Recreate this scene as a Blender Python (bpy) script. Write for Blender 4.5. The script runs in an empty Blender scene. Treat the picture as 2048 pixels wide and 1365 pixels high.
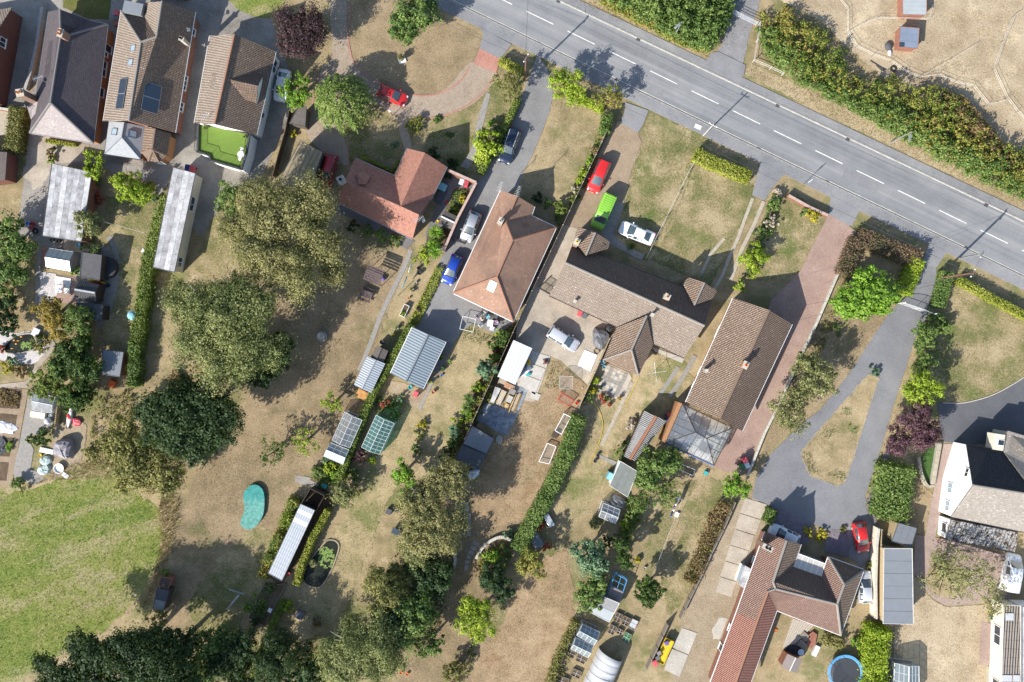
import bpy,math,random
import numpy as np
from mathutils import Vector,Matrix
from mathutils.geometry import delaunay_2d_cdt
R=math.radians
sc=bpy.context.scene
C=sc.collection
# ---------------------------------------------------------------- camera,sky,sun,exposure
S=15.5                      # photograph pixels per metre at ground level
FOC=28.0
H=2048*FOC/36.0/S     # flying height of the drone,about 103 m
cam=bpy.data.cameras.new('camera');cam.lens=FOC;cam.sensor_width=36;cam.clip_end=2000
camo=bpy.data.objects.new('camera',cam);C.objects.link(camo)
camo.location=(0,0,H);camo.rotation_euler=(0,0,0);sc.camera=camo
SUN_EL,SUN_AZ=R(33.5),math.atan2(-0.70,-0.72)      # sun stands low in the lower left of the picture
sd=Vector((math.cos(SUN_EL)*math.cos(SUN_AZ),math.cos(SUN_EL)*math.sin(SUN_AZ),math.sin(SUN_EL)))
w=bpy.data.worlds.new('World');sc.world=w;w.use_nodes=True
nt=w.node_tree;nt.nodes.clear()
sky=nt.nodes.new('ShaderNodeTexSky');sky.sky_type='NISHITA';sky.sun_disc=False
sky.sun_elevation=SUN_EL;sky.sun_rotation=math.atan2(sd.x,sd.y)
bg=nt.nodes.new('ShaderNodeBackground');bg.inputs[1].default_value=0.115
wo=nt.nodes.new('ShaderNodeOutputWorld');nt.links.new(sky.outputs[0],bg.inputs[0]);nt.links.new(bg.outputs[0],wo.inputs[0])
sun=bpy.data.lights.new('sun', 'SUN');sun.energy=4.6;sun.angle=R(0.53);sun.color=(1.0,0.945,0.86)
suno=bpy.data.objects.new('sun',sun);C.objects.link(suno);suno.location=(-60,-60,60)
suno.rotation_euler=sd.to_track_quat('Z', 'Y').to_euler()
sc.view_settings.view_transform='Standard';sc.view_settings.look='None'
sc.view_settings.exposure=0.9;sc.view_settings.gamma=1.0;sc.view_settings.use_curve_mapping=False
sc.cycles.max_bounces=5;sc.cycles.diffuse_bounces=2;sc.cycles.transparent_max_bounces=12
sc.cycles.glossy_bounces=2;sc.cycles.caustics_reflective=False;sc.cycles.caustics_refractive=False
# ---------------------------------------------------------------- helpers
def W(px,py,z=0.0):
 """ground survey: photograph pixel of a point that stands z metres up -> metres"""
 k=(1-z/H)/S
 return Vector(((px-1024)*k,(682.5-py)*k,z))
COL=[0,400,800,1200,1620];ROW=[0,330,660,1015]
def t(c,r,s):
 out=[]
 for q in s.split():
  a=[float(v) for v in q.split(',')]
  out.append((COL[c]+a[0]/3.9,ROW[r]+a[1]/3.9)+tuple(a[2:]))
 return out
def zz(x0,y0,sca,s):
 return [(x0+float(q.split(',')[0])/sca,y0+float(q.split(',')[1])/sca) for q in s.split()]
def pp(s):
 return [tuple(float(v) for v in q.split(',')) for q in s.split()]
MATS={}
def newmat(name):
 m=bpy.data.materials.new(name);m.use_nodes=True;MATS[name]=m
 n=m.node_tree;n.nodes.clear()
 o=n.nodes.new('ShaderNodeOutputMaterial')
 return m,n,o
def nd(n,typ,**kw):
 x=n.nodes.new(typ)
 for k,v in kw.items():
  if k.startswith('i_'):
   x.inputs[int(k[2:])].default_value=v
  else:
   setattr(x,k,v)
 return x
def c4(c):
 return (c[0],c[1],c[2],1.0)
def noise(n,vec,scale,detail=3,rough=.55):
 x=n.nodes.new('ShaderNodeTexNoise');x.inputs['Scale'].default_value=scale
 x.inputs['Detail'].default_value=detail;x.inputs['Roughness'].default_value=rough
 n.links.new(vec,x.inputs['Vector']);return x.outputs['Fac']
def ramp(n,fac,stops):
 x=n.nodes.new('ShaderNodeValToRGB');e=x.color_ramp.elements
 while len(e)<len(stops): e.new(0.5)
 for k,(p,c) in enumerate(stops):
  e[k].position=p;e[k].color=c4(c)
 n.links.new(fac,x.inputs[0]);return x.outputs[0]
def math_(n,op,a,b=None,clamp=False):
 x=n.nodes.new('ShaderNodeMath');x.operation=op;x.use_clamp=clamp
 for k,v in enumerate((a,b)):
  if v is None: continue
  if isinstance(v,(int,float)): x.inputs[k].default_value=v
  else: n.links.new(v,x.inputs[k])
 return x.outputs[0]
def mix(n,fac,a,b,blend='MIX'):
 x=n.nodes.new('ShaderNodeMix');x.data_type='RGBA';x.blend_type=blend
 for s,v in ((0,fac),(6,a),(7,b)):
  if isinstance(v,(int,float)): x.inputs[s].default_value=v
  elif isinstance(v,tuple): x.inputs[s].default_value=c4(v)
  else: n.links.new(v,x.inputs[s])
 return x.outputs[2]
def bump(n,hgt,dist=.02,strength=1.0):
 x=n.nodes.new('ShaderNodeBump');x.inputs['Distance'].default_value=dist;x.inputs['Strength'].default_value=strength
 n.links.new(hgt,x.inputs['Height']);return x.outputs[0]
def princ(n,o,col,rough=.8,metal=0.0,spec=.3,normal=None,coat=0.0):
 b=n.nodes.new('ShaderNodeBsdfPrincipled')
 if isinstance(col,tuple): b.inputs['Base Color'].default_value=c4(col)
 else: n.links.new(col,b.inputs['Base Color'])
 if isinstance(rough,(int,float)): b.inputs['Roughness'].default_value=rough
 else: n.links.new(rough,b.inputs['Roughness'])
 b.inputs['Metallic'].default_value=metal
 b.inputs['Specular IOR Level'].default_value=spec;b.inputs['Coat Weight'].default_value=coat
 if normal is not None: n.links.new(normal,b.inputs['Normal'])
 n.links.new(b.outputs[0],o.inputs[0]);return b
def pos(n):
 return n.nodes.new('ShaderNodeNewGeometry').outputs['Position']
def mat(name,col,rough=.75,var=.18,scale=2.0,metal=0.0,spec=.3,bmp=0.0,coat=0.0,tint=None):
 if name in MATS: return MATS[name]
 m,n,o=newmat(name)
 p=pos(n)
 a=noise(n,p,scale,4,.6);b=noise(n,p,scale*7,3,.6)
 f=math_(n, 'ADD',math_(n, 'MULTIPLY',a,.6),math_(n, 'MULTIPLY',b,.4))
 lo=tuple(max(0,v*(1-var)) for v in col);hi=tuple(min(.95,v*(1+var)) for v in col)
 if tint: lo=tuple(v*tt for v,tt in zip(lo,tint))
 cc=ramp(n,f,[(.32,lo),(.5,col),(.68,hi)])
 princ(n,o,cc,rough,metal,spec,bump(n,b,bmp) if bmp else None,coat)
 return m
def gmat(name,stops,big=.05,mid=.45,fine=5.0,wts=(.38,.32,.30),bmp=.05,rough=.95,ang=None,sx=.3,patch=(),pale=()):
 """soil, grass and gravel: patches of several sizes between a few real colours"""
 m,n,o=newmat(name);p=pos(n);q=p
 if ang is not None:
  m1=n.nodes.new('ShaderNodeMapping');m1.inputs['Rotation'].default_value=(0,0,R(-ang));n.links.new(p,m1.inputs[0])
  m2=n.nodes.new('ShaderNodeMapping');m2.inputs['Scale'].default_value=(sx,1,1);n.links.new(m1.outputs[0],m2.inputs[0]);q=m2.outputs[0]
 a=noise(n,q,big,3,.55);b=noise(n,p,mid,5,.62);f=noise(n,p,fine,4,.7)
 s=math_(n, 'ADD',math_(n, 'MULTIPLY',a,wts[0]),math_(n, 'MULTIPLY',b,wts[1]))
 s=math_(n, 'ADD',s,math_(n, 'MULTIPLY',f,wts[2]))
 cc=ramp(n,s,stops)
 for (pc,psc,thr) in patch:
  pn_=noise(n,q,psc,5,.68)
  pf=math_(n, 'ADD',pn_,math_(n, 'MULTIPLY',math_(n, 'SUBTRACT',f,.5),.35))
  cc=mix(n,math_(n, 'MULTIPLY',math_(n, 'MULTIPLY',math_(n, 'SUBTRACT',pf,thr),9.0,True),.8),cc,pc)
 g=noise(n,p,fine*2.6,2,.7)
 cc=mix(n,math_(n, 'MULTIPLY',math_(n, 'SUBTRACT',g,.5),1.6,True),cc,tuple(v*1.7 for v in stops[-1][1]))
 cc2=mix(n,math_(n, 'MULTIPLY',math_(n, 'SUBTRACT',.5,g),1.8,True),cc,tuple(v*.45 for v in stops[0][1]))
 princ(n,o,cc2,rough,0,.15,bump(n,f,bmp))
 return m
def tile(name,c1,c2,gap,tw=.33,ch=.32,roll=.045,offset=0.0,lichen=0.0,lcol=(.5,.48,.42),lscale=2.5,stain=None):
 m,n,o=newmat(name)
 uv=n.nodes.new('ShaderNodeTexCoord').outputs['UV']
 br=n.nodes.new('ShaderNodeTexBrick');br.offset=offset
 n.links.new(uv,br.inputs['Vector'])
 br.inputs['Color1'].default_value=c4(c1);br.inputs['Color2'].default_value=c4(c2);br.inputs['Mortar'].default_value=c4(gap)  # dark joints, deepened in colour to stand in for shadow between tiles
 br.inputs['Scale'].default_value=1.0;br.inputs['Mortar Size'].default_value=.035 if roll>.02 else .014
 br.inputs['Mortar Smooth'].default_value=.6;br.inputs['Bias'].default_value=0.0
 br.inputs['Brick Width'].default_value=tw;br.inputs['Row Height'].default_value=ch
 p=pos(n)
 a=noise(n,p,.35,4,.6);b=noise(n,p,3.5,4,.65)
 cc=mix(n,.75,br.outputs['Color'],mix(n,a,tuple(v*.72 for v in c1),tuple(v*1.3 for v in c2)), 'MIX')
 cc=mix(n,.55,cc,br.outputs['Color'])
 cc=mix(n,math_(n, 'MULTIPLY',math_(n, 'SUBTRACT',b,.45),1.2,True),cc,tuple(v*.55 for v in c1))
 if stain:
  st=noise(n,p,.22,4,.7)
  cc=mix(n,math_(n, 'MULTIPLY',math_(n, 'MULTIPLY',math_(n, 'SUBTRACT',st,.45),4.0,True),.6),cc,stain)
 if lichen:
  l=noise(n,p,lscale,3,.75)
  cc=mix(n,math_(n, 'MULTIPLY',math_(n, 'SUBTRACT',l,.66-.16*lichen),9,True),cc,lcol)
 sx=n.nodes.new('ShaderNodeSeparateXYZ');n.links.new(uv,sx.inputs[0])
 h1=math_(n, 'SINE',math_(n, 'MULTIPLY',sx.outputs[0],2*math.pi/tw))
 h2=math_(n, 'FRACT',math_(n, 'MULTIPLY',sx.outputs[1],-1.0/ch))
 hh=math_(n, 'ADD',math_(n, 'MULTIPLY',h1,1.0 if roll>.02 else .06),math_(n, 'MULTIPLY',h2,1.0))
 princ(n,o,cc,.85,0,.2,bump(n,hh,roll if roll else .02))
 return m
def corr(name,c1,c2,pitch=.3,depth=.05,metal=0.0,rough=.5,dirt=None,along=0):
 """corrugated sheet, ribs run down the slope"""
 m,n,o=newmat(name)
 uv=n.nodes.new('ShaderNodeTexCoord').outputs['UV']
 sx=n.nodes.new('ShaderNodeSeparateXYZ');n.links.new(uv,sx.inputs[0])
 h1=math_(n, 'SINE',math_(n, 'MULTIPLY',sx.outputs[along],2*math.pi/pitch))
 p=pos(n);a=noise(n,p,.9,4,.65)
 cc=mix(n,a,c1,c2)
 if dirt:
  d=noise(n,p,1.7,5,.75)
  cc=mix(n,math_(n, 'MULTIPLY',math_(n, 'SUBTRACT',d,.5),3,True),cc,dirt)
 princ(n,o,cc,rough,metal,.4,bump(n,h1,depth));return m
def leafmat(name,cols,trans=.25,big=.35):
 m,n,o=newmat(name)
 g=n.nodes.new('ShaderNodeNewGeometry')
 a=noise(n,g.outputs['Position'],big,3,.6)
 a2=noise(n,g.outputs['Position'],big*4.5,2,.6);f=math_(n, 'ADD',math_(n, 'ADD',math_(n, 'MULTIPLY',a,.45),math_(n, 'MULTIPLY',a2,.3)),math_(n, 'MULTIPLY',g.outputs['Random Per Island'],.25))
 st=[(.34+.32*k/(len(cols)-1),c) for k,c in enumerate(cols)]
 cc=ramp(n,f,st)
 b=n.nodes.new('ShaderNodeBsdfPrincipled');n.links.new(cc,b.inputs['Base Color'])
 b.inputs['Roughness'].default_value=.6;b.inputs['Specular IOR Level'].default_value=.25
 tr=n.nodes.new('ShaderNodeBsdfTranslucent');n.links.new(mix(n,.4,cc,(.2,.24,.02)),tr.inputs[0])
 ms=n.nodes.new('ShaderNodeMixShader');ms.inputs[0].default_value=trans
 n.links.new(b.outputs[0],ms.inputs[1]);n.links.new(tr.outputs[0],ms.inputs[2]);n.links.new(ms.outputs[0],o.inputs[0])
 return m
def glass(name,tint=(.8,.9,.9),see=.7,rough=.06,gloss=(.9,.95,1.0)):
 m,n,o=newmat(name)
 tr=n.nodes.new('ShaderNodeBsdfTransparent');tr.inputs[0].default_value=c4(tint)
 p=pos(n);a=noise(n,p,1.5,4,.6)
 gl=n.nodes.new('ShaderNodeBsdfPrincipled');n.links.new(mix(n,a,tuple(v*.55 for v in gloss),gloss),gl.inputs['Base Color'])
 gl.inputs['Roughness'].default_value=rough;gl.inputs['Metallic'].default_value=.35;gl.inputs['Specular IOR Level'].default_value=.8
 ms=n.nodes.new('ShaderNodeMixShader');ms.inputs[0].default_value=1-see
 n.links.new(tr.outputs[0],ms.inputs[1]);n.links.new(gl.outputs[0],ms.inputs[2]);n.links.new(ms.outputs[0],o.inputs[0])
 return m
# ---------------------------------------------------------------- objects
def tag(o,label=None,cat=None,group=None,kind=None):
 if label: o['label']=label
 if cat: o['category']=cat
 if group: o['group']=group
 if kind: o['kind']=kind
 return o
def wl(o):
 v=o.location.copy()
 while o.parent: o=o.parent;v=v+o.location
 return v
def mesh(name,vs,fs,m,parent=None,uv=None,smooth=False,loc=None):
 """one mesh object from world coordinates; origin at loc (or at the parent's)"""
 me=bpy.data.meshes.new(name)
 off=loc if loc is not None else (wl(parent) if parent else Vector((0,0,0)))
 me.from_pydata([(v[0]-off[0],v[1]-off[1],v[2]-off[2]) for v in vs],[],fs)
 if m is not None:
  me.materials.append(MATS[m] if isinstance(m,str) else m)
 if uv:
  l=me.uv_layers.new(name='UVMap')
  for pl in me.polygons:
   for li in pl.loop_indices: l.data[li].uv=uv[pl.index][li-pl.loop_start]
 if smooth:
  for pl in me.polygons: pl.use_smooth=True
 me.update()
 o=bpy.data.objects.new(name,me);C.objects.link(o)
 if parent: o.parent=parent
 if parent and loc is not None: o.location=Vector(loc)-wl(parent)
 elif loc is not None: o.location=loc
 return o
def bigmesh(name,V,F,m,parent=None,loc=(0,0,0),smooth=False):
 """V (n,3) float, F (k,4) or (k,3) int: numpy arrays, relative to loc"""
 me=bpy.data.meshes.new(name);k=F.shape[1]
 me.vertices.add(len(V));me.vertices.foreach_set('co',np.ascontiguousarray(V,dtype=np.float32).ravel())
 me.loops.add(F.size);me.loops.foreach_set('vertex_index',np.ascontiguousarray(F,dtype=np.int32).ravel())
 me.polygons.add(len(F));me.polygons.foreach_set('loop_start',np.arange(0,F.size,k,dtype=np.int32))
 me.polygons.foreach_set('loop_total',np.full(len(F),k,dtype=np.int32))
 me.materials.append(MATS[m]);me.update(calc_edges=True)
 o=bpy.data.objects.new(name,me);C.objects.link(o)
 if parent: o.parent=parent
 else: o.location=loc
 return o
def thing(name,label,cat,loc=(0,0,0),group=None):
 o=bpy.data.objects.new(name,None);C.objects.link(o);o.location=loc;o.empty_display_size=.3
 return tag(o,label,cat,group)
CUBE_F=[(0,3,2,1),(4,5,6,7),(0,1,5,4),(1,2,6,5),(2,3,7,6),(3,0,4,7)]
def boxv(c,d,a=0.0):
 ca,sa=math.cos(a),math.sin(a);out=[]
 for z in (-.5,.5):
  for x,y in ((-.5,-.5),(.5,-.5),(.5,.5),(-.5,.5)):
   X,Y=x*d[0],y*d[1]
   out.append((c[0]+X*ca-Y*sa,c[1]+X*sa+Y*ca,c[2]+z*d[2]))
 return out
def box(name,c,d,m,parent=None,a=0.0,bev=0.0):
 o=mesh(name,boxv(c,d,a),CUBE_F,m,parent,loc=None if parent else Vector((c[0],c[1],c[2]-d[2]/2)))
 if bev:
  b=o.modifiers.new('bevel', 'BEVEL');b.width=bev;b.segments=2
 return o
class MB:
 """collects shapes in world coordinates into one mesh"""
 def __init__(s): s.v=[];s.f=[]
 def add(s,vs,fs):
  k=len(s.v);s.v += [tuple(v) for v in vs];s.f += [tuple(i+k for i in f) for f in fs];return s
 def box(s,c,d,a=0.0): return s.add(boxv(c,d,a),CUBE_F)
 def tube(s,pts,r,n=6,caps=True):
  pts=[Vector(p) for p in pts];rs=r if isinstance(r,(list,tuple)) else [r]*len(pts);vs=[];fs=[]
  for k,p in enumerate(pts):
   d=(pts[min(k+1,len(pts)-1)]-pts[max(k-1,0)]).normalized()
   a=d.cross(Vector((0,0,1)));
   if a.length<.05: a=d.cross(Vector((1,0,0)))
   a.normalize();b=d.cross(a)
   for q in range(n):
    an=2*math.pi*q/n;vs.append(p+(a*math.cos(an)+b*math.sin(an))*rs[k])
  for k in range(len(pts)-1):
   for q in range(n):
    fs.append((k*n+q,k*n+(q+1) % n,(k+1)*n+(q+1) % n,(k+1)*n+q))
  if caps:
   fs.append(tuple(range(n-1,-1,-1)));fs.append(tuple(range((len(pts)-1)*n,len(pts)*n)))
  return s.add(vs,fs)
 def cyl(s,c,r,h,n=14,r2=None):
  r2=r if r2 is None else r2
  vs=[(c[0]+r*math.cos(2*math.pi*q/n),c[1]+r*math.sin(2*math.pi*q/n),c[2]) for q in range(n)]
  vs += [(c[0]+r2*math.cos(2*math.pi*q/n),c[1]+r2*math.sin(2*math.pi*q/n),c[2]+h) for q in range(n)]
  fs=[(q,(q+1) % n,n+(q+1) % n,n+q) for q in range(n)]+[tuple(range(n-1,-1,-1)),tuple(range(n,2*n))]
  return s.add(vs,fs)
 def lathe(s,c,prof,n=16):
  vs=[];fs=[]
  for r,z in prof:
   vs += [(c[0]+r*math.cos(2*math.pi*q/n),c[1]+r*math.sin(2*math.pi*q/n),c[2]+z) for q in range(n)]
  for k in range(len(prof)-1):
   fs += [(k*n+q,k*n+(q+1) % n,(k+1)*n+(q+1) % n,(k+1)*n+q) for q in range(n)]
  return s.add(vs,fs)
 def prism(s,poly,z0,z1):
  n=len(poly);ar=sum(poly[i][0]*poly[(i+1) % n][1]-poly[(i+1) % n][0]*poly[i][1] for i in range(n))
  if ar<0: poly=poly[::-1]
  vs=[(p[0],p[1],z0) for p in poly]+[(p[0],p[1],z1) for p in poly]
  return s.add(vs,[(q,(q+1) % n,n+(q+1) % n,n+q) for q in range(n)]+[tuple(range(n-1,-1,-1)),tuple(range(n,2*n))])
 def ball(s,c,r,n=10,m=6):
  rr=r if isinstance(r,(tuple,list)) else (r,r,r);vs=[];fs=[]
  for k in range(m+1):
   th=math.pi*k/m
   for q in range(n):
    an=2*math.pi*q/n
    vs.append((c[0]+rr[0]*math.sin(th)*math.cos(an),c[1]+rr[1]*math.sin(th)*math.sin(an),c[2]+rr[2]*math.cos(th)))
  for k in range(m):
   for q in range(n): fs.append((k*n+q,(k+1)*n+q,(k+1)*n+(q+1) % n,k*n+(q+1) % n))
  return s.add(vs,fs)
 def build(s,name,m,parent=None,smooth=False,loc=None):
  if parent is None and loc is None:
   a=np.array(s.v);loc=Vector((a[:,0].mean(),a[:,1].mean(),a[:,2].min()))
  return mesh(name,s.v,s.f,m,parent,smooth=smooth,loc=loc)
# ---------------------------------------------------------------- flat ground sheets
def catmull(pts,n=5,closed=True):
 out=[];k=len(pts)
 rng_=range(k) if closed else range(k-1)
 for i in rng_:
  if closed: p0,p1,p2,p3=pts[(i-1) % k],pts[i],pts[(i+1) % k],pts[(i+2) % k]
  else: p0,p1,p2,p3=pts[max(i-1,0)],pts[i],pts[i+1],pts[min(i+2,k-1)]
  for j in range(n):
   u=j/n
   out.append(tuple(.5*((2*p1[d])+(-p0[d]+p2[d])*u+(2*p0[d]-5*p1[d]+4*p2[d]-p3[d])*u*u+(-p0[d]+3*p1[d]-3*p2[d]+p3[d])*u**3) for d in (0,1)))
 if not closed: out.append(pts[-1][:2])
 return out
def organic(pts,amp,step=5.0,seed=1):
 step=max(step,amp*2.2)
 rg=random.Random(seed);out=[]
 for i in range(len(pts)):
  a,b=pts[i],pts[(i+1) % len(pts)]
  L=math.hypot(b[0]-a[0],b[1]-a[1]);n=max(1,int(L/step))
  for j in range(n):
   u=j/n;out.append((a[0]+(b[0]-a[0])*u+rg.gauss(0,amp)*(j>0),a[1]+(b[1]-a[1])*u+rg.gauss(0,amp)*(j>0)))
 return out
NSH=[0]
def lz(lvl):
 NSH[0] += 1;return .011*lvl+.00008*NSH[0]
def sheet(name,m,pts,lvl,amp=0.0,smooth=False,parent=None,kind='structure',z=None):
 pts=[p[:2] for p in pts]
 if smooth: pts=catmull(pts)
 if amp: pts=organic(pts,amp,seed=len(pts)+int(abs(pts[0][0])))
 zq=lz(lvl) if z is None else z
 ws=[W(p[0],p[1],0) for p in pts]
 ar=sum(ws[i].x*ws[(i+1) % len(ws)].y-ws[(i+1) % len(ws)].x*ws[i].y for i in range(len(ws)))
 if ar<0: ws=ws[::-1]
 vs=[(v.x,v.y,zq) for v in ws];fs=[tuple(range(len(vs)))]
 if len(vs)>6:
  v2,_,f2,*_=delaunay_2d_cdt([Vector((v[0],v[1])) for v in vs],[],fs,1,1e-4);vs=[(v.x,v.y,zq) for v in v2]
  fs=[]
  for f in f2:
   a_,b_,c_=[v2[i] for i in f[:3]];fs.append(tuple(f) if (b_-a_).cross(c_-a_)>0 else tuple(f)[::-1])
 o=mesh(name,vs,fs,m,parent,loc=None if parent else Vector((vs[0][0],vs[0][1],zq)))
 if not parent and kind: o['kind']=kind
 return o
def ribbon(name,m,pts,wpx,lvl,smooth=False,parent=None,closed=False,z=None,h=0.0):
 if smooth: pts=catmull(pts,6,closed)
 zq=lz(lvl) if z is None else z
 P=[W(p[0],p[1],0) for p in pts];hw=wpx/S/2;L=[];Rr=[]
 for i,p in enumerate(P):
  if closed: d=P[(i+1) % len(P)]-P[i-1]
  else: d=P[min(i+1,len(P)-1)]-P[max(i-1,0)]
  d.normalize();nn=Vector((-d.y,d.x,0));L.append(p+nn*hw);Rr.append(p-nn*hw)
 vs=[];fs=[];N=len(P)
 for a,b in zip(L,Rr): vs += [(a.x,a.y,zq),(b.x,b.y,zq)]
 rg=range(N if closed else N-1)
 for i in rg: j=(i+1) % N;fs.append((2*i,2*i+1,2*j+1,2*j))
 if h:
  k=len(vs);vs += [(v[0],v[1],.0) for v in vs[:k]]
  for i in rg:
   j=(i+1) % N;fs += [(2*i,2*j,k+2*j,k+2*i),(2*j+1,2*i+1,k+2*i+1,k+2*j+1)]
  if not closed: fs += [(1,0,k,k+1),(2*N-2,2*N-1,k+2*N-1,k+2*N-2)]
 o=mesh(name,vs,fs,m,parent,loc=None if parent else Vector((vs[0][0],vs[0][1],0)))
 if not parent: o['kind']='structure'
 return o
# ---------------------------------------------------------------- buildings
def inset(poly,d):
 n=len(poly);out=[];nm=[]
 for i in range(n):
  a,b=poly[i],poly[(i+1) % n];e=Vector((b[0]-a[0],b[1]-a[1]));e.normalize();nm.append(Vector((-e.y,e.x)))
 for i in range(n):
  n1,n2=nm[i-1],nm[i];s=n1+n2;l=s.length_squared
  m_=(s/l*2*d) if l>.2 else n1*d
  out.append(Vector((poly[i][0]+m_.x,poly[i][1]+m_.y)))
 return out,[-q for q in nm]
def roofpart(name,P,faces,m,parent,thick=.16):
 """slabs with a UV map in metres (u along the eave, v up the slope)"""
 idx={};vs=[];fs=[];uv=[]
 for f in faces:
  ps=[P[c] for c in f]
  n=Vector((0,0,0))
  for i in range(len(ps)): n += ps[i].cross(ps[(i+1) % len(ps)])
  if n.z<0: ps=ps[::-1];f=f[::-1];n=-n
  n.normalize()
  u=Vector((0,0,1)).cross(n)
  u=u.normalized() if u.length>.03 else (ps[1]-ps[0]).normalized()
  v=n.cross(u)
  ids=[]
  for c,p in zip(f,ps):
   if c not in idx: idx[c]=len(vs);vs.append(tuple(p))
   ids.append(idx[c])
  fs.append(tuple(ids));uv.append([(p.dot(u),p.dot(v)) for p in ps])
 k=len(vs);edges={}
 for f in fs:
  for i in range(len(f)): edges[(f[i],f[(i+1) % len(f)])]=1
 top=list(fs);vs += [(v[0],v[1],v[2]-thick) for v in vs[:k]]
 for f in top: fs.append(tuple(i+k for i in f[::-1]));uv.append([(0,0)]*len(f))
 for (a,b) in edges:
  if (b,a) not in edges: fs.append((a,b,b+k,a+k)[::-1]);uv.append([(0,0)]*4)
 return mesh(name,vs,fs,m,parent,uv=uv)
def frame_axes(nrm):
 n=nrm.normalized();u=Vector((0,0,1)).cross(n)
 u=u.normalized() if u.length>.02 else Vector((1,0,0))
 return u,n.cross(u),n
def slab(name,c,u,v,n,du,dv,th,m,parent):
 vs=[]
 for k in (0,th):
  for a,b in ((-.5,-.5),(.5,-.5),(.5,.5),(-.5,.5)): vs.append(c+u*(a*du)+v*(b*dv)+n*k)
 return mesh(name,vs,CUBE_F,m,parent)
def ringbar(mb,c,u,v,n,du,dv,bw,th):
 for s in (-1,1):
  for (cc,a,b) in ((c+u*(s*(du-bw)/2),bw,dv),(c+v*(s*(dv-bw)/2),du,bw)):
   vs=[]
   for k in (0,th):
    for x,y in ((-.5,-.5),(.5,-.5),(.5,.5),(-.5,.5)): vs.append(cc+u*(x*a)+v*(y*b)+n*k)
   mb.add(vs,CUBE_F)
def window(parent,c,nrm,wd,ht,fm='white_paint',pm='pane_dark',mull=1,name='window'):
 n=nrm.normalized();u=Vector((-n.y,n.x,0));v=Vector((0,0,1))
 mb=MB();ringbar(mb,c,u,v,n,wd,ht,.07,.07)
 for k in range(1,mull+1):
  cc=c+u*(wd*(k/(mull+1)-.5));vs=[]
  for th in (0,.06):
   for a,b in ((-.5,-.5),(.5,-.5),(.5,.5),(-.5,.5)): vs.append(cc+u*(a*.06)+v*(b*(ht-.14))+n*th)
  mb.add(vs,CUBE_F)
 mb.add([c+u*(a*(wd+.12))+v*(-ht/2-.05+b)+n*k for k in (0,.14) for a,b in ((-.5,0),(.5,0),(.5,.05),(-.5,.05))],CUBE_F)
 o=mb.build(name,fm,parent)
 for k in range(mull+1):
  cc=c+u*(wd*((k+.5)/(mull+1)-.5))
  slab('pane',cc,u,v,n,wd/(mull+1)-.1,ht-.14,.03,pm,o)
 return o
def house(name,label,V,faces,outline,roof,wall,inset_d=.35,cat='house',ridges='',gutter='white_plastic',ridgem=None,thick=.16,windows=(),wall_base=0.0,rr=.15,floor=False):
 P={k: W(*v) for k,v in V.items()}
 ol=[P[c] for c in outline]
 ar=sum(ol[i].x*ol[(i+1) % len(ol)].y-ol[(i+1) % len(ol)].x*ol[i].y for i in range(len(ol)))
 if ar<0: outline=outline[::-1];ol=ol[::-1]
 cx=sum(p.x for p in ol)/len(ol);cy=sum(p.y for p in ol)/len(ol)
 root=thing(name,label,cat,(cx,cy,0));root_P=P
 groups={}
 for f in faces:
  if isinstance(f,str): groups.setdefault(('roof',roof),[]).append(f)
  else: groups.setdefault((f[1],f[2]),[]).append(f[0])
 for (pn,m),fl in groups.items(): roofpart(pn,P,fl,m,root,thick)
 ins,nm=inset([(p.x,p.y) for p in ol],inset_d);N=len(ol)
 if wall:
  vs=[];fs=[]
  for q,p in zip(ins,ol): vs += [(q.x,q.y,wall_base),(q.x,q.y,p.z-thick*.9)]
  for i in range(N): j=(i+1) % N;fs.append((2*i,2*j,2*j+1,2*i+1))
  mesh('wall',vs,fs,wall,root)
 if gutter:
  for i in range(N):
   a,b=ol[i],ol[(i+1) % N]
   if abs(a.z-b.z)<.25 and a.z<3.6:
    o2=Vector((nm[i].x,nm[i].y,0))*.05+Vector((0,0,-.09))
    MB().tube([a+o2,b+o2],.055,5).build('gutter',gutter,root)
 for rd in ridges.split():
  pts=[P[c]+Vector((0,0,.02)) for c in rd]
  MB().tube(pts,rr,6).build('ridge',ridgem or roof,root)
 for (si,f,wd,z0,z1,*rest) in windows:
  i=[k for k in range(N) if {outline[k],outline[(k+1) % N]} == set(si)][0]
  a,b=ins[i],ins[(i+1) % N]
  if outline[i] != si[0]: f=1-f
  c=a.lerp(b,f);kw=rest[0] if rest else {}
  window(root,Vector((c.x,c.y,(z0+z1)/2))+Vector((nm[i].x,nm[i].y,0))*.01,Vector((nm[i].x,nm[i].y,0)),wd,z1-z0,**kw)
 return root,P
def on_plane(P,f,px,py):
 a,b,c=[P[k] for k in f[:3]];n=(b-a).cross(c-a).normalized()
 if n.z<0: n=-n
 o=Vector((0,0,H));d=(W(px,py,0)-o);tt=(a-o).dot(n)/d.dot(n)
 return o+d*tt,n
def rooflight(root,P,f,px,py,du,dv,gm='pane_sky',fm='grey_metal',open_=0.0):
 c,n=on_plane(P,f,px,py);u,v,n=frame_axes(n)
 mb=MB();ringbar(mb,c+n*.01,u,v,n,du,dv,.09,.10)
 o=mb.build('rooflight',fm,root)
 slab('pane',c+n*.05,u,v,n,du-.14,dv-.14,.02,gm,o)
 return o
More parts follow.
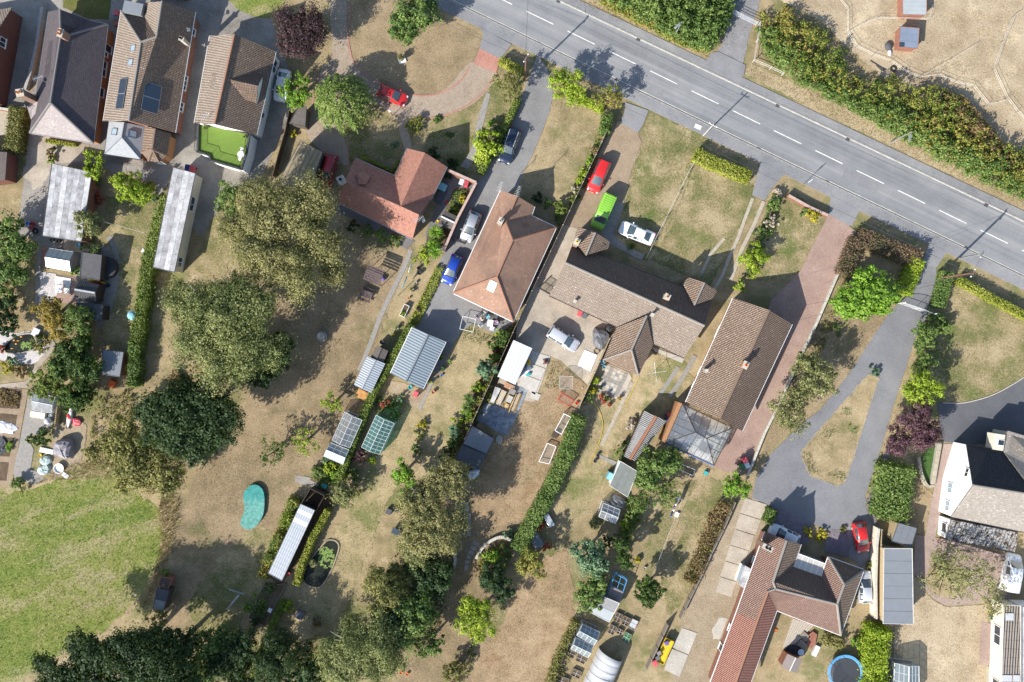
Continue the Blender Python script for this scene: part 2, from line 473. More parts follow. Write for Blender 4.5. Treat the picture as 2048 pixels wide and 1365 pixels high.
def panels(root,P,f,px,py,du,dv,nu,nv,m='solar_panel',fm='grey_metal',name='solar_panel'):
 c,n=on_plane(P,f,px,py);u,v,n=frame_axes(n)
 for i in range(nu):
  for j in range(nv):
   cc=c+u*(du*(i-(nu-1)/2))+v*(dv*(j-(nv-1)/2))+n*.09
   o=slab(name,cc,u,v,n,du-.03,dv-.03,.05,m,root)
   mb=MB();ringbar(mb,cc+n*.01,u,v,n,du-.02,dv-.02,.035,.05);mb.build('frame',fm,o)
def chimney(root,px,py,zt,wx,wy,ang,wall='brick_red',pots=1,potm='terracotta',zb=2.0,coping=True):
 c=W(px,py,zt);a=R(ang)
 o=box('chimney',(c.x,c.y,(zt+zb)/2),(wx,wy,zt-zb),wall,root,a)
 if coping: box('chimney_cap',(c.x,c.y,zt+.04),(wx+.14,wy+.14,.1), 'mortar',o,a)
 for k in range(pots):
  d=(k-(pots-1)/2)*.42;x,y=c.x+d*math.cos(a),c.y+d*math.sin(a)
  MB().lathe((x,y,zt+.06),[(.15,0),(.13,.35),(.16,.4),(.11,.4),(.1,.1),(0,.1)],12).build('chimney_pot',potm,o)
 return o
def aerial(root,px,py,z0,z1,ang):
 b=W(px,py,z0);mb=MB();mb.tube([b,(b.x,b.y,z1)],.03,5)
 a=R(ang);d=Vector((math.cos(a),math.sin(a),0));e=Vector((-d.y,d.x,0));tp=Vector((b.x,b.y,z1-.1))
 mb.tube([tp-d*.6,tp+d*.6],.02,4)
 for k in range(7): q=tp+d*(-.6+.2*k);mb.tube([q-e*(.32-.02*k),q+e*(.32-.02*k)],.014,4)
 mb.build('tv_aerial', 'light_metal',root)
def dish(root,px,py,z,ang):
 c=W(px,py,z);d=Vector((math.cos(R(ang)),math.sin(R(ang)),.5)).normalized();u,v,n=frame_axes(d)
 vs=[c];fs=[]
 for rr_,k in ((.16,.02),(.3,.07)):
  for q in range(12):
   an=math.pi*q/6;vs.append(c+(u*math.cos(an)+v*math.sin(an))*rr_+n*k)
 for q in range(12): fs += [(0,1+q,1+(q+1) % 12),(1+q,13+q,13+(q+1) % 12,1+(q+1) % 12)]
 mb=MB();mb.add(vs,fs);mb.tube([c,c+n*.35-v*.1],.015,4);mb.tube([c,c-n*.3-v*.2],.03,4)
 mb.build('satellite_dish', 'pale_metal',root)
# ---------------------------------------------------------------- vegetation
def leafquads(rg,cen,nrm,size,asp=.55,jit=.7):
 n=len(cen)
 nn=nrm+rg.normal(0,jit,(n,3));nn /= np.linalg.norm(nn,axis=1)[:,None]+1e-9
 a=rg.normal(0,1,(n,3));u=np.cross(nn,a);u /= np.linalg.norm(u,axis=1)[:,None]+1e-9
 v=np.cross(nn,u);s=size*rg.uniform(.6,1.35,n)[:,None]
 V=np.empty((n,4,3));V[:,0]=cen+u*s;V[:,1]=cen+v*s*asp;V[:,2]=cen-u*s;V[:,3]=cen-v*s*asp
 F=np.arange(n*4).reshape(n,4)
 return V.reshape(-1,3),F
def crown_pts(rg,blobs,clump,per,cover,size,asp,low=-.55,fill=.6):
 """leaf positions: clumps scattered over the shells of a few overlapping ellipsoids"""
 cs=[];ns=[]
 for (x,y,z,rx,ry,rz) in blobs:
  area=4*math.pi*((rx*ry)**1.6/3+(rx*rz)**1.6/3+(ry*rz)**1.6/3)**(1/1.6)
  nl=int(area*cover/(2*size*size*asp));nc=max(4,int(nl/per))
  d=rg.normal(0,1,(nc*2,3));d /= np.linalg.norm(d,axis=1)[:,None]
  d=d[d[:,2]>low][:nc];nc=len(d)
  rad=1-fill*rg.random(nc)**2.2
  rad *= 1+rg.normal(0,.11,nc)
  cc=np.array([x,y,z])+d*rad[:,None]*np.array([rx,ry,rz])
  cr=clump*(.35+rg.gamma(2.2,.32,nc))
  off=rg.normal(0,1,(nc,per,3));off /= np.linalg.norm(off,axis=2)[:,:,None]
  off *= (rg.random((nc,per,1))**.45)
  p=cc[:,None,:]+off*cr[:,None,None]*np.array([1,1,.75])
  nm=off*1.0+d[:,None,:]*.45+np.array([0,0,.25])
  cs.append(p.reshape(-1,3));ns.append(nm.reshape(-1,3))
 return np.concatenate(cs),np.concatenate(ns)
KIND={  # leaf half-length,aspect,cover,leaves per clump,clump radius factor,jitter
 'birch': (.12,.5,1.9,70,.5,.3), 'broad': (.155,.62,2.0,44,.46,.32), 'fine': (.115,.5,1.9,54,.4,.32),
 'sparse': (.12,.5,.5,22,.4,.6), 'willow': (.24,.26,1.9,30,.4,.5), 'conifer': (.15,.4,2.8,30,.28,.4),
 'shrub': (.11,.6,2.0,26,.3,.45), 'dense': (.13,.6,2.6,34,.3,.4)}
def trunkmesh(rg,root,base,zc,rr_,h,m,nl=6,spread=.7,blobs=None):
 mb=MB();r0=max(.05,min(.32,.028*h+.05));b=Vector(base)
 top=Vector((b.x+rg.normal(0,.15),b.y+rg.normal(0,.15),zc))
 mb.tube([b-Vector((0,0,.1)),b.lerp(top,.35),b.lerp(top,.75),top+Vector((0,0,h*.12))],[r0*1.25,r0,r0*.7,r0*.25],7)
 for k in range(nl):
  an=2*math.pi*(k+rg.random()*.6)/nl;s=b.lerp(top,rg.uniform(.35,.8))
  e=s+Vector((math.cos(an)*rr_*spread,math.sin(an)*rr_*spread,h*rg.uniform(.12,.3)))
  mid=s.lerp(e,.5)+Vector((0,0,h*.05))
  mb.tube([s,mid,e],[r0*.5,r0*.3,r0*.1],5)
  for q in range(2):
   e2=e+Vector((rg.normal(0,.14),rg.normal(0,.14),rg.uniform(0,.15)))*rr_;mb.tube([mid.lerp(e,.4),mid.lerp(e2,.7),e2],[r0*.22,r0*.14,r0*.05],4)
 mb.build('trunk',m,root)
SEED=[100]
def tree(label,blobs,h,leaf,kind='broad',name='garden_tree',cat='tree',bark='bark',lobes=7,cover=1.0,group=None,low=-.55,trunk=True,zf=.58,nl=6,flat=.75,size=1.0):
 """blobs: [(px, py, radius px)] measured at crown height"""
 SEED[0] += 1;rg=np.random.default_rng(SEED[0])
 sz,asp,cov,per,cl,jit=KIND[kind];sz *= size
 zc=h*zf;k=(1-zc/H)/S;B=[]
 for (px,py,rp,*zo) in blobs:
  r_=rp*k;zq=zo[0] if zo else zc;c=W(px,py,zq);rz=min(r_*flat*1.15,(h-zq)*1.0)
  B.append((c.x,c.y,zq,r_*.62,r_*.62,rz*.78))
  for q in range(lobes):
   an=2*math.pi*(q+rg.random()*1.3)/lobes;d=r_*rg.uniform(.38,.84);rs=r_*rg.uniform(.22,.46)*(1.15-.35*(d/r_>.66))
   B.append((c.x+d*math.cos(an),c.y+d*math.sin(an),zq+rz*rg.uniform(-.25,.42),rs,rs,rs*rg.uniform(.65,.95)))
 b0=W(blobs[0][0],blobs[0][1],zc);base=Vector((b0.x,b0.y,0));rr_=blobs[0][2]*k
 root=thing(name,label,cat,base,group)
 cp,cn=crown_pts(rg,B,cl*min(2.2,max(.35,rr_*.42)),per,cov*cover*.62,sz,asp,low)
 cp[:,2]=np.maximum(cp[:,2],.06)
 V,F=leafquads(rg,cp,cn,sz,asp,jit)
 bigmesh('crown',V-np.array(base),F,leaf,root)
 if trunk: trunkmesh(rg,root,base,zc,rr_,h,bark,nl=nl)
 return root
def weeper(label,px,py,rp,h,leaf,name='weeping_willow',cat='tree',n=260,bark='bark'):
 SEED[0] += 1;rg=np.random.default_rng(SEED[0]);zc=h*.6;c=W(px,py,zc);r_=rp/S*(1-zc/H)
 base=Vector((c.x,c.y,0));root=thing(name,label,cat,base);cs=[];ns=[]
 for q in range(n):
  an=rg.random()*2*math.pi;rr0=r_*rg.random()**.6*.75;L=r_*rg.uniform(.3,.6)
  m=34;u=np.linspace(0,1,m);rad=rr0+L*u**.8;zt=h*(1-.35*(rr0/r_)**2)-(u**1.8)*h*rg.uniform(.3,.75)
  p=np.stack([c.x+rad*math.cos(an)+rg.normal(0,.07,m),c.y+rad*math.sin(an)+rg.normal(0,.07,m),np.maximum(zt,.1)+rg.normal(0,.06,m)],1)
  cs.append(p);nn=np.tile([math.cos(an)*.6,math.sin(an)*.6,.9],(m,1));ns.append(nn)
 cp=np.concatenate(cs);cn=np.concatenate(ns)
 V,F=leafquads(rg,cp,cn,.2,.3,.6);bigmesh('crown',V-np.array(base),F,leaf,root)
 trunkmesh(rg,root,base,zc,r_,h,bark);return root
def spiky(label,px,py,rp,h,leaf,name='yucca_plant',cat='plant',heads=3,n=70):
 SEED[0] += 1;rg=np.random.default_rng(SEED[0]);c=W(px,py,h*.6);base=Vector((c.x,c.y,0));root=thing(name,label,cat,base)
 r_=rp/S;V=[];F=[]
 for hd in range(heads):
  hx,hy=c.x+(rg.normal(0,r_*.4) if hd else 0),c.y+(rg.normal(0,r_*.4) if hd else 0);hz=h*rg.uniform(.55,.75);L=r_*.75
  for q in range(n):
   an=rg.random()*6.28;el=rg.uniform(-.2,1.3);d=np.array([math.cos(an)*math.cos(el),math.sin(an)*math.cos(el),math.sin(el)])
   s=np.array([-math.sin(an),math.cos(an),0])*.045;o=np.array([hx,hy,hz]);mid=o+d*L*.6;tip=o+d*L+np.array([0,0,-L*.25])
   k=len(V);V += [o-s*.6,o+s*.6,mid+s,mid-s,tip];F += [(k,k+1,k+2,k+3),(k+3,k+2,k+4,k+4)]
 V=np.array(V)-np.array(base);me=[f if f[2] != f[3] else f[:3] for f in F]
 mesh('leaves',V+np.array(base),me,leaf,root)
 MB().tube([base,base+Vector((0,0,h*.6))],[.12,.08],6).build('stem', 'bark',root);return root
def shrub(label,px,py,rp,h,leaf,kind='shrub',name='shrub',cat='shrub',cover=1.0,group=None,lobes=5,more=()):
 r=tree(label,[(px,py,rp)]+list(more),h,leaf,kind,name,cat,lobes=lobes,cover=cover,group=group,trunk=False,zf=.45,low=-.3,flat=.9)
 o=r.children[0];o.parent=None;o.location=r.location;o.name=name;tag(o,label,cat,group)
 bpy.data.objects.remove(r);return o
def hedge(label,pts,wpx,h,leaf,name='hedge',cat='hedge',rag=.08,cover=2.4,size=.11,trim=True,kind=None,jit=.42,wvar=.0):
 """clipped or loose hedge along a line of pixels measured at the hedge top"""
 SEED[0] += 1;rg=np.random.default_rng(SEED[0]);P=[W(p[0],p[1],h*.9) for p in pts]
 base=Vector((P[0].x,P[0].y,0));cs=[];ns=[]
 wd=wpx/S*(1-h/H)
 for a,b in zip(P[:-1],P[1:]):
  d=b-a;d.z=0;L=d.length;d.normalize();nn=Vector((-d.y,d.x,0))
  for (side,ext) in (('top',wd),('l',h),('r',h),('e',0)):
   if side == 'e': continue
   m=int(L*ext*cover/(2*size*size*.6))+4
   s=rg.random(m)*(L+.1)
   ph=np.sin(s*1.3+rg.random()*6)*.5+np.sin(s*3.1)*.5
   if side == 'top':
    q=rg.uniform(-.5,.5,m)*wd*(1+wvar*ph);z=h+rg.normal(0,rag,m)-np.abs(rg.normal(0,rag*2,m))+ph*rag*(1.0 if trim else 2.5)-(np.abs(q)/wd*2)**4*h*.12;nr=np.array([0,0,1.])
   else:
    sg=1 if side == 'l' else -1;z=rg.random(m)*h;q=sg*(wd/2*(1+wvar*ph)+rg.normal(0,rag,m)-np.abs(rg.normal(0,rag*2,m)));nr=np.array([nn.x*sg,nn.y*sg,.3])
   p=np.stack([a.x+d.x*s+nn.x*q,a.y+d.y*s+nn.y*q,np.maximum(z,.03)],1)
   cs.append(p);ns.append(np.tile(nr,(m,1)))
 for a,dd in ((P[0],P[0]-P[1]),(P[-1],P[-1]-P[-2])):
  dd.z=0;dd.normalize();nn=Vector((-dd.y,dd.x,0));m=int(wd*h*cover/(2*size*size*.6))+3
  q=rg.uniform(-.5,.5,m)*wd;z=rg.random(m)*h
  cs.append(np.stack([a.x+nn.x*q+dd.x*rg.normal(0,rag,m),a.y+nn.y*q+dd.y*rg.normal(0,rag,m),z],1));ns.append(np.tile([dd.x,dd.y,.3],(m,1)))
 V,F=leafquads(rg,np.concatenate(cs),np.concatenate(ns),size,.6,jit)
 o=bigmesh(name,V-np.array(base),F,leaf,None,base);tag(o,label,cat);return o
def thicket(label,poly,h,leaf,name,cat,n,clump=.5,per=26,size=.15,kind=None,seed=3,hv=.35,asp=.6,edge=.5):
 """mass of scrub over a ground polygon (px)"""
 rg=np.random.default_rng(seed+SEED[0]);SEED[0] += 1
 ps=np.array([p[:2] for p in poly]);lo=ps.min(0);hi=ps.max(0);pts=[]
 from mathutils.geometry import intersect_point_line
 def inside(x,y):
  c=False;j=len(ps)-1
  for i in range(len(ps)):
   if (ps[i][1]>y) != (ps[j][1]>y) and x<(ps[j][0]-ps[i][0])*(y-ps[i][1])/(ps[j][1]-ps[i][1])+ps[i][0]: c=not c
   j=i
  return c
 while len(pts)<n:
  x,y=rg.uniform(lo[0],hi[0]),rg.uniform(lo[1],hi[1])
  if inside(x,y): pts.append((x,y))
 base=W(*ps.mean(0));cs=[];ns=[]
 for (x,y) in pts:
  dm=min(np.hypot(x-a[0],y-a[1]) for a in [((ps[i]*(1-u)+ps[(i+1) % len(ps)]*u)) for i in range(len(ps)) for u in (0,.25,.5,.75)])
  hh=h*(edge+(1-edge)*min(1,dm/22.0))*rg.uniform(1-hv,1+hv);k=W(x,y,hh*.8)
  off=rg.normal(0,1,(per,3));off /= np.linalg.norm(off,axis=1)[:,None];off *= rg.random((per,1))**.45
  p=np.array([k.x,k.y,hh*rg.uniform(.55,1.0)])+off*clump*rg.uniform(.6,1.4)*np.array([1,1,.8]);p[:,2]=np.maximum(p[:,2],.05)
  cs.append(p);ns.append(off*1.0+np.array([0,0,.3]))
 V,F=leafquads(rg,np.concatenate(cs),np.concatenate(ns),size,asp,.45)
 o=bigmesh(name,V-np.array(base),F,leaf,None,base);tag(o,label,cat);return o
def tufts(name,label,cat,polys,leaf,dens,hgt=.25,wid=.03,seed=1,lean=.6,kind='stuff'):
 """upright grass blades scattered in pixel polygons (density per square metre)"""
 rg=np.random.default_rng(seed);V=[];F=[]
 for poly in polys:
  ps=np.array([p[:2] for p in poly]);lo=ps.min(0);hi=ps.max(0)
  m=int((hi-lo).prod()/S/S*dens);xy=rg.uniform(lo,hi,(m,2));c=np.zeros(m,bool);j=len(ps)-1
  for i in range(len(ps)):
   with np.errstate(divide='ignore',invalid='ignore'):
    cr=((ps[i][1]>xy[:,1]) != (ps[j][1]>xy[:,1])) & (xy[:,0]<(ps[j][0]-ps[i][0])*(xy[:,1]-ps[i][1])/(ps[j][1]-ps[i][1]+1e-12)+ps[i][0])
   c ^= cr;j=i
  xy=xy[c];m=len(xy);x=(xy[:,0]-1024)/S;y=(682.5-xy[:,1])/S;an=rg.random(m)*6.28;h_=hgt*rg.uniform(.4,1.4,m)
  ux,uy=np.cos(an)*wid,np.sin(an)*wid;lx,ly=rg.normal(0,lean,m)*h_,rg.normal(0,lean,m)*h_
  q=np.empty((m,4,3));q[:,0]=np.stack([x-ux,y-uy,x*0],1);q[:,1]=np.stack([x+ux,y+uy,x*0],1)
  q[:,2]=np.stack([x+lx+ux*.3,y+ly+uy*.3,h_],1);q[:,3]=np.stack([x+lx-ux*.3,y+ly-uy*.3,h_],1);V.append(q.reshape(-1,3))
 V=np.concatenate(V);F=np.arange(len(V)).reshape(-1,4);o=bigmesh(name,V,F,leaf)
 tag(o,label,cat,kind=kind);return o
# ---------------------------------------------------------------- vehicles
CARS={   # x (fraction of length),half width factor,z shoulder,z top,half width of top
 'hatch': [(-.5,.80,.55,.60,.55),(-.485,.93,.80,.86,.70),(-.455,.97,.93,1.0,.72),(-.37,.99,.95,1.40,.60),(-.15,1.0,.94,1.47,.63),(.03,1.0,.92,1.44,.60),(.24,.99,.90,.95,.74),(.38,.96,.80,.87,.74),(.465,.86,.66,.72,.64),(.5,.66,.48,.52,.5)],
 'mpv': [(-.5,.84,.6,.66,.6),(-.49,.95,.95,1.0,.74),(-.475,.98,.98,1.1,.74),(-.43,1.0,1.0,1.58,.66),(-.15,1.0,.98,1.64,.68),(.06,1.0,.96,1.6,.65),(.29,.99,.94,1.0,.74),(.40,.96,.85,.9,.72),(.47,.86,.68,.74,.64),(.5,.68,.5,.54,.5)],
 'estate': [(-.5,.82,.6,.66,.6),(-.485,.95,.85,.92,.72),(-.465,.98,.93,1.02,.72),(-.42,.99,.95,1.42,.62),(-.12,1.0,.94,1.48,.65),(.05,1.0,.92,1.45,.62),(.23,.99,.9,.95,.74),(.37,.96,.82,.88,.74),(.465,.86,.68,.74,.64),(.5,.68,.5,.54,.5)],
 'saloon': [(-.5,.80,.62,.70,.6),(-.47,.93,.85,.93,.70),(-.38,.98,.92,.99,.70),(-.20,.99,.93,1.36,.58),(-.05,1.0,.92,1.43,.62),(.07,1.0,.9,1.40,.59),(.24,.99,.88,.93,.72),(.38,.95,.78,.84,.72),(.465,.85,.64,.70,.62),(.5,.62,.46,.5,.48)],
 'van': [(-.5,.93,.7,.8,.8),(-.495,.97,1.0,1.2,.82),(-.49,.98,1.1,1.7,.82),(-.47,1.0,1.1,1.86,.84),(-.05,1.0,1.1,1.9,.85),(.17,1.0,1.08,1.86,.8),(.33,.98,1.05,1.12,.8),(.42,.95,.92,1.0,.78),(.475,.87,.72,.8,.7),(.5,.72,.5,.56,.58)]}
def vehicle(label,px,py,nose,L,wd,style,paint,name='parked_car',cat='car',group='cars parked on the drives',hs=1.0,rear_glass=True,roofbars=False,ribs=False,dx=None):
 """px,py: pixel of the roof centre; nose: pixel direction of the bonnet"""
 c=W(px,py,.9);yaw=math.atan2(-nose[1],nose[0]);ca,sa=math.cos(yaw),math.sin(yaw)
 root=thing(name,label,cat,(c.x,c.y,0),group)
 def T(x,y,z): return Vector((c.x+x*ca-y*sa,c.y+x*sa+y*ca,z))
 hw=wd/2;st=CARS[style];rows=[]
 for (fx,fw,zs,zt,ft) in st:
  x=fx*L;w_=hw*fw;wt=hw*ft;zs *= hs;zt *= hs;arch=zt-zs
  half=[(w_*.93,.20),(w_*1.0,.42),(w_*1.0,zs*.82),(w_*.965,zs),(wt+(w_-wt)*.06,zs+arch*.90),(wt*.80,zt-.012),(wt*.4,zt+.012),(0,zt+.02)]
  rows.append([(x,-y,z) for y,z in half]+[(x,y,z) for y,z in half[-2::-1]])
 m=len(rows[0]);vs=[T(*p) for r_ in rows for p in r_];fs=[]
 for i in range(len(rows)-1):
  for j in range(m-1): fs.append((i*m+j,i*m+j+1,(i+1)*m+j+1,(i+1)*m+j)[::-1])
 k=(len(rows)-1)*m;fs.append(tuple(range(m)));fs.append(tuple(range(k+m-1,k-1,-1)))
 body=mesh('body',vs,fs,paint,root,smooth=True)
 es=body.modifiers.new('split', 'EDGE_SPLIT');es.split_angle=R(50)
 def pane(nm,i0,i1,js,gm='car_glass',shrink=.9,off=.012):
  for (j0,j1) in js:
   q=[rows[i0][j0],rows[i0][j1],rows[i1][j1],rows[i1][j0]];qv=[T(*p) for p in q];ce=sum(qv,Vector())/4
   n=(qv[1]-qv[0]).cross(qv[3]-qv[0]).normalized()
   if n.dot(ce-T(0,0,.6))<0: n=-n
   qv=[ce+(p-ce)*shrink+n*off for p in qv];mesh(nm,qv,[(0,1,2,3)],gm,root)
 def strip(nm,i0,i1,ja,jb,shrink=.93,off=.014,gm='car_glass'):
  vs2=[];fs2=[]
  A=[T(*rows[i0][j]) for j in range(ja,jb+1)];B=[T(*rows[i1][j]) for j in range(ja,jb+1)];ce=sum(A+B,Vector())/(2*len(A))
  n=(A[-1]-A[0]).cross(B[0]-A[0]).normalized()
  if n.z<0: n=-n
  for a,b in zip(A,B): vs2 += [ce+(a-ce)*shrink+n*off,ce+(b-ce)*shrink+n*off]
  for q in range(len(A)-1): fs2.append((2*q,2*q+1,2*q+3,2*q+2))
  mesh(nm,vs2,fs2,gm,root,smooth=True)
 strip('windscreen',5,6,4,m-5,.94,.018)
 if rear_glass: strip('rear_window',2,3,4,m-5,.88,.016)
 sw=[(4,5)] if style == 'van' else [(3,4),(4,5)]
 for (a,b) in sw:
  pane('side_window',a,b,[(3,4)],shrink=.88);pane('side_window',a,b,[(m-5,m-4)],shrink=.88)
 pane('side_window',5,6,[(3,4),(m-5,m-4)],shrink=.6)
 for s in (-1,1):
  MB().ball(T(.452*L,s*hw*.68,.66*hs),(.17,.17,.09),10,6).build('headlight', 'lamp_glass',root,smooth=True)
  MB().ball(T(-.478*L,s*hw*.80,.84*hs),(.12,.12,.14),8,6).build('tail_light', 'tail_red',root,smooth=True)
  mb=MB();mb.ball(T(.19*L,s*(hw+.10),.98*hs),(.10,.10,.08),8,5);mb.tube([T(.19*L,s*hw*.95,.95*hs),T(.19*L,s*(hw+.08),.97*hs)],.03,4);mb.build('wing_mirror',paint,root,smooth=True)
  for fx in (-.30,.31):
   ctr=T(fx*L,s*(hw-.11),.31);ax=Vector((-sa,ca,0))*s
   o=MB().tube([ctr-ax*.1,ctr+ax*.1],.31,16).build('wheel', 'rubber',root);MB().tube([ctr+ax*.09,ctr+ax*.115],.19,12).build('rim', 'light_metal',o)
 mb=MB();mb.add([T(.502*L,y,z) for y,z in ((-.26,.42),(.26,.42),(.26,.53),(-.26,.53))],[(0,1,2,3)]);mb.build('number_plate', 'white_paint',root)
 mb=MB();zh=st[6][3]*hs;mb.add([T(.235*L,-hw*.66,zh+.03),T(.262*L,-hw*.66,zh+.03),T(.262*L,hw*.66,zh+.03),T(.235*L,hw*.66,zh+.03)],[(0,1,2,3)]);mb.build('scuttle', 'black_plastic',root)
 if roofbars:
  for s in (-1,1): MB().tube([T(-.40*L,s*hw*.62,1.44*hs),T(-.38*L,s*hw*.62,1.54*hs),T(.0*L,s*hw*.60,1.55*hs),T(.03*L,s*hw*.6,1.46*hs)],.03,5).build('roof_rail', 'pale_metal',root)
 if ribs:
  for q in range(9):
   x=(-.44+.062*q)*L;box('roof_rib',T(x,0,1.92*hs),(.05,hw*1.35,.03),paint,root,yaw)
 return root
# ---------------------------------------------------------------- garden buildings and fences
def flatshed(label,corners,h,roofm,wallm,name='shed',cat='shed',strips=0,stripm=None,edge='dark_edge',fall=.0,windows=(),inset_d=.12,group=None,lap='across',thick=.12):
 """corners px (at roof height) in order; strips run along edge 0-1"""
 hs=[h+fall,h+fall,h,h];P=[W(c[0],c[1],hs[i]) for i,c in enumerate(corners)]
 cx,cy=sum(p.x for p in P)/4,sum(p.y for p in P)/4;root=thing(name,label,cat,(cx,cy,0),group)
 D={k: p for k,p in zip('abcd',P)}
 ro=roofpart('roof',D,['abcd'],roofm,root,thick)
 pl=[(p.x,p.y) for p in P];ar=sum(pl[i][0]*pl[(i+1) % 4][1]-pl[(i+1) % 4][0]*pl[i][1] for i in range(4))
 o_=list(range(4)) if ar>0 else [3,2,1,0]
 ins,nm=inset([pl[i] for i in o_],inset_d);vs=[];fs=[]
 for q,i in zip(ins,o_): vs += [(q.x,q.y,0),(q.x,q.y,P[i].z-thick)]
 for i in range(4): j=(i+1) % 4;fs.append((2*i,2*j,2*j+1,2*i+1))
 mesh('wall',vs,fs,wallm,root)
 mb=MB()
 for i in range(4): mb.tube([P[i]+Vector((0,0,.02)),P[(i+1) % 4]+Vector((0,0,.02))],.045,5)
 mb.build('roof_edge',edge,root)
 for k in range(strips):
  u0,u1=(k+.012)/strips,(k+.988)/strips;th=.018+.006*(k % 3)
  if lap == 'across': q=[P[0].lerp(P[1],u0),P[0].lerp(P[1],u1),P[3].lerp(P[2],u1),P[3].lerp(P[2],u0)]
  else: q=[P[0].lerp(P[3],u0),P[0].lerp(P[3],u1),P[1].lerp(P[2],u1),P[1].lerp(P[2],u0)]
  q2=[v+Vector((0,0,th)) for v in q];q1=[v+Vector((0,0,.002)) for v in q]
  vv=q1+q2;nrm=(q2[1]-q2[0]).cross(q2[3]-q2[0])
  sm=stripm[k % len(stripm)] if stripm else roofm
  u=(P[1]-P[0]).normalized();v_=(P[3]-P[0]).normalized()
  uvs=[[(vv[i].dot(u),vv[i].dot(v_)) for i in f] for f in CUBE_F]
  mesh('roof_sheet',vv,CUBE_F,sm,root,uv=uvs)
 for (i,f,wd,z0,z1,*kw) in windows:
  a=ins[o_.index(i)];ii=o_.index(i);j=o_.index((i+1) % 4)
  a,b=ins[ii],ins[j];e=ii if (ii+1) % 4 == j else j
  c=a.lerp(b,f);n3=Vector((nm[e].x,nm[e].y,0))
  window(root,Vector((c.x,c.y,(z0+z1)/2))+n3*.01,n3,wd,z1-z0,**(kw[0] if kw else {}))
 return root,D
def gable(label,a,b,c,d,ze,zr,roofm,wallm,name='shed',cat='shed',ridgem=None,inset_d=.15,gutter=None,rr=.08,axis=0,thick=.08,group=None):
 """pitched shed: a,b,c,d eave corner pixels; axis 0: ridge runs from the middle of ab to the middle of dc"""
 if axis: a,b,c,d=b,c,d,a
 def mid(p,q):
  m_=(W(*p,ze)+W(*q,ze))/2;k=S/(1-zr/H);return (m_.x*k+1024,682.5-m_.y*k,zr)
 V={'a': (*a,ze), 'b': (*b,ze), 'c': (*c,ze), 'd': (*d,ze), 'r': mid(a,b), 's': mid(d,c)}
 r_,P=house(name,label,V,['arsd', 'rbcs'], 'arbcsd',roofm,wallm,inset_d,cat, 'rs',gutter,ridgem,thick,rr=rr)
 if group: r_['group']=group
 return r_,P
def greenhouse(label,a,b,c,d,ze,zr,nb,rows=2,axis=0,framem='white_paint',gm='glass',base=None,name='greenhouse',skip=(),lines=1):
 """glazed gable house: each roof and side pane its own piece; ridge from mid ab to mid dc (axis 0)"""
 if axis: a,b,c,d=b,c,d,a
 P=[W(*q,ze) for q in (a,b,c,d)];r_=(P[0]+P[1])/2;s_=(P[3]+P[2])/2;r_.z=s_.z=zr
 ctr=(r_+s_)/2;root=thing(name,label, 'greenhouse',(ctr.x,ctr.y,0));fr=MB();G=lambda p: Vector((p.x,p.y,0.05))
 def quadpanes(q,nu,nv,nm):
  for i in range(nu):
   for j in range(nv):
    if (nm,i,j) in skip: continue
    def L(u,v): return q[0].lerp(q[1],u).lerp(q[3].lerp(q[2],u),v)
    e=.02;mesh('pane',[L((i+e)/nu,(j+e)/nv),L((i+1-e)/nu,(j+e)/nv),L((i+1-e)/nu,(j+1-e)/nv),L((i+e)/nu,(j+1-e)/nv)],[(0,1,2,3)],gm,root)
 for (e0,e1,nm) in ((P[0],P[3], 'w'),(P[1],P[2], 'e')):
  quadpanes([e0,e1,s_,r_],nb,rows, 'r'+nm);quadpanes([G(e0),G(e1),e1,e0],nb,1, 's'+nm)
  for k in range(nb+1):
   u=k/nb;fr.tube([G(e0).lerp(G(e1),u),e0.lerp(e1,u),r_.lerp(s_,u)],.03,4)
  fr.tube([e0,e1],.04,4);fr.tube([G(e0),G(e1)],.05,4)
  if lines:
   for j in range(1,rows): fr.tube([e0.lerp(r_,j/rows),e1.lerp(s_,j/rows)],.018,4)
 fr.tube([r_,s_],.05,4)
 for (x,y,rr_) in ((P[0],P[1],r_),(P[3],P[2],s_)):
  fr.tube([G(x),x],.03,4);fr.tube([G(y),y],.03,4);fr.tube([x,y],.025,4);fr.tube([G(x),G(y)],.04,4)
  mesh('pane',[G(x),G(y),y,rr_,x],[(0,1,2,3,4)],gm,root)
 fr.build('frame',framem,root)
 if base: mesh('bench',[Vector((p.x,p.y,.25)) .lerp(Vector((ctr.x,ctr.y,.25)),.12) for p in P],[(0,1,2,3)],base,root)
 return root
def fence(label,pts,h,panelm='fence_wood',postm='concrete_post',plen=1.83,thick=.05,name='fence',cat='fence',cap=None,at_top=True,posth=.08,postw=.11,gap=0.0):
 P=[W(p[0],p[1],h if at_top else 0) for p in pts];root=thing(name,label,cat,(P[0].x,P[0].y,0));done=False
 for a,b in zip(P[:-1],P[1:]):
  a=Vector((a.x,a.y,0));b=Vector((b.x,b.y,0));L=(b-a).length;n=max(1,round(L/plen));ang=math.atan2(b.y-a.y,b.x-a.x)
  for k in range(n):
   c=a.lerp(b,(k+.5)/n);box('panel',(c.x,c.y,h/2+.02),(L/n-.1,thick,h-.04),panelm,root,ang)
   if cap: box('coping',(c.x,c.y,h+.02),(L/n-.03,thick+.1,.05),cap,root,ang)
   q=a.lerp(b,k/n)
   if postm: box('post',(q.x,q.y,(h+posth)/2),(postw,postw,h+posth),postm,root,ang)
 q=P[-1]
 if postm: box('post',(q.x,q.y,(h+posth)/2),(postw,postw,h+posth),postm,root)
 return root
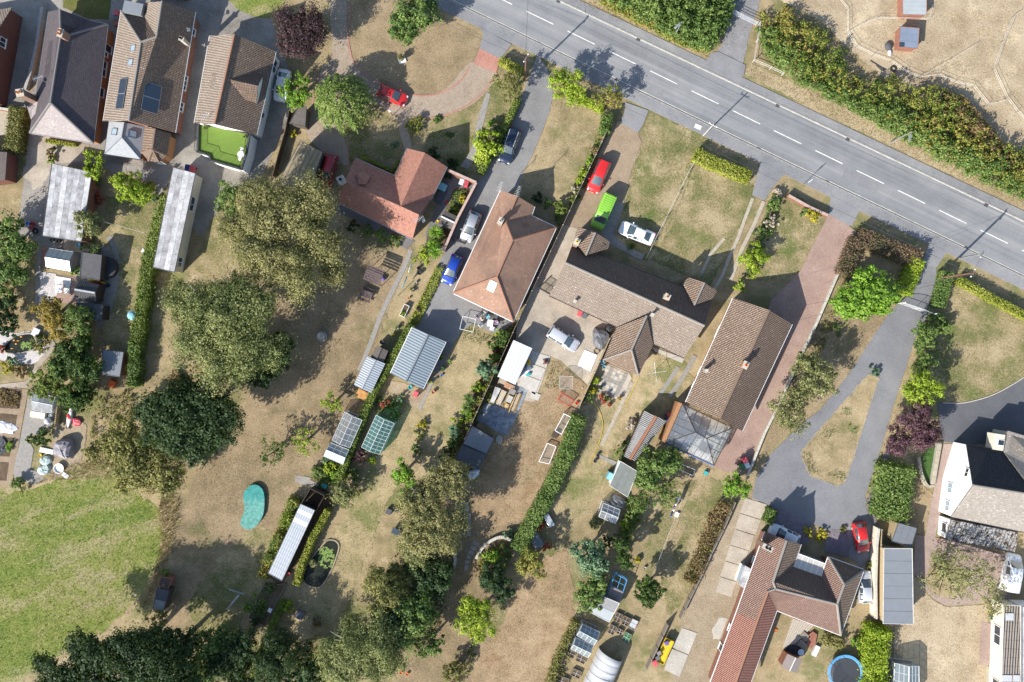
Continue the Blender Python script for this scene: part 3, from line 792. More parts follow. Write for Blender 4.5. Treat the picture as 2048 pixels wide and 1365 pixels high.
def gwall(label,pts,h,thick,m,cap=None,name='garden_wall',clen=.9,cat='wall',smooth=False,at_top=True):
 """masonry wall with separate coping stones"""
 if smooth: pts=catmull(pts,5,False)
 P=[W(p[0],p[1],h if at_top else 0) for p in pts];root=thing(name,label,cat,(P[0].x,P[0].y,0));mb=MB()
 for a,b in zip(P[:-1],P[1:]):
  L=math.hypot(b.x-a.x,b.y-a.y);ang=math.atan2(b.y-a.y,b.x-a.x);c=(a+b)/2
  mb.box((c.x,c.y,h/2),(L+thick*.5,thick,h),ang)
  if cap:
   n=max(1,round(L/clen))
   for k in range(n): q=a.lerp(b,(k+.5)/n);box('coping_stone',(q.x,q.y,h+.03+.004*(k % 2)),(L/n-.025,thick+.07,.06),cap,root,ang)
 mb.build('wall',m,root);return root
def pot(label,px,py,r,h,m,plant=None,name='plant_pot',ph=.4,z=0.0,group=None):
 c=W(px,py,z+h);root=thing(name,label, 'pot',(c.x,c.y,z),group)
 MB().lathe((c.x,c.y,z),[(0,.005),(r*.72,.005),(r,h),(r*.86,h),(r*.8,h*.75),(0,h*.75)],14).build('pot',m,root)
 if plant:
  SEED[0] += 1;rg=np.random.default_rng(SEED[0]);cp,cn=crown_pts(rg,[(c.x,c.y,z+h+ph*.4,r*1.15,r*1.15,ph*.6)],r*.4,12,1.6,.08,.6,-.5)
  V,F=leafquads(rg,cp,cn,.08,.6,.7);bigmesh('plant',V-np.array(root.location),F,plant,root)
 return root
def bin_(label,px,py,ang,m,lidm,name='wheelie_bin',wd=.58,dp=.72,h=1.05):
 c=W(px,py,h);a=R(ang);root=thing(name,label, 'bin',(c.x,c.y,0));ca,sa=math.cos(a),math.sin(a)
 def T(x,y,z): return (c.x+x*ca-y*sa,c.y+x*sa+y*ca,z)
 vs=[T(x*wd*.42,y*dp*.42,.06) for x,y in ((-1,-1),(1,-1),(1,1),(-1,1))]+[T(x*wd*.5,y*dp*.5,h-.06) for x,y in ((-1,-1),(1,-1),(1,1),(-1,1))]
 mesh('body',vs,CUBE_F,m,root)
 vs=[T(x*wd*.53,y*dp*.53,h-.06) for x,y in ((-1,-1),(1,-1),(1,1),(-1,1))]+[T(x*wd*.45,y*dp*.46,h+.03) for x,y in ((-1,-1),(1,-1),(1,1),(-1,1))]
 mesh('lid',vs,CUBE_F,lidm,root)
 MB().tube([T(-wd*.45,dp*.54,h-.03),T(wd*.45,dp*.54,h-.03)],.025,5).build('handle',lidm,root)
 for s in (-1,1): MB().tube([T(s*wd*.4,dp*.36,.1),T(s*wd*.5,dp*.36,.1)],.1,10).build('wheel', 'rubber',root)
 return root
def pole(label,bx,by,h,m='pole_wood',r=.13,name='telegraph_pole',arms=True,ang=0):
 b=W(bx,by,0);root=thing(name,label, 'pole',b);MB().tube([b,b+Vector((0,0,h))],[r,r*.7],8).build('post',m,root)
 if arms:
  d=Vector((math.cos(R(ang)),math.sin(R(ang)),0));t_=b+Vector((0,0,h-.35));MB().tube([t_-d*.55,t_+d*.55],.05,4).build('crossarm', 'grey_metal',root)
  for s in (-1,0,1): MB().lathe((t_.x+d.x*s*.5,t_.y+d.y*s*.5,t_.z+.03),[(.05,0),(.07,.06),(.04,.1),(.06,.16),(0,.18)],8).build('insulator', 'white_paint',root)
 return root
def wire(label,a,b,sag=.5,r=.018,name='overhead_wire',m='cable'):
 a,b=W(*a),W(*b);n=14;pts=[a.lerp(b,k/n)-Vector((0,0,sag*4*(k/n)*(1-k/n))) for k in range(n+1)]
 o=MB().tube(pts,r,4).build(name,m,None,loc=pts[0]);tag(o,label, 'wire');return o
def lamp(label,bx,by,h,px,py,m='grey_metal'):
 b=W(bx,by,0);e=W(px,py,h-.1);root=thing('street_lamp',label, 'lamp',b);tp=b+Vector((0,0,h))
 MB().tube([b,b+Vector((0,0,h*.5)),tp],[.09,.07,.05],8).build('post',m,root);MB().tube([tp,e],.035,6).build('arm',m,root)
 a=math.atan2(e.y-tp.y,e.x-tp.x);o=box('lantern',e,(.75,.28,.14),m,root,a,.04);box('lens',(e.x,e.y,e.z-.09),(.5,.2,.05), 'lamp_glass',o,a);return root
# ---------------------------------------------------------------- materials
gmat('tan_grass',[(.38,(0.127,0.119,0.053)),(.45,(0.204,0.165,0.089)),(.52,(0.292,0.226,0.131)),(.61,(0.385,0.308,0.189))],.06,.5,5.0,(.3,.36,.34),patch=(((.10,.125,.036),.16,.52),((.40,.325,.20),.4,.575)))
gmat('brown_grass',[(.37,(0.112,0.099,0.050)),(.45,(0.185,0.140,0.082)),(.52,(0.258,0.193,0.117)),(.62,(0.336,0.263,0.167))],.07,.4,5.0,(.34,.32,.34),patch=(((.085,.10,.035),.13,.555),((.34,.26,.165),.3,.59)))
gmat('mixed_grass',[(.39,(0.070,0.092,0.025)),(.46,(0.124,0.127,0.047)),(.52,(0.227,0.186,0.097)),(.60,(0.356,0.286,0.173))],.09,.35,4.5,(.3,.4,.3),patch=(((.075,.12,.022),.2,.555),((.38,.31,.185),.25,.57)))
gmat('green_lawn',[(.36,(.05,.075,.016)),(.46,(.082,.105,.022)),(.54,(.13,.125,.04)),(.66,(.21,.17,.08))],.12,.5,5.0,patch=(((.24,.19,.09),.3,.58),))
gmat('field_grass',[(.36,(0.064,0.107,0.017)),(.44,(0.113,0.167,0.022)),(.52,(0.178,0.200,0.043)),(.585,(0.264,0.237,0.114)),(.66,(0.319,0.270,0.192))],.2,.6,3.2,(.40,.30,.30),.12,ang=18,sx=.22,patch=(((.32,.265,.15),.3,.515),((.07,.125,.022),.9,.58)))
gmat('paddock_grass',[(.37,(.20,.155,.10)),(.45,(.30,.235,.155)),(.53,(.385,.31,.21)),(.64,(.46,.385,.275))],.05,.4,4.5,(.32,.34,.34),patch=(((.19,.14,.09),.3,.585),((.53,.44,.30),.16,.56)))
gmat('straw_lawn',[(.38,(0.151,0.140,0.063)),(.45,(0.238,0.194,0.105)),(.52,(0.335,0.265,0.152)),(.61,(0.432,0.351,0.215))],.08,.5,5.0,(.3,.36,.34),patch=(((.095,.125,.03),.14,.515),))
gmat('rusty_grass',[(.38,(0.138,0.106,0.058)),(.45,(0.223,0.159,0.092)),(.52,(0.302,0.217,0.131)),(.61,(0.392,0.302,0.194))],.1,.45,5.0,(.3,.36,.34),patch=(((.20,.12,.06),.2,.55),((.10,.105,.04),.22,.58)))
gmat('straw',[(.37,(.18,.14,.075)),(.45,(.28,.22,.13)),(.54,(.37,.30,.19)),(.64,(.45,.38,.25))],.1,.9,6.0,(.3,.3,.4),.1)
gmat('soil',[(.35,(.05,.035,.022)),(.5,(.10,.072,.048)),(.65,(.17,.125,.085))],.2,1.2,7.0)
gmat('bare_earth',[(.35,(.20,.155,.10)),(.5,(.29,.232,.158)),(.65,(.39,.325,.24))],.12,.7,5.0)
gmat('gravel_beige',[(.35,(.20,.155,.115)),(.5,(.31,.25,.19)),(.65,(.42,.35,.275))],.1,1.1,9.0,(.2,.25,.55),.06)
gmat('gravel_tan',[(.35,(.20,.145,.095)),(.5,(.285,.215,.15)),(.65,(.37,.295,.215))],.1,.9,9.0,(.25,.3,.45),.06)
gmat('gravel_white',[(.35,(.30,.275,.265)),(.5,(.47,.44,.43)),(.65,(.66,.63,.62))],.2,1.5,8.0,(.15,.25,.6),.06)
gmat('gravel_grey',[(.35,(.12,.12,.125)),(.5,(.20,.195,.20)),(.65,(.30,.295,.30))],.12,.9,9.0,(.25,.3,.45),.06)
gmat('slate_chips',[(.35,(.10,.085,.10)),(.5,(.175,.15,.17)),(.65,(.28,.25,.275))],.2,1.2,9.0,(.2,.25,.55),.06)
gmat('slate_blue',[(.40,(.10,.12,.15)),(.49,(.19,.215,.25)),(.56,(.30,.32,.345)),(.63,(.46,.45,.43))],.2,1.3,5.0,(.2,.4,.4),.04,patch=(((.30,.22,.17),.6,.6),))
gmat('drive_grey',[(.36,(.125,.125,.128)),(.47,(.185,.184,.184)),(.55,(.225,.222,.218)),(.66,(.29,.285,.275))],.07,.5,9.0,(.35,.3,.35),.03)
gmat('asphalt_drive',[(.36,(.115,.117,.128)),(.47,(.165,.167,.178)),(.55,(.195,.197,.207)),(.66,(.245,.245,.25))],.06,.4,9.0,(.45,.3,.25),.02)
gmat('asphalt_dark',[(.35,(.07,.072,.082)),(.5,(.105,.107,.118)),(.65,(.15,.15,.158))],.06,.4,9.0,(.45,.3,.25),.02)
gmat('pavement_asphalt',[(.36,(.14,.142,.152)),(.47,(.195,.197,.207)),(.55,(.232,.233,.238)),(.66,(.29,.288,.285))],.08,.5,8.0,(.4,.35,.25),.03)
gmat('concrete_tan',[(.37,(.21,.178,.14)),(.46,(.315,.27,.215)),(.54,(.39,.34,.275)),(.64,(.48,.43,.36))],.09,.5,6.0,(.4,.38,.22),.02)
gmat('concrete_grey',[(.37,(.135,.125,.11)),(.46,(.21,.195,.172)),(.54,(.27,.252,.225)),(.64,(.36,.335,.30))],.1,.5,6.0,(.4,.38,.22),.02)
gmat('concrete_pale',[(.35,(.28,.26,.225)),(.5,(.38,.355,.31)),(.65,(.49,.465,.42))],.1,.6,6.0,(.4,.38,.22),.02)
gmat('block_paving_pink',[(.35,(.20,.135,.11)),(.5,(.29,.20,.165)),(.65,(.38,.28,.235))],.08,.5,5.5,(.3,.35,.35),.03)
gmat('block_paving_red',[(.35,(.26,.12,.09)),(.5,(.36,.18,.14)),(.65,(.45,.25,.20))],.1,.7,7.0,(.3,.35,.35),.03)
gmat('block_paving_mixed',[(.35,(.21,.15,.125)),(.5,(.30,.225,.195)),(.65,(.40,.315,.28))],.1,.7,7.0,(.3,.3,.4),.03)
gmat('pond_water_bed',[(.35,(.012,.015,.012)),(.5,(.022,.026,.02)),(.65,(.035,.04,.03))],.3,1,3,bmp=0,rough=.12)
m,n,o=newmat('road_asphalt');p=pos(n)
mp=n.nodes.new('ShaderNodeMapping');mp.inputs['Rotation'].default_value=(0,0,R(25.5));n.links.new(p,mp.inputs[0])
mp2=n.nodes.new('ShaderNodeMapping');mp2.inputs['Scale'].default_value=(.02,1.0,1.0);n.links.new(mp.outputs[0],mp2.inputs[0])
a=noise(n,mp2.outputs[0],.75,3,.6);b=noise(n,p,.3,5,.65);f=noise(n,p,9.0,3,.7)
s=math_(n, 'ADD',math_(n, 'ADD',math_(n, 'MULTIPLY',a,.55),math_(n, 'MULTIPLY',b,.25)),math_(n, 'MULTIPLY',f,.2))
cc=ramp(n,s,[(.37,(.145,.149,.158)),(.48,(.205,.209,.217)),(.55,(.243,.246,.25)),(.66,(.30,.30,.30))])
ln=n.nodes.new('ShaderNodeMapping');ln.inputs['Scale'].default_value=(.012,2.6,1);n.links.new(mp.outputs[0],ln.inputs[0])
ls=noise(n,ln.outputs[0],1.0,4,.7);cc=mix(n,math_(n, 'MULTIPLY',math_(n, 'MULTIPLY',math_(n, 'SUBTRACT',ls,.6),9,True),.45),cc,(.095,.10,.115))
sp=noise(n,p,.55,5,.75);cc=mix(n,math_(n, 'MULTIPLY',math_(n, 'MULTIPLY',math_(n, 'SUBTRACT',sp,.68),14,True),.5),cc,(.07,.075,.085))
princ(n,o,cc,.85,0,.25,bump(n,f,.01))
for nm,c,kw in (('white_paint',(.78,.78,.76),dict(rough=.45,var=.06)),('road_paint',(.64,.63,.60),dict(rough=.7,var=.35,scale=3.5)),
 ('edge_paint',(.52,.50,.44),dict(rough=.7,var=.3,scale=1.2)),('white_plastic',(.74,.74,.74),dict(rough=.4,var=.05)),('white_render',(.80,.80,.78),dict(var=.07,scale=.6)),
 ('cream_render',(.62,.57,.47),dict(var=.12,scale=.7)),('brick_red',(.22,.105,.075),dict(var=.4,scale=5,bmp=.02)),('brick_dark',(.15,.065,.05),dict(var=.4,scale=5,bmp=.02)),
 ('brick_orange',(.36,.185,.09),dict(var=.35,scale=5,bmp=.02)),('brick_brown',(.26,.17,.125),dict(var=.3,scale=5,bmp=.02)),('mortar',(.42,.39,.33),dict(var=.3,scale=4)),('terracotta',(.42,.19,.09),dict(var=.15)),
 ('grey_metal',(.34,.35,.37),dict(rough=.45,metal=.5)),('light_metal',(.60,.61,.63),dict(rough=.35,metal=.6)),('pale_metal',(.66,.67,.68),dict(rough=.4,metal=.2)),('dark_metal',(.06,.06,.065),dict(rough=.4,metal=.4)),
 ('black_plastic',(.018,.018,.02),dict(rough=.5)),('rubber',(.02,.02,.02),dict(rough=.8)),('cable',(.05,.05,.055),dict(rough=.7)),('rope_pale',(.6,.6,.56),dict(rough=.9)),
 ('bark',(.12,.095,.07),dict(var=.4,scale=8)),('birch_bark',(.42,.40,.36),dict(var=.4,scale=6)),('pole_wood',(.16,.085,.06),dict(var=.3,scale=6)),('pole_pale',(.42,.40,.36),dict(var=.25,scale=6)),
 ('fence_wood',(.22,.19,.155),dict(var=.3,scale=6)),('fence_tan',(.42,.33,.20),dict(var=.3,scale=6)),('fence_dark',(.10,.078,.06),dict(var=.3,scale=6)),('wood_red',(.26,.115,.08),dict(var=.35,scale=5)),('wood_dark',(.07,.05,.042),dict(var=.4,scale=6)),('wood_plank',(.42,.36,.27),dict(var=.35,scale=7)),('timber_new',(.48,.33,.16),dict(var=.35,scale=7)),('decking',(.40,.36,.30),dict(var=.35,scale=6)),('wood_orange',(.45,.24,.08),dict(var=.5,scale=2.5)),('shed_purple',(.115,.085,.085),dict(var=.35,scale=6)),
 ('kerb',(.26,.255,.245),dict(var=.2)),('concrete_post',(.40,.38,.34),dict(var=.2)),('stone_cap',(.46,.43,.37),dict(var=.25,scale=4)),('grey_cap',(.33,.32,.32),dict(var=.2,scale=4)),('pink_cap',(.42,.31,.27),dict(var=.2,scale=4)),('slab_grey',(.25,.235,.215),dict(var=.25,scale=3)),('slab_tan',(.36,.32,.25),dict(var=.25,scale=3)),('slab_pale',(.44,.42,.38),dict(var=.2,scale=3)),('slab_dark',(.15,.145,.145),dict(var=.25,scale=3)),
 ('dark_edge',(.07,.075,.08),dict(rough=.6)),('pale_edge',(.55,.54,.51),dict(rough=.6)),('felt_grey',(.235,.24,.245),dict(var=.18,scale=2,bmp=.01)),('felt_dark',(.075,.08,.088),dict(var=.25,scale=2)),('felt_green',(.155,.17,.16),dict(var=.2,scale=2)),('felt_black',(.035,.037,.042),dict(var=.3,scale=2)),
 ('felt_white',(.36,.36,.37),dict(var=.6,scale=.9,bmp=.01)),('felt_white2',(.29,.285,.295),dict(var=.6,scale=1.1,bmp=.01)),('felt_white3',(.42,.42,.425),dict(var=.5,scale=.8,bmp=.01)),('flat_blue_grey',(.18,.20,.222),dict(var=.08,scale=1)),('shelter_blue',(.175,.21,.275),dict(var=.12,scale=1)),('shelter_grey',(.33,.36,.375),dict(var=.1,scale=1)),('flat_slate',(.15,.165,.185),dict(var=.12)),
 ('turf_green',(.125,.20,.032),dict(var=.14,scale=3)),('turf_dark',(.05,.105,.022),dict(var=.2,scale=2)),('pool_cover',(.03,.25,.23),dict(var=.4,scale=1.6,rough=.5,bmp=.08)),('pool_cover_pale',(.11,.33,.285),dict(var=.5,scale=2.5,rough=.5,bmp=.08)),
 ('bag_green',(.36,.44,.41),dict(rough=.5)),('tarp_grey',(.12,.125,.135),dict(var=.2,rough=.5)),('tarp_mauve',(.25,.235,.255),dict(var=.15,rough=.6)),('plastic_white',(.62,.64,.68),dict(var=.25,rough=.4)),('poly_white',(.46,.47,.48),dict(var=.14,rough=.4,scale=1)),('red_plastic',(.50,.025,.025),dict(rough=.4)),('pink_plastic',(.50,.09,.11),dict(rough=.5)),('blue_plastic',(.04,.16,.50),dict(rough=.4)),('teal_plastic',(.05,.34,.36),dict(rough=.5)),('yellow_plastic',(.62,.44,.03),dict(rough=.45)),('orange_plastic',(.60,.13,.03),dict(rough=.4)),('green_plastic',(.05,.17,.07),dict(rough=.5)),('purple_cloth',(.15,.10,.30),dict(rough=.8)),('cloth_blue',(.06,.13,.42),dict(rough=.9)),('cloth_white',(.72,.72,.74),dict(rough=.9,var=.08)),('cloth_lilac',(.17,.14,.27),dict(rough=.9)),('cloth_navy',(.03,.05,.16),dict(rough=.9)),('cloth_aqua',(.20,.42,.48),dict(rough=.9)),('cloth_grey',(.10,.10,.11),dict(rough=.9)),('skin',(.50,.30,.21),dict(rough=.55,var=.06)),('hair_grey',(.45,.43,.38),dict(rough=.7)),('hair_brown',(.08,.05,.03),dict(rough=.7)),
 ('trampoline_mat',(.045,.05,.06),dict(rough=.6,var=.1)),('trampoline_blue',(.10,.34,.62),dict(rough=.5,var=.12)),('brown_roof_board',(.235,.20,.185),dict(var=.08)),('stone',(.36,.34,.30),dict(var=.35,scale=4,bmp=.03)),('firewood',(.45,.27,.17),dict(var=.5,scale=9)),('net',(.5,.5,.5),dict(rough=.8)),('manhole',(.10,.10,.10),dict(rough=.6,metal=.3)),('flower_red',(.60,.03,.02),dict(rough=.6)),('lily_pad',(.16,.24,.06),dict(var=.3,scale=6)),('board_white',(.82,.82,.82),dict(var=.03)),('fish_orange',(.65,.28,.03),dict(rough=.4))):
 mat(nm,c,**kw)
for nm,c,r_,mt in (('paint_red',(.50,.018,.018),.28,0),('paint_dark_red',(.36,.012,.018),.3,0),('paint_navy',(.018,.03,.06),.22,.3),('paint_silver',(.46,.475,.50),.3,.5),('paint_blue',(.012,.05,.34),.25,.1),('paint_white',(.70,.72,.745),.28,0),('paint_lime',(.22,.48,.05),.3,0),('paint_black',(.012,.013,.016),.22,.1),('paint_pale_silver',(.56,.58,.61),.3,.3)):
 mat(nm,c,rough=r_,var=.03,metal=mt,spec=.5,coat=.6)
mat('car_glass',(.05,.075,.085),rough=.06,var=.5,spec=1.0,scale=.9,coat=.8);mat('lamp_glass',(.72,.74,.76),rough=.12,var=.05,spec=.8);mat('tail_red',(.45,.012,.012),rough=.2,var=.05,spec=.6)
mat('pane_dark',(.03,.04,.05),rough=.08,var=.2,spec=.8);mat('pane_sky',(.28,.36,.42),rough=.1,var=.1,spec=.8);mat('solar_panel',(.035,.05,.075),rough=.15,var=.1,spec=.7);mat('pane_blue',(.06,.09,.18),rough=.1,var=.15,spec=.8)
glass('glass',(.86,.93,.92),.70);glass('glass_green',(.35,.72,.62),.66,.1,(.3,.62,.56));glass('glass_clear',(.94,.97,.97),.68,.12,(.62,.68,.72));glass('glass_white',(.9,.95,.95),.45,.3,(.42,.52,.55));glass('net_mesh',(.98,.98,.98),.86,.8,(.7,.7,.7));glass('net_dark',(.9,.9,.9),.72,.8,(.03,.03,.03));glass('net_red',(.98,.97,.97),.82,.8,(.6,.3,.25))
mat('poly_sheet',(.52,.50,.45),rough=.4,var=.1)
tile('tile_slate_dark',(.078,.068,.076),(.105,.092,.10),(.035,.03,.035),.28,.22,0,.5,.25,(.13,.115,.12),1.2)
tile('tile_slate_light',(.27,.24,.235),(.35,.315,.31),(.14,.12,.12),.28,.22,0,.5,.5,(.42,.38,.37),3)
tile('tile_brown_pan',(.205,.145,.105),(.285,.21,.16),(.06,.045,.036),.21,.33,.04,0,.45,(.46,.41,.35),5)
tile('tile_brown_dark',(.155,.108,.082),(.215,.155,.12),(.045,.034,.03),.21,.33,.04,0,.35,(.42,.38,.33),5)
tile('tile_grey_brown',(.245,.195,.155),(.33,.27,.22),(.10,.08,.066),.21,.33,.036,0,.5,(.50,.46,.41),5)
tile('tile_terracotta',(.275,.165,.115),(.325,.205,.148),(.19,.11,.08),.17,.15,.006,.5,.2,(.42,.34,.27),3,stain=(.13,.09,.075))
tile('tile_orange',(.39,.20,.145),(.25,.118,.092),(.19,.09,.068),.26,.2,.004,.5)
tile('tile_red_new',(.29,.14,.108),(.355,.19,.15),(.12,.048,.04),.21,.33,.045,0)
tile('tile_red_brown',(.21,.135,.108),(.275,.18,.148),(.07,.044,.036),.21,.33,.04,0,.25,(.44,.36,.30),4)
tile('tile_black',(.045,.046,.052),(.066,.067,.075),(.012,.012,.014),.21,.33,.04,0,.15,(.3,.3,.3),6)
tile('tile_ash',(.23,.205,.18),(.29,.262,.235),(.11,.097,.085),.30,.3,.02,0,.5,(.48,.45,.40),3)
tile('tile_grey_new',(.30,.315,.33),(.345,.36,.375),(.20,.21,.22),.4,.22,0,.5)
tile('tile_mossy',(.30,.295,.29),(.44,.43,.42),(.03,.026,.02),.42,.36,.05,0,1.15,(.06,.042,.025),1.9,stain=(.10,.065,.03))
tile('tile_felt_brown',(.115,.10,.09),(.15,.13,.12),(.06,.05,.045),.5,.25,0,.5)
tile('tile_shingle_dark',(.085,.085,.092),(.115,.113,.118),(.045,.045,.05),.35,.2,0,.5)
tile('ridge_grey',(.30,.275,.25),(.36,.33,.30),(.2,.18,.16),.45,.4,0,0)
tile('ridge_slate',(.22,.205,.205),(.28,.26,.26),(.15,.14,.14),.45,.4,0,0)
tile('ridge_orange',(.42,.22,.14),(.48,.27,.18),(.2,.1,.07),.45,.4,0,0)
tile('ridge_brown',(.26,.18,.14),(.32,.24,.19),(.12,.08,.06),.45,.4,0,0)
corr('corr_blue',(.18,.222,.255),(.22,.262,.295),.34,.02,0,.45);corr('corr_white',(.54,.55,.56),(.64,.65,.655),.55,.012,0,.5);corr('corr_white_long',(.52,.53,.54),(.62,.63,.635),.42,.022,0,.5,None,1)
corr('corr_silver',(.33,.365,.40),(.42,.45,.48),.3,.014,.1,.45);corr('corr_silver2',(.28,.315,.35),(.36,.39,.42),.3,.016,.1,.45);corr('corr_grey',(.205,.20,.195),(.285,.28,.27),.22,.045,0,.8,(.10,.095,.09));corr('corr_moss',(.215,.175,.115),(.29,.24,.165),.6,.05,0,.9,(.12,.125,.05));corr('corr_brown',(.225,.19,.16),(.30,.26,.225),.33,.1,0,.8);corr('corr_dark',(.035,.037,.042),(.055,.057,.062),.22,.03,0,.6);corr('corr_rust',(.235,.10,.06),(.34,.16,.095),.22,.03,0,.8)
for nm,cols in (('lf_birch',[(0.102,0.116,0.042),(0.198,0.198,0.072),(0.299,0.282,0.114),(0.407,0.365,0.161)]),('lf_birch_green',[(0.080,0.110,0.037),(0.160,0.192,0.064),(0.245,0.270,0.098),(0.331,0.342,0.134)]),('lf_dark',[(0.012,0.031,0.011),(0.026,0.056,0.017),(0.043,0.083,0.027),(0.063,0.107,0.038)]),('lf_mid',[(0.050,0.097,0.025),(0.101,0.172,0.040),(0.162,0.246,0.061),(0.234,0.308,0.088)]),('lf_bright',[(0.072,0.160,0.015),(0.135,0.271,0.025),(0.208,0.375,0.039),(0.287,0.447,0.064)]),('lf_lime',[(0.116,0.189,0.014),(0.217,0.319,0.023),(0.326,0.435,0.036),(0.435,0.493,0.072)]),('lf_yellow',[(0.196,0.218,0.014),(0.345,0.322,0.021),(0.483,0.414,0.034),(0.598,0.483,0.081)]),('lf_golden',[(.14,.125,.03),(.25,.20,.04),(.36,.26,.05),(.40,.26,.05)]),('lf_purple',[(0.025,0.013,0.018),(0.053,0.027,0.035),(0.094,0.053,0.062),(0.150,0.098,0.106)]),('lf_plum',[(0.047,0.019,0.030),(0.101,0.043,0.062),(0.162,0.081,0.101),(0.223,0.135,0.149)]),('lf_willow',[(0.087,0.145,0.029),(0.160,0.239,0.051),(0.239,0.319,0.080),(0.319,0.377,0.131)]),('lf_bluegreen',[(0.055,0.114,0.058),(0.110,0.198,0.105),(0.172,0.289,0.157),(0.234,0.351,0.191)]),('lf_olive',[(0.088,0.097,0.026),(0.167,0.176,0.050),(0.246,0.238,0.074),(0.334,0.299,0.114)]),('lf_pale',[(0.102,0.123,0.043),(0.189,0.210,0.072),(0.290,0.297,0.123),(0.406,0.392,0.189)]),('lf_autumn',[(0.054,0.115,0.024),(0.115,0.189,0.034),(0.230,0.270,0.047),(0.378,0.324,0.074),(0.338,0.203,0.081)]),('lf_rust',[(0.078,0.091,0.029),(0.169,0.124,0.052),(0.286,0.189,0.091),(0.390,0.286,0.143)]),('lf_red',[(0.189,0.029,0.022),(0.362,0.065,0.043),(0.493,0.116,0.072),(0.435,0.203,0.087)]),('lf_hedge',[(0.055,0.094,0.020),(0.119,0.178,0.032),(0.202,0.265,0.053),(0.284,0.333,0.084)]),('lf_box',[(0.151,0.184,0.025),(0.241,0.283,0.037),(0.325,0.350,0.059),(0.400,0.408,0.092)]),('lf_straw',[(0.198,0.143,0.061),(0.308,0.226,0.099),(0.418,0.319,0.154),(0.506,0.407,0.220)]),('lf_grass',[(0.090,0.140,0.021),(0.140,0.194,0.028),(0.189,0.216,0.046),(0.288,0.252,0.127)]),('lf_conifer',[(0.019,0.046,0.014),(0.043,0.089,0.022),(0.081,0.142,0.030),(0.149,0.223,0.041)]),('lf_blossom',[(0.110,0.110,0.055),(0.330,0.264,0.198),(0.550,0.462,0.385),(0.682,0.605,0.528)]),('lf_maroon_hedge',[(0.065,0.091,0.033),(0.143,0.111,0.065),(0.221,0.137,0.104),(0.260,0.208,0.098)])):
 leafmat(nm,cols,.28,.16 if nm in ('lf_autumn', 'lf_rust', 'lf_mid', 'lf_maroon_hedge') else .35)
# ---------------------------------------------------------------- ground
g=mesh('ground',[(-260,-200,0),(260,-200,0),(260,200,0),(-260,200,0)],[(0,1,2,3)], 'tan_grass');g['kind']='structure'
def yN(x): return .4748*(x-1115)
def yS(x): return 299+.4815*(x-1518)
road=sheet('road', 'road_asphalt',[(600,yN(600)),(2700,yN(2700)),(2700,yS(2700)),(600,yS(600))],3)
ribbon('edge_line', 'edge_paint',[(600,yN(600)+1.5),(2700,yN(2700)+1.5)],1.9,5,parent=road)
ribbon('edge_line', 'edge_paint',[(600,yS(600)-3.2),(2700,yS(2700)-3.2)],1.5,5,parent=road)
for k in range(-3,14):
 x,y=1052.6+82.55*k,23+39.8*k
 ribbon('centre_dash', 'road_paint',[(x,y),(x+54.5,y+26.5)],1.9,5,parent=road)
for (x,y) in t(2,0, '1235,12 1080,342')+t(3,0, '298,310 130,632 1383,828 1235,1165')+t(4,0, '293,1090')+t(4,1, '130,135 1215,650 1372,315'):
 c=W(x,y);box('drain_cover',(c.x,c.y,.06),(.5,.42,.012), 'manhole',road,R(-25))
def pave(name,pts,m,z=.11):
 P=[W(*p[:2]) for p in pts];o=MB().prism([(p.x,p.y) for p in P],0.0,z).build(name,m);o['kind']='structure';return o
pn=pave('pavement',[(600,yN(600)-20),(2700,yN(2700)-20),(2700,yN(2700)-2.5),(600,yN(600)-2.5)], 'pavement_asphalt',.07)
ps=pave('pavement',[(600,yS(600)+2.2),(2700,yS(2700)+2.2),(2700,yS(2700)+26),(600,yS(600)+27)], 'pavement_asphalt',.08)
for (f,sg,par,zh) in ((yS,1,ps,.13),(yN,-1,pn,.10)):
 x=600.0
 while x<2200:
  a,b=W(x,f(x)+sg*1.0),W(x+12.2,f(x+12.2)+sg*1.0);c=(a+b)/2
  if x>820: box('kerb_stone',(c.x,c.y,zh/2),((b-a).length-.02,.14,zh), 'kerb',par,math.atan2(b.y-a.y,b.x-a.x))
  x += 12.4
def PV(pts): return [(p[0],p[1]) for p in pts]
sheet('verge', 'straw',[(1100,-40),(1160,-5),(1290,58),(1370,98),(1420,118),(1436,100),(1330,60),(1200,0),(1150,-40)],2,1.2)
sheet('verge', 'straw',[(1490,148),(1640,225),(1900,348),(2100,445),(2100,405),(1900,318),(1700,222),(1500,125)],2,1.2)
sheet('apron', 'pavement_asphalt',t(3,0, '920,405 1135,510 1120,590 1060,650 805,520 860,420'),0,z=.098)
sheet('apron', 'pavement_asphalt',t(2,0, '620,215 870,350 785,465 620,380 650,270'),0,z=.098)
sheet('apron', 'pavement_asphalt',pp('1250,205 1297,222 1286,250 1275,267 1240,246 1250,222'),0,z=.098)
sheet('apron', 'pavement_asphalt',pp('1520,322 1570,347 1545,375 1528,402 1504,391'),0,z=.098)
sheet('apron', 'pavement_asphalt',pp('1661,390 1718,422 1704,452 1696,452 1657,429'),0,z=.098)
sheet('apron', 'pavement_asphalt',pp('1858,486 1893,504 1872,536 1843,528'),0,z=.098)
tk=sheet('track', 'gravel_grey',pp('1460,-40 1530,-40 1517,10 1502,60 1490,110 1484,130 1436,104 1450,70 1468,20'),3,1.0)
sheet('paddock', 'paddock_grass',pp('1525,-60 2200,-60 2200,440 2048,340 1960,270 1860,210 1760,150 1700,100 1640,40 1560,0'),1,1.5)
sheet('yard', 'concrete_grey',pp('-60,-60 460,-60 455,0 490,25 545,40 565,110 582,145 580,225 562,270 525,350 490,380 445,400 425,440 405,475 370,440 345,340 300,345 200,332 110,330 95,480 60,500 35,475 45,380 58,280 60,215 -60,240'),2)
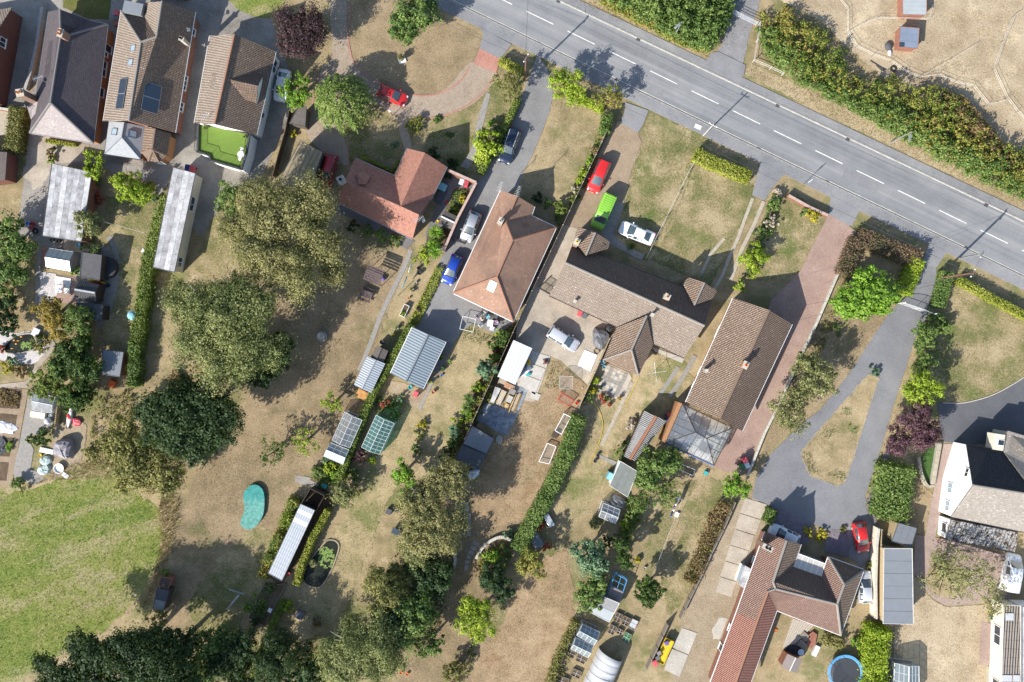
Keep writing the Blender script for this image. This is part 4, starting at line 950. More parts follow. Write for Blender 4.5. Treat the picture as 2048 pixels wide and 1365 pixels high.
sheet('yard', 'concrete_tan',zz(0,240,5.68, '330,160 700,215 690,280 600,330 600,480 560,620 470,760 380,800 330,700 250,640 300,450'),3,1.5)
sheet('lawn', 'green_lawn',t(0,0, '500,-40 870,-40 850,155 690,150 560,90 490,60'),3,.8)
sheet('lawn', 'field_grass',t(1,0, '230,-60 660,-60 600,100 560,130 480,145 350,100 270,50'),3,.4,True)
sheet('patio', 'concrete_tan',t(0,0, '350,1100 700,1130 660,1260 430,1280 380,1180'),4)
sheet('flower_bed', 'bare_earth',t(0,0, '350,280 375,95 310,500 260,720 190,705 270,400'),3,.5)
sheet('patio', 'slab_tan',t(0,0, '-60,850 135,870 125,1010 -60,1090'),3)
sheet('patio', 'slab_grey',t(0,1, '800,-10 1340,30 1300,170 1230,250 1160,150 1000,60 880,70'),3)
sheet('lawn', 'mixed_grass',t(0,1, '830,250 1230,250 1190,500 1135,830 1090,1050 1070,1250 1060,1480 780,1480 800,1250 850,1170 915,950 905,730 865,560 820,420'),3,1.8)
sheet('lawn', 'tan_grass',t(0,1, '215,560 300,610 285,1080 270,1250 120,1330 20,1300 -40,1200 -40,560'),3,1.8)
ribbon('path', 'slab_grey',t(0,1, '318,560 312,640 300,850 293,1090'),9,5)
ribbon('path', 'slab_grey',t(0,1, '850,560 895,650 915,760 905,920 870,1060 835,1170 760,1260'),10,5,True)
sheet('gravel_patch', 'gravel_white',t(0,1, '318,835 440,850 450,1000 420,1085 308,1085'),5)
sheet('patio', 'block_paving_pink',t(0,1, '440,860 600,880 600,1080 420,1080'),4)
sheet('flower_bed', 'block_paving_red',t(0,1, '332,630 365,640 360,790 325,790'),5)
sheet('patio', 'concrete_grey',t(0,1, '330,560 640,600 860,640 900,760 880,1000 800,1190 600,1100 590,690 340,800'),3)
sheet('gravel_patch', 'gravel_white',zz(0,640,9.75, '-100,300 100,160 290,260 560,220 700,280 900,380 980,500 930,600 760,800 660,860 560,860 300,840 100,800 -100,760'),4,.5)
sheet('path', 'concrete_tan',catmull(zz(0,640,9.75, '1000,370 1060,430 1080,520 1000,660 900,780 800,900 720,1010 700,1100 620,1180 520,1260 520,1320 -60,1320 -60,1270 250,1230 480,1200 610,1120 640,1010 700,880 790,740 900,640 960,540')),5)
sheet('gravel_path', 'gravel_tan',zz(0,770,6.2, '-300,-20 355,60 300,350 240,700 150,1250 -300,1250'),4)
sheet('patio', 'slab_grey',zz(0,770,6.2, '365,80 720,170 660,480 540,600 330,640 420,800 380,1050 470,1080 560,1170 440,1240 180,1150 170,1050 240,740 310,380'),4)
for s in ('-300,20 275,60 240,300 -300,270', '-300,330 215,375 180,600 -300,580', '-300,640 175,660 120,890 -300,860', '-300,950 110,965 80,1190 -300,1170'): sheet('vegetable_bed', 'soil',zz(0,770,6.2,s),6,.3)
sheet('yard', 'bare_earth',zz(0,770,6.2, '700,480 1000,420 1080,520 1050,800 1000,960 800,1100 640,1180 600,1000 640,700'),4,.6)
sheet('meadow', 'field_grass',pp('-200,1000 20,975 90,958 150,945 220,950 290,985 322,1020 330,1080 318,1130 285,1185 240,1235 170,1290 60,1345 30,1440 -200,1440'),2,5.0)
sheet('rough_grass', 'straw_lawn',pp('0,975 90,945 150,925 230,930 330,985 362,1000 352,1060 345,1110 325,1150 300,1230 250,1290 200,1290 270,1215 310,1150 326,1090 320,1020 280,985 210,955 110,960 20,990'),3,5.0)
sheet('lawn', 'brown_grass',pp('560,560 700,440 830,495 800,560 740,720 700,800 655,940 600,955 565,1090 525,1200 430,1300 330,1300 355,1060 385,960 480,830 520,750'),2,3.0)
sheet('lawn', 'brown_grass',pp('690,0 760,-20 900,40 960,70 966,90 945,140 905,185 850,195 800,185 740,160 702,120 690,70'),2,.6,True)
sheet('lawn', 'mixed_grass',t(1,0, '1130,970 1300,810 1420,850 1540,890 1600,1180 1510,1250 1240,1230 1170,1290'),2,1.8)
sheet('lawn', 'mixed_grass',t(2,0, '60,900 380,900 560,820 700,700 720,640 1000,560 920,780 650,1365 420,1365 30,1150'),2,1.8)
dr=sheet('driveway', 'gravel_beige',catmull(pp('660,0 690,-10 694,60 700,105 730,145 772,172 830,190 875,187 905,165 925,140 948,125 995,150 975,180 950,205 910,225 850,235 800,235 775,222 740,210 690,250 697,330 640,300 612,265 618,230 625,200 640,140 664,110')),4)
ribbon('brick_edging', 'block_paving_red',[(p[0],p[1]) for p in catmull(t(1,0, '1165,20 1170,150 1150,250 1172,400 1200,485 1300,595 1450,670 1560,700')+t(2,0, '0,712 110,745 240,748 380,700 480,620 545,520'),4,False)],3.0,6,parent=dr)
ribbon('brick_edging', 'block_paving_red',[(p[0],p[1]) for p in catmull(t(2,0, '150,920 260,918 390,885 530,820 650,720 720,620 755,570'),4,False)],2.6,6,parent=dr)
ribbon('brick_edging', 'block_paving_red',t(1,0, '940,520 905,700 870,870 840,1010'),2.6,6,parent=dr)
ribbon('brick_edging', 'block_paving_red',t(1,0, '1140,990 1165,1290'),2.6,6,parent=dr)
sheet('apron', 'block_paving_red',t(2,0, '622,378 785,462 750,570 700,555 575,500'),7)
sheet('path', 'gravel_beige',t(2,0, '-5,870 50,900 95,1160 35,1175 -10,1000'),5)
sheet('path', 'slab_grey',t(2,0, '672,728 705,735 668,900 635,1030 583,1040 620,880'),5);sheet('path', 'slab_grey',t(2,0, '590,1060 630,1060 590,1240 530,1320 470,1300 540,1200'),5)
sheet('courtyard', 'slab_dark',zz(860,320,6.82, '240,150 620,320 600,420 200,1240 -40,1290 -60,1000 100,600'),4)
sheet('flower_bed', 'soil',zz(860,320,6.82, '340,390 540,380 500,560 380,780 200,700 280,500'),5,.6);sheet('flower_bed', 'soil',zz(860,320,6.82, '60,900 300,950 200,1200 -60,1180 -20,960'),5,.6)
sheet('path', 'slab_dark',pp('676,405 830,482 815,500 700,435 670,425'),4)
ribbon('path', 'slab_grey',pp('822,500 806,540 790,572 776,600 760,635 744,680 733,708 718,742'),9,5)
sheet('driveway', 'drive_grey',pp('1074,112 1092,132 1104,160 1106,190 1100,220 1085,262 1066,308 1045,350 1038,370 1000,410 1030,640 1035,655 990,668 945,648 925,662 905,690 885,718 850,702 798,692 833,650 851,576 887,510 915,453 954,368 977,330 1000,282 1026,230 1044,195 1056,160'),4)
sheet('lawn', 'tan_grass',t(2,0, '1190,740 1360,780 1590,860 1565,1000 1480,1150 1400,1365')+t(2,1, '1330,220 1250,260 1060,260 930,140 960,60')+t(2,0, '1010,1300 1120,1050 1185,850'),3,1.8)
sheet('driveway', 'gravel_tan',pp('1236,242 1276,264 1283,285 1262,345 1250,390 1240,440 1225,480 1150,470 1118,458 1150,400 1195,310 1222,262'),4,.5)
sheet('passage', 'concrete_tan',pp('1128,450 1155,458 1140,520 1105,575 1100,592 1060,583 1082,535'),5)
yd=sheet('yard', 'concrete_tan',pp('1060,583 1100,592 1232,653 1205,722 1178,772 1150,747 1122,722 1101,713 1082,770 1068,805 1045,800 1020,775 995,765 1020,690 1040,640'),4)
sheet('yard', 'slate_blue',t(2,2, '595,700 660,570 760,590 870,640 930,440 1000,470 900,700 830,830'),6,.4)
for q in ('1064,702 1101,714 1092,736 1053,722', '1052,724 1091,738 1082,759 1044,745', '1043,748 1081,762 1070,790 1038,770', '1064,783 1082,790 1076,802 1060,795'):
 P=[W(*v) for v in pp(q)];MB().prism([(p.x,p.y) for p in P],.0,.10).build('slab', 'slab_pale',yd)
sheet('lawn', 'mixed_grass',pp('1300,225 1395,265 1418,285 1390,330 1340,450 1295,522 1250,500 1240,450 1270,330 1285,290 1290,255'),3,1.8)
sheet('lawn', 'mixed_grass',pp('1410,300 1390,340 1345,450 1300,520 1420,570 1470,470 1510,395 1505,368 1420,330'),3,1.8)
fp=sheet('path', 'slab_grey',zz(1120,280,5.69, '640,700 730,740 600,1060 660,1130 780,1230 960,1300 930,1380 560,1180 470,1060'),5)
for (q,wd) in (('1190,262 1130,420 1080,560 1000,740 960,850 880,990',6.5),('1277,285 1200,470 1110,650 1060,780 1020,900',7.5)):
 ribbon('path', 'slab_tan',t(3,1,q),wd,6)
ribbon('path', 'slab_tan',t(3,1, '968,575 860,700 790,850'),6,6)
sheet('lawn', 'mixed_grass',pp('1585,375 1640,440 1630,484 1600,543 1560,560 1490,560 1510,480 1540,430'),3,1.8)
sheet('driveway', 'block_paving_pink',pp('1657,428 1697,452 1717,468 1682,540 1635,640 1600,719 1559,814 1520,891 1497,952 1455,945 1428,935 1470,850 1541,602 1600,543 1630,484'),5)
sheet('path', 'tan_grass',pp('1408,930 1428,940 1390,1010 1345,1110 1320,1165 1300,1160 1340,1060 1385,985'),3,.8)
ad=sheet('driveway', 'asphalt_drive',pp('1845,515 1889,505 1872,535 1874,560 1866,612 1828,680 1815,726 1789,803 1764,890 1730,993 1740,1040 1752,1065 1752,1130 1722,1135 1690,1105 1660,1062 1620,1046 1560,1020 1503,996 1512,955 1540,910 1570,880 1600,850 1640,820 1700,745 1745,675 1780,625 1800,605 1817,586'),5)
isl=sheet('lawn', 'tan_grass',pp('1737,748 1757,755 1742,805 1723,865 1705,920 1689,968 1676,973 1620,953 1604,915 1601,905 1630,868 1680,810'),8,1.8)
ribbon('edging', 'kerb',pp('1737,748 1757,755 1742,805 1723,865 1705,920 1689,968 1676,973 1620,953 1604,915 1601,905 1630,868 1680,810'),1.2,9,closed=True,z=.12,h=.12)
sheet('flower_bed', 'slate_chips',pp('1772,895 1780,900 1762,960 1745,1010 1752,1040 1762,1060 1752,1064 1738,1035 1729,1010 1755,950'),7)
sheet('flower_bed', 'slate_chips',pp('1545,1010 1622,1046 1620,1080 1600,1095 1560,1065 1535,1040'),7);sheet('flower_bed', 'slate_chips',pp('1662,1058 1690,1062 1702,1090 1695,1115 1650,1105 1648,1085'),7)
sheet('lawn', 'brown_grass',pp('1688,545 1760,560 1800,600 1740,680 1690,760 1640,815 1560,880 1530,910 1500,950 1540,870 1600,730'),3,1.8)
sheet('lawn', 'mixed_grass',pp('1908,562 2100,660 2100,725 2060,748 2020,772 1979,791 1928,805 1880,805 1862,720 1880,620'),3,1.8)
sheet('driveway', 'asphalt_dark',pp('1875,806 1928,807 1980,793 2020,773 2100,728 2100,895 1990,885 1930,892 1880,882'),4)
ribbon('edging', 'stone_cap',pp('1885,806 1928,806 1980,792 2020,772 2060,747'),1.6,6,True,z=.12,h=.12)
sheet('paving', 'block_paving_mixed',pp('1887,888 1907,888 1890,980 1870,1075 1960,1095 2030,1115 2020,1200 1960,1207 1890,1211 1865,1197 1850,1180 1846,1150 1826,1152 1830,1070 1850,1072 1863,1000'),4)
sheet('lawn', 'tan_grass',catmull(pp('1856,1140 1875,1128 1900,1125 1925,1140 1935,1170 1920,1190 1890,1195 1865,1185 1853,1165')),6,1.8)
sheet('lawn', 'paddock_grass',pp('1826,1155 1846,1155 1850,1185 1868,1202 1892,1214 1960,1210 1975,1212 1975,1440 1780,1440 1790,1250'),3,.8)
sheet('path', 'block_paving_mixed',t(4,3, '1332,890 1430,910 1422,1230 1318,1225'),5);sheet('path', 'slab_tan',t(4,3, '1370,1240 1418,1240 1415,1440 1370,1440'),5)
sheet('lawn', 'brown_grass',pp('1830,935 1850,975 1868,990 1858,1040 1850,1072 1800,1060 1815,1000'),3,1.8)
tf=sheet('turf', 'turf_dark',t(4,2, '905,905 992,905 940,1190 890,1180 870,1000'),6)
cd=sheet('yard', 'bare_earth',pp('1480,1000 1515,995 1530,1050 1500,1130 1470,1230 1440,1320 1425,1440 1330,1440 1350,1300 1375,1200 1420,1120'),3,1.2)
A,B=(1512,1002),(1446,1190)
for k in range(6):
 u0,u1=k/6+.004,(k+1)/6-.004;hw=23-1.2*k;nx,ny=.94,.33
 q=[]
 for u,s in ((u0,-1),(u0,1),(u1,1),(u1,-1)): q.append((A[0]+(B[0]-A[0])*u+s*hw*nx,A[1]+(B[1]-A[1])*u+s*hw*ny*.9))
 P=[W(*v) for v in q];MB().prism([(p.x,p.y) for p in P],.0,.085+.008*(k % 3)).build('slab', 'concrete_tan',cd)
for q in ('640,940 755,980 690,1145 560,1090', '555,1100 686,1152 620,1320 500,1265'):
 P=[W(*v) for v in t(3,3,q)];MB().prism([(p.x,p.y) for p in P],.0,.09).build('slab', 'concrete_pale',cd)
sheet('rubble', 'concrete_pale',t(3,3, '930,860 1000,870 960,960 930,1030 880,1030 870,960'),5,1.2)
pd=sheet('patio', 'concrete_tan',zz(1170,690,9.1, '350,310 800,510 850,600 720,880 540,1000 200,800 380,480'),4)
for i in range(6):
 for j in range(7):
  o_,ux,uy=(1215,730),(6.9,3.1),(-3.2,6.6)
  x,y=o_[0]+ux[0]*i+uy[0]*j,o_[1]+ux[1]*i+uy[1]*j
  q=[(x,y),(x+ux[0]*.96,y+ux[1]*.96),(x+(ux[0]+uy[0])*.96,y+(ux[1]+uy[1])*.96),(x+uy[0]*.96,y+uy[1]*.96)]
  P=[W(*v) for v in q];MB().prism([(p.x,p.y) for p in P],.0,.09+.005*((i*7+j*3) % 4)).build('slab',['slab_tan', 'slab_grey', 'slab_tan', 'slab_pale'][(i*5+j*3+i*j) % 4],pd)
ribbon('path', 'slab_tan',zz(1170,690,9.1, '860,680 700,1000 560,1290 430,1560 300,1830'),7,5)
ribbon('path', 'slab_grey',t(3,2, '610,290 530,410 470,500'),8,5);ribbon('path', 'slab_grey',t(3,2, '740,200 680,310 600,440 540,520'),9,5)
sheet('path', 'slab_grey',t(3,2, '0,975 145,1035 125,1065 0,1000'),5)
sheet('patio', 'concrete_pale',t(3,2, '400,130 660,225 640,260 430,170'),4)
st=sheet('path', 'concrete_pale',t(2,3, '430,-20 530,-40 540,20 490,130 440,240 420,130'),4,.6)
for q in ('520,42 553,42 553,110 520,110', '518,116 553,116 553,152 518,152', '518,158 552,158 552,186 520,186', '521,190 552,190 552,222 523,222', '575,255 628,285 610,306 570,285', '560,290 602,312 588,340 545,325', '543,330 585,346 566,378 530,362', '528,368 560,384 548,406 518,396', '510,410 545,412 538,440 505,440', '505,446 534,446 528,492 500,490'):
 P=[W(*v) for v in t(2,3,q)];MB().prism([(p.x,p.y) for p in P],.0,.09).build('slab', 'slab_grey',st)
sheet('lawn', 'brown_grass',pp('870,1010 1000,960 1080,920 1060,1010 1020,1110 990,1200 960,1440 760,1440 830,1300 900,1160'),2,3.0)
sheet('path', 'concrete_grey',t(1,2, '735,1180 750,1130 850,1150 960,1180 920,1220 800,1210'),4,.6)
sheet('patio', 'bare_earth',zz(760,660,6.82, '160,690 300,720 540,800 620,780 740,600 830,560 740,700 570,1080 430,1040 240,900 120,840'),3,.6)
sheet('path', 'slab_dark',zz(760,660,6.82, '890,160 1000,200 860,500 800,600 730,560'),4)
sheet('path', 'slab_grey',zz(760,660,6.82, '800,620 740,700 620,960 560,1095 520,1070 640,830 730,640'),5)
for nm,pts in (('brown_grass', '700,800 745,795 720,870 690,905 650,930 660,880'),): sheet('flower_bed', 'soil',pp(pts),4,.6)
sheet('flower_bed', 'soil',pp('655,920 700,925 690,960 640,970 620,960'),5,.8)
sheet('yard', 'soil',pp('640,965 672,1000 560,1175 535,1150'),4,.5)
sheet('flower_bed', 'soil',pp('1010,660 1035,640 1030,690 985,790 960,840 920,920 895,960 885,930 930,830 960,760'),4,.8)
sheet('lawn', 'straw_lawn',pp('935,668 1000,690 975,735 955,765 935,810 905,860 885,920 850,935 830,900 800,960 770,1010 740,1100 700,1180 660,1260 600,1290 590,1240 620,1170 660,1090 690,1020 730,960 760,900 800,860 850,800 890,740 915,690'),2,4.0)
sheet('lawn', 'rusty_grass',pp('1105,725 1150,755 1175,775 1150,840 1120,910 1085,990 1060,1030 1010,1050 950,1060 945,1000 960,940 1000,880 1045,810 1080,790'),2,4.0)
sheet('lawn', 'straw_lawn',pp('1300,700 1360,715 1390,760 1355,800 1320,850 1290,860 1270,830 1240,870 1215,920 1200,980 1160,1030 1120,1080 1110,1010 1150,920 1180,850 1215,790 1265,770'),2,4.0)
sheet('lawn', 'rusty_grass',pp('1130,1100 1150,1180 1140,1250 1110,1320 1085,1400 930,1400 960,1300 1010,1240 1040,1170 1075,1120'),2,5.0)
sheet('lawn', 'mixed_grass',pp('1480,1000 1440,960 1400,960 1350,970 1310,1030 1290,1090 1275,1130 1330,1180 1320,1240 1370,1200 1420,1110'),2,4.0)
sheet('lawn', 'mixed_grass',pp('430,430 470,470 450,560 430,545 390,540 410,470'),3,3.0)
sheet('lawn', 'mixed_grass',pp('430,1120 520,1050 560,1080 530,1160 480,1250 400,1290 380,1200'),3,5.0)
for q in ('1260,150 1330,182 1322,196 1252,164', '1690,340 1760,373 1752,388 1683,355', '985,42 1030,62 1024,74 979,54'): sheet('repair_patch', 'pavement_asphalt',pp(q),4,.2,parent=road,z=.043)
# ---------------------------------------------------------------- houses
WD=dict(mull=1);WS=dict(mull=0);W3=dict(mull=2)
house('brick_house', 'brick house at the left edge with a grey roof corner and a white-framed gable window',{'a': (24,15,2.6), 'r': (-36,108,6.4), 'c': (-10,205,2.6), 'd': (-150,240,2.6), 's': (-160,150,6.4), 'e': (-120,40,2.6)},['arse', 'rcds'], 'arcdse', 'tile_grey_brown', 'brick_dark',.2,ridges='rs',gutter=None,windows=[('ar',.62,1.2,2.4,3.6,WD)])
house('brick_annex', 'low dark red brick building cut by the left edge beside the gravel drive',{'a': (14,305,2.4), 'b': (10,360,2.4), 'c': (-80,372,2.4), 'd': (-70,300,2.4)},['abcd'], 'abcd', 'tile_felt_brown', 'brick_dark',.05,gutter=None,cat='building')
h,P=house('slate_bungalow', 'bungalow with dark slate hipped roof and pale lower hip, leftmost of the three',{'a': (97,24,2.4), 'r': (120,19,5.4), 'b': (177,41,2.4), 'v': (128,74,5.3), 'c': (215,49,2.4), 'd': (186,286,2.4), 'e': (60,266,2.4), 'p': (121,76,5.5), 'q': (101,206,5.5)},
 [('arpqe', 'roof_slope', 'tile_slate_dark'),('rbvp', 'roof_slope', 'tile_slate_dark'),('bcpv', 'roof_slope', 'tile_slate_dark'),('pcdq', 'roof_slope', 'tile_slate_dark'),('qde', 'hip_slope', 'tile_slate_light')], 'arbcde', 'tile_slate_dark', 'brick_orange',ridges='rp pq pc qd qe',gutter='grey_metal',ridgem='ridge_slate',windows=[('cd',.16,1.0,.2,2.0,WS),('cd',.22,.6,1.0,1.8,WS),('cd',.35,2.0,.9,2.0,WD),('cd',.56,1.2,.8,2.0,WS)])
chimney(h,121,66,6.5,.9,.5,75, 'brick_brown',2);chimney(h,40,186,5.6,.8,.8,10, 'brick_brown',2,zb=0);dish(h,51,213,3,200);aerial(h,92,165,4.5,6.3,20)
V={'a': (54,214,2.6), 'b': (66,203,2.6), 'c': (86,206,3.4), 'd': (62,240,2.6)}
house('porch', 'small pale-roofed side porch on the west of the slate bungalow',V,['abcd'], 'abcd', 'tile_slate_light', 'brick_orange',.1,cat='porch',gutter=None)
h,P=house('pantiled_house', 'brown pantiled house with two pairs of solar panels and rooflights',{'a': (242,22,2.6), 'b': (206,242,2.6), 'c': (350,265,2.6), 'd': (390,24,2.6), 'q': (258,242,6.2), 'j': (282,85,6.2), 'n': (324,3,5.9), 'k': (313,74,5.9), 'f': (287,6,2.6), 'v': (285,28,2.6)},
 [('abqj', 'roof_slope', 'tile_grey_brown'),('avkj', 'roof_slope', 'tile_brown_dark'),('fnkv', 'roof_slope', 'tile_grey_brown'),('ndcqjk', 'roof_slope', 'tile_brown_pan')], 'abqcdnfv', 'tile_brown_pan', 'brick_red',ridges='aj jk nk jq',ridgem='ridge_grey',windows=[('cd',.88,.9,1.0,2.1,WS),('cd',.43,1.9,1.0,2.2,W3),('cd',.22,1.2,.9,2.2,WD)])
for (x,y) in t(0,0, '1040,380 1020,490'): rooflight(h,P, 'abq',x,y,.8,1.1)
rooflight(h,P, 'dcq',*t(0,0, '1185,400')[0],1.1,1.2, 'pane_blue')
panels(h,P, 'abq',*t(0,0, '955,735')[0],1.9,1.7,2,1);panels(h,P, 'dcq',*t(0,0, '1180,767')[0],1.75,2.0,2,1)
chimney(h,363,78,4.6,.4,.5,75, 'mortar',1, 'dark_metal',zb=2.6);dish(h,376,60,3.4,30)
box('dormer',W(267,17,3.6)-Vector((0,0,.6)),(2.4,1.4,1.6), 'flat_blue_grey',h,R(-12))
h,P=house('slate_extension', 'new light grey slate hipped rear extension with two open rooflights',{'a': (218,243,2.5), 'r': (249,245,3.9), 'b': (290,254,2.5), 'c': (281,319,2.5), 'd': (209,308,2.5), 'q': (243.6,275,3.9)},['arqd', 'rbcq', 'qcd'], 'arbcd', 'tile_grey_new', 'brick_red',.25,cat='extension',ridges='rq qc qd',ridgem='flat_blue_grey',rr=.07,gutter='dark_metal')
rooflight(h,P, 'arq',*t(0,0, '895,1030')[0],.85,1.0, 'pane_sky');rooflight(h,P, 'rbc',*t(0,0, '1028,1050')[0],.95,1.0, 'pane_sky')
house('bay_extension', 'brown pantiled bay extension with fan-shaped hipped end',{'a': (290,252,2.5), 'r': (311,258,4.0), 'b': (341,267,2.5), 'c': (333,312,2.5), 'd': (318,324,2.5), 'e': (297,322,2.5), 'f': (283,306,2.5), 'q': (305,299,4.0)},['arqf', 'rbcq', 'qcd', 'qde', 'qef'], 'arbcdef', 'tile_brown_pan', 'brick_orange',.25,cat='extension',ridges='rq qc qd qe qf',ridgem='ridge_brown',gutter=None,windows=[('de',.5,1.1,.3,2.0,WD)])
T1=lambda s: t(1,0,s)[0]
h,P=house('terrace_house', 'white-walled house with brown tiles, side dormer and green roof terrace',{'a': (*T1('75,280'),2.9), 'n': (*T1('270,270'),6.3), 'b': (*T1('590,405'),2.9), 'c': (*T1('440,1050'),2.9), 's': (*T1('115,970'),6.3), 'd': (*T1('-45,960'),2.9)},[('ansd', 'roof_slope', 'tile_grey_brown'),('nbcs', 'roof_slope', 'tile_brown_pan')], 'anbcsd', 'tile_brown_pan', 'white_render',.25,ridges='ns',ridgem='ridge_orange',windows=[('bc',.12,1.6,.9,2.3,WD),('bc',.75,.7,1.2,2.3,WS)])
V2={'r': (*T1('203,614'),6.0), 'n': (*T1('335,560'),4.4), 'e': (*T1('488,592'),4.2), 'g': (*T1('450,672'),5.9), 's': (*T1('292,772'),4.4), 'w': (*T1('442,802'),4.2)}
Pd={k: W(*v) for k,v in V2.items()};roofpart('dormer_roof',Pd,['rneg', 'rgws'], 'tile_brown_dark',h,.12)
e,g_,w_=Pd['e'],Pd['g'],Pd['w'];dn=Vector((-.25,.05,-.1));mesh('dormer_gable',[e+dn,g_+dn,w_+dn,Vector((w_.x-.25,w_.y,2.6)),Vector((e.x-.25,e.y,2.6))],[(0,1,2,3,4)], 'white_render',h)
mid=(e+w_)/2;window(h,Vector((mid.x-.2,mid.y,4.3)),Vector((1,-.25,0)),1.3,1.1)
aerial(h,*T1('60,930'),5,6.2,40);dish(h,*T1('38,355'),3.2,170)
TP=t(1,0, '-10,970 390,1050 365,1200 325,1325 85,1255 75,1215 -15,1190');zt=2.9
P_=[W(p[0],p[1],zt) for p in TP];root=thing('roof_terrace', 'roof terrace laid with bright green artificial turf behind dark railings', 'terrace',(sum(p.x for p in P_)/7,sum(p.y for p in P_)/7,0))
MB().prism([(p.x,p.y) for p in P_],0,zt-.02).build('wall', 'white_render',root);ins_,_=inset([(p.x,p.y) for p in P_][::-1],.02)
mesh('turf',[(q.x,q.y,zt) for q in ins_],[tuple(range(7))], 'turf_green',root)
for i in (1,2,3,4,5,6):
 a,b=P_[i],P_[(i+1) % 7];L=(b-a).length;c=(a+b)/2;box('parapet',(c.x,c.y,zt+.12),(L+.1,.22,.28), 'felt_dark',root,math.atan2(b.y-a.y,b.x-a.x))
 mb=MB();mb.tube([a+Vector((0,0,1.1)),b+Vector((0,0,1.1))],.03,5)
 nb=max(2,int(L/.14))
 for k in range(nb+1): q=a.lerp(b,k/nb);mb.tube([q+Vector((0,0,.2)),q+Vector((0,0,1.1))],.012 if k % 12 else .03,4,False)
 mb.build('railing', 'black_plastic',root)
c=W(*T1('318,1205'),zt+.75);mb=MB();mb.cyl((c.x,c.y,c.z-.03),.42,.04,18);mb.cyl((c.x,c.y,zt),.04,.7,8);mb.cyl((c.x,c.y,zt),.22,.03,12);tag(mb.build('bistro_table', 'white_paint'), 'round white bistro table on the green roof terrace', 'table')
for s,lb in (('328,1168', 'white bistro chair on the terrace north of the round table'),('312,1243', 'white bistro chair on the terrace south of the round table')):
 c=W(*T1(s),zt+.45);r_=thing('bistro_chair',lb, 'chair',(c.x,c.y,zt));MB().cyl((c.x,c.y,zt+.43),.2,.04,12).build('seat', 'white_paint',r_)
 MB().tube([(c.x-.2,c.y+.15,zt+.45),(c.x-.15,c.y+.18,zt+.85),(c.x+.15,c.y+.18,zt+.85),(c.x+.2,c.y+.15,zt+.45)],.02,5).build('backrest', 'white_paint',r_)
 for sx,sy in ((-1,-1),(1,-1),(1,1),(-1,1)): MB().tube([(c.x+sx*.16,c.y+sy*.16,zt),(c.x+sx*.13,c.y+sy*.13,zt+.44)],.014,4).build('leg', 'white_paint',r_)
pot('pale terrace pot at the north-west corner of the green turf',*T1('30,1000'),.2,.45, 'stone', 'lf_hedge',z=zt,ph=.2);pot('pale terrace pot at the north-east corner of the green turf',*T1('352,1065'),.2,.45, 'stone', 'lf_hedge',z=zt,ph=.2)
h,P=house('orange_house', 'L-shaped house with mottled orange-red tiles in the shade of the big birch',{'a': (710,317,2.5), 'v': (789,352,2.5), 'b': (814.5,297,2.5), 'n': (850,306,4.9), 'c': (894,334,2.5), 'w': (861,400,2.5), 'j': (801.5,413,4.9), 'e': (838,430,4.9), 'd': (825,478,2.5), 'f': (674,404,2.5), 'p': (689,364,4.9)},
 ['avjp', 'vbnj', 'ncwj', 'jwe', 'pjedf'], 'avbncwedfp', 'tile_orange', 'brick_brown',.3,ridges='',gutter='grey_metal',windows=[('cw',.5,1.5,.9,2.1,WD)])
chimney(h,682,360,5.6,.8,.8,25, 'mortar',1, 'black_plastic')
Vd={'a': (714,345,4.1), 'b': (727,344,4.2), 'c': (741,352,4.1), 'd': (732,369,4.85), 'e': (716,369,4.9), 'f': (724,357,4.95)}
roofpart('roof_vent',{k: W(*v) for k,v in Vd.items()},['abf', 'bcf', 'cdf', 'def', 'eaf'], 'tile_orange',h,.3);aerial(h,840,442,4.6,6.0,30);dish(h,846,441,3.4,-20)
q=lambda s: t(2,1,s)[0]
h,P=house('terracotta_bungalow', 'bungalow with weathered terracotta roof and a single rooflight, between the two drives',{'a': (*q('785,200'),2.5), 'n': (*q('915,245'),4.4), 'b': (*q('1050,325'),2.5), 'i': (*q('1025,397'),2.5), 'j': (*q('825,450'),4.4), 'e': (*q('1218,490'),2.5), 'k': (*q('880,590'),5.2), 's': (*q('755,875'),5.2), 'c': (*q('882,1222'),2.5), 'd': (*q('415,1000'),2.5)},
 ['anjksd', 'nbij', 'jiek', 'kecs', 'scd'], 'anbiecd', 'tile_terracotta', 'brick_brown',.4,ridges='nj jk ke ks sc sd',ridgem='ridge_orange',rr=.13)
chimney(h,*q('785,440'),5.5,.8,.5,65, 'brick_brown',1, 'mortar',zb=3);rooflight(h,P, 'scd',*q('718,945')[:2],.95,1.5, 'pane_sky', 'pale_metal');aerial(h,*q('920,222'),4.4,6.0,70);aerial(h,*q('783,190'),2.5,4.2,70)
B={'a': (1145,489,2.6), 'w': (1131,526,5.1), 'x': (1098.7,591.5,2.6), 'u': (1233,655.6,2.6), 'z': (1306,689.5,2.6), 'y': (1368,716,2.6), 'o': (1409,652,5.1), 'b': (1425.6,598,2.6)}
h,P=house('long_bungalow', 'long brown tiled bungalow with two front gables and a rear hipped wing',{**B},[('abow', 'roof_slope', 'tile_brown_dark'),('woyx', 'roof_slope', 'tile_grey_brown')], 'awxyob', 'tile_grey_brown', 'brick_brown',.3,ridges='wo',ridgem='ridge_grey',gutter='dark_metal')
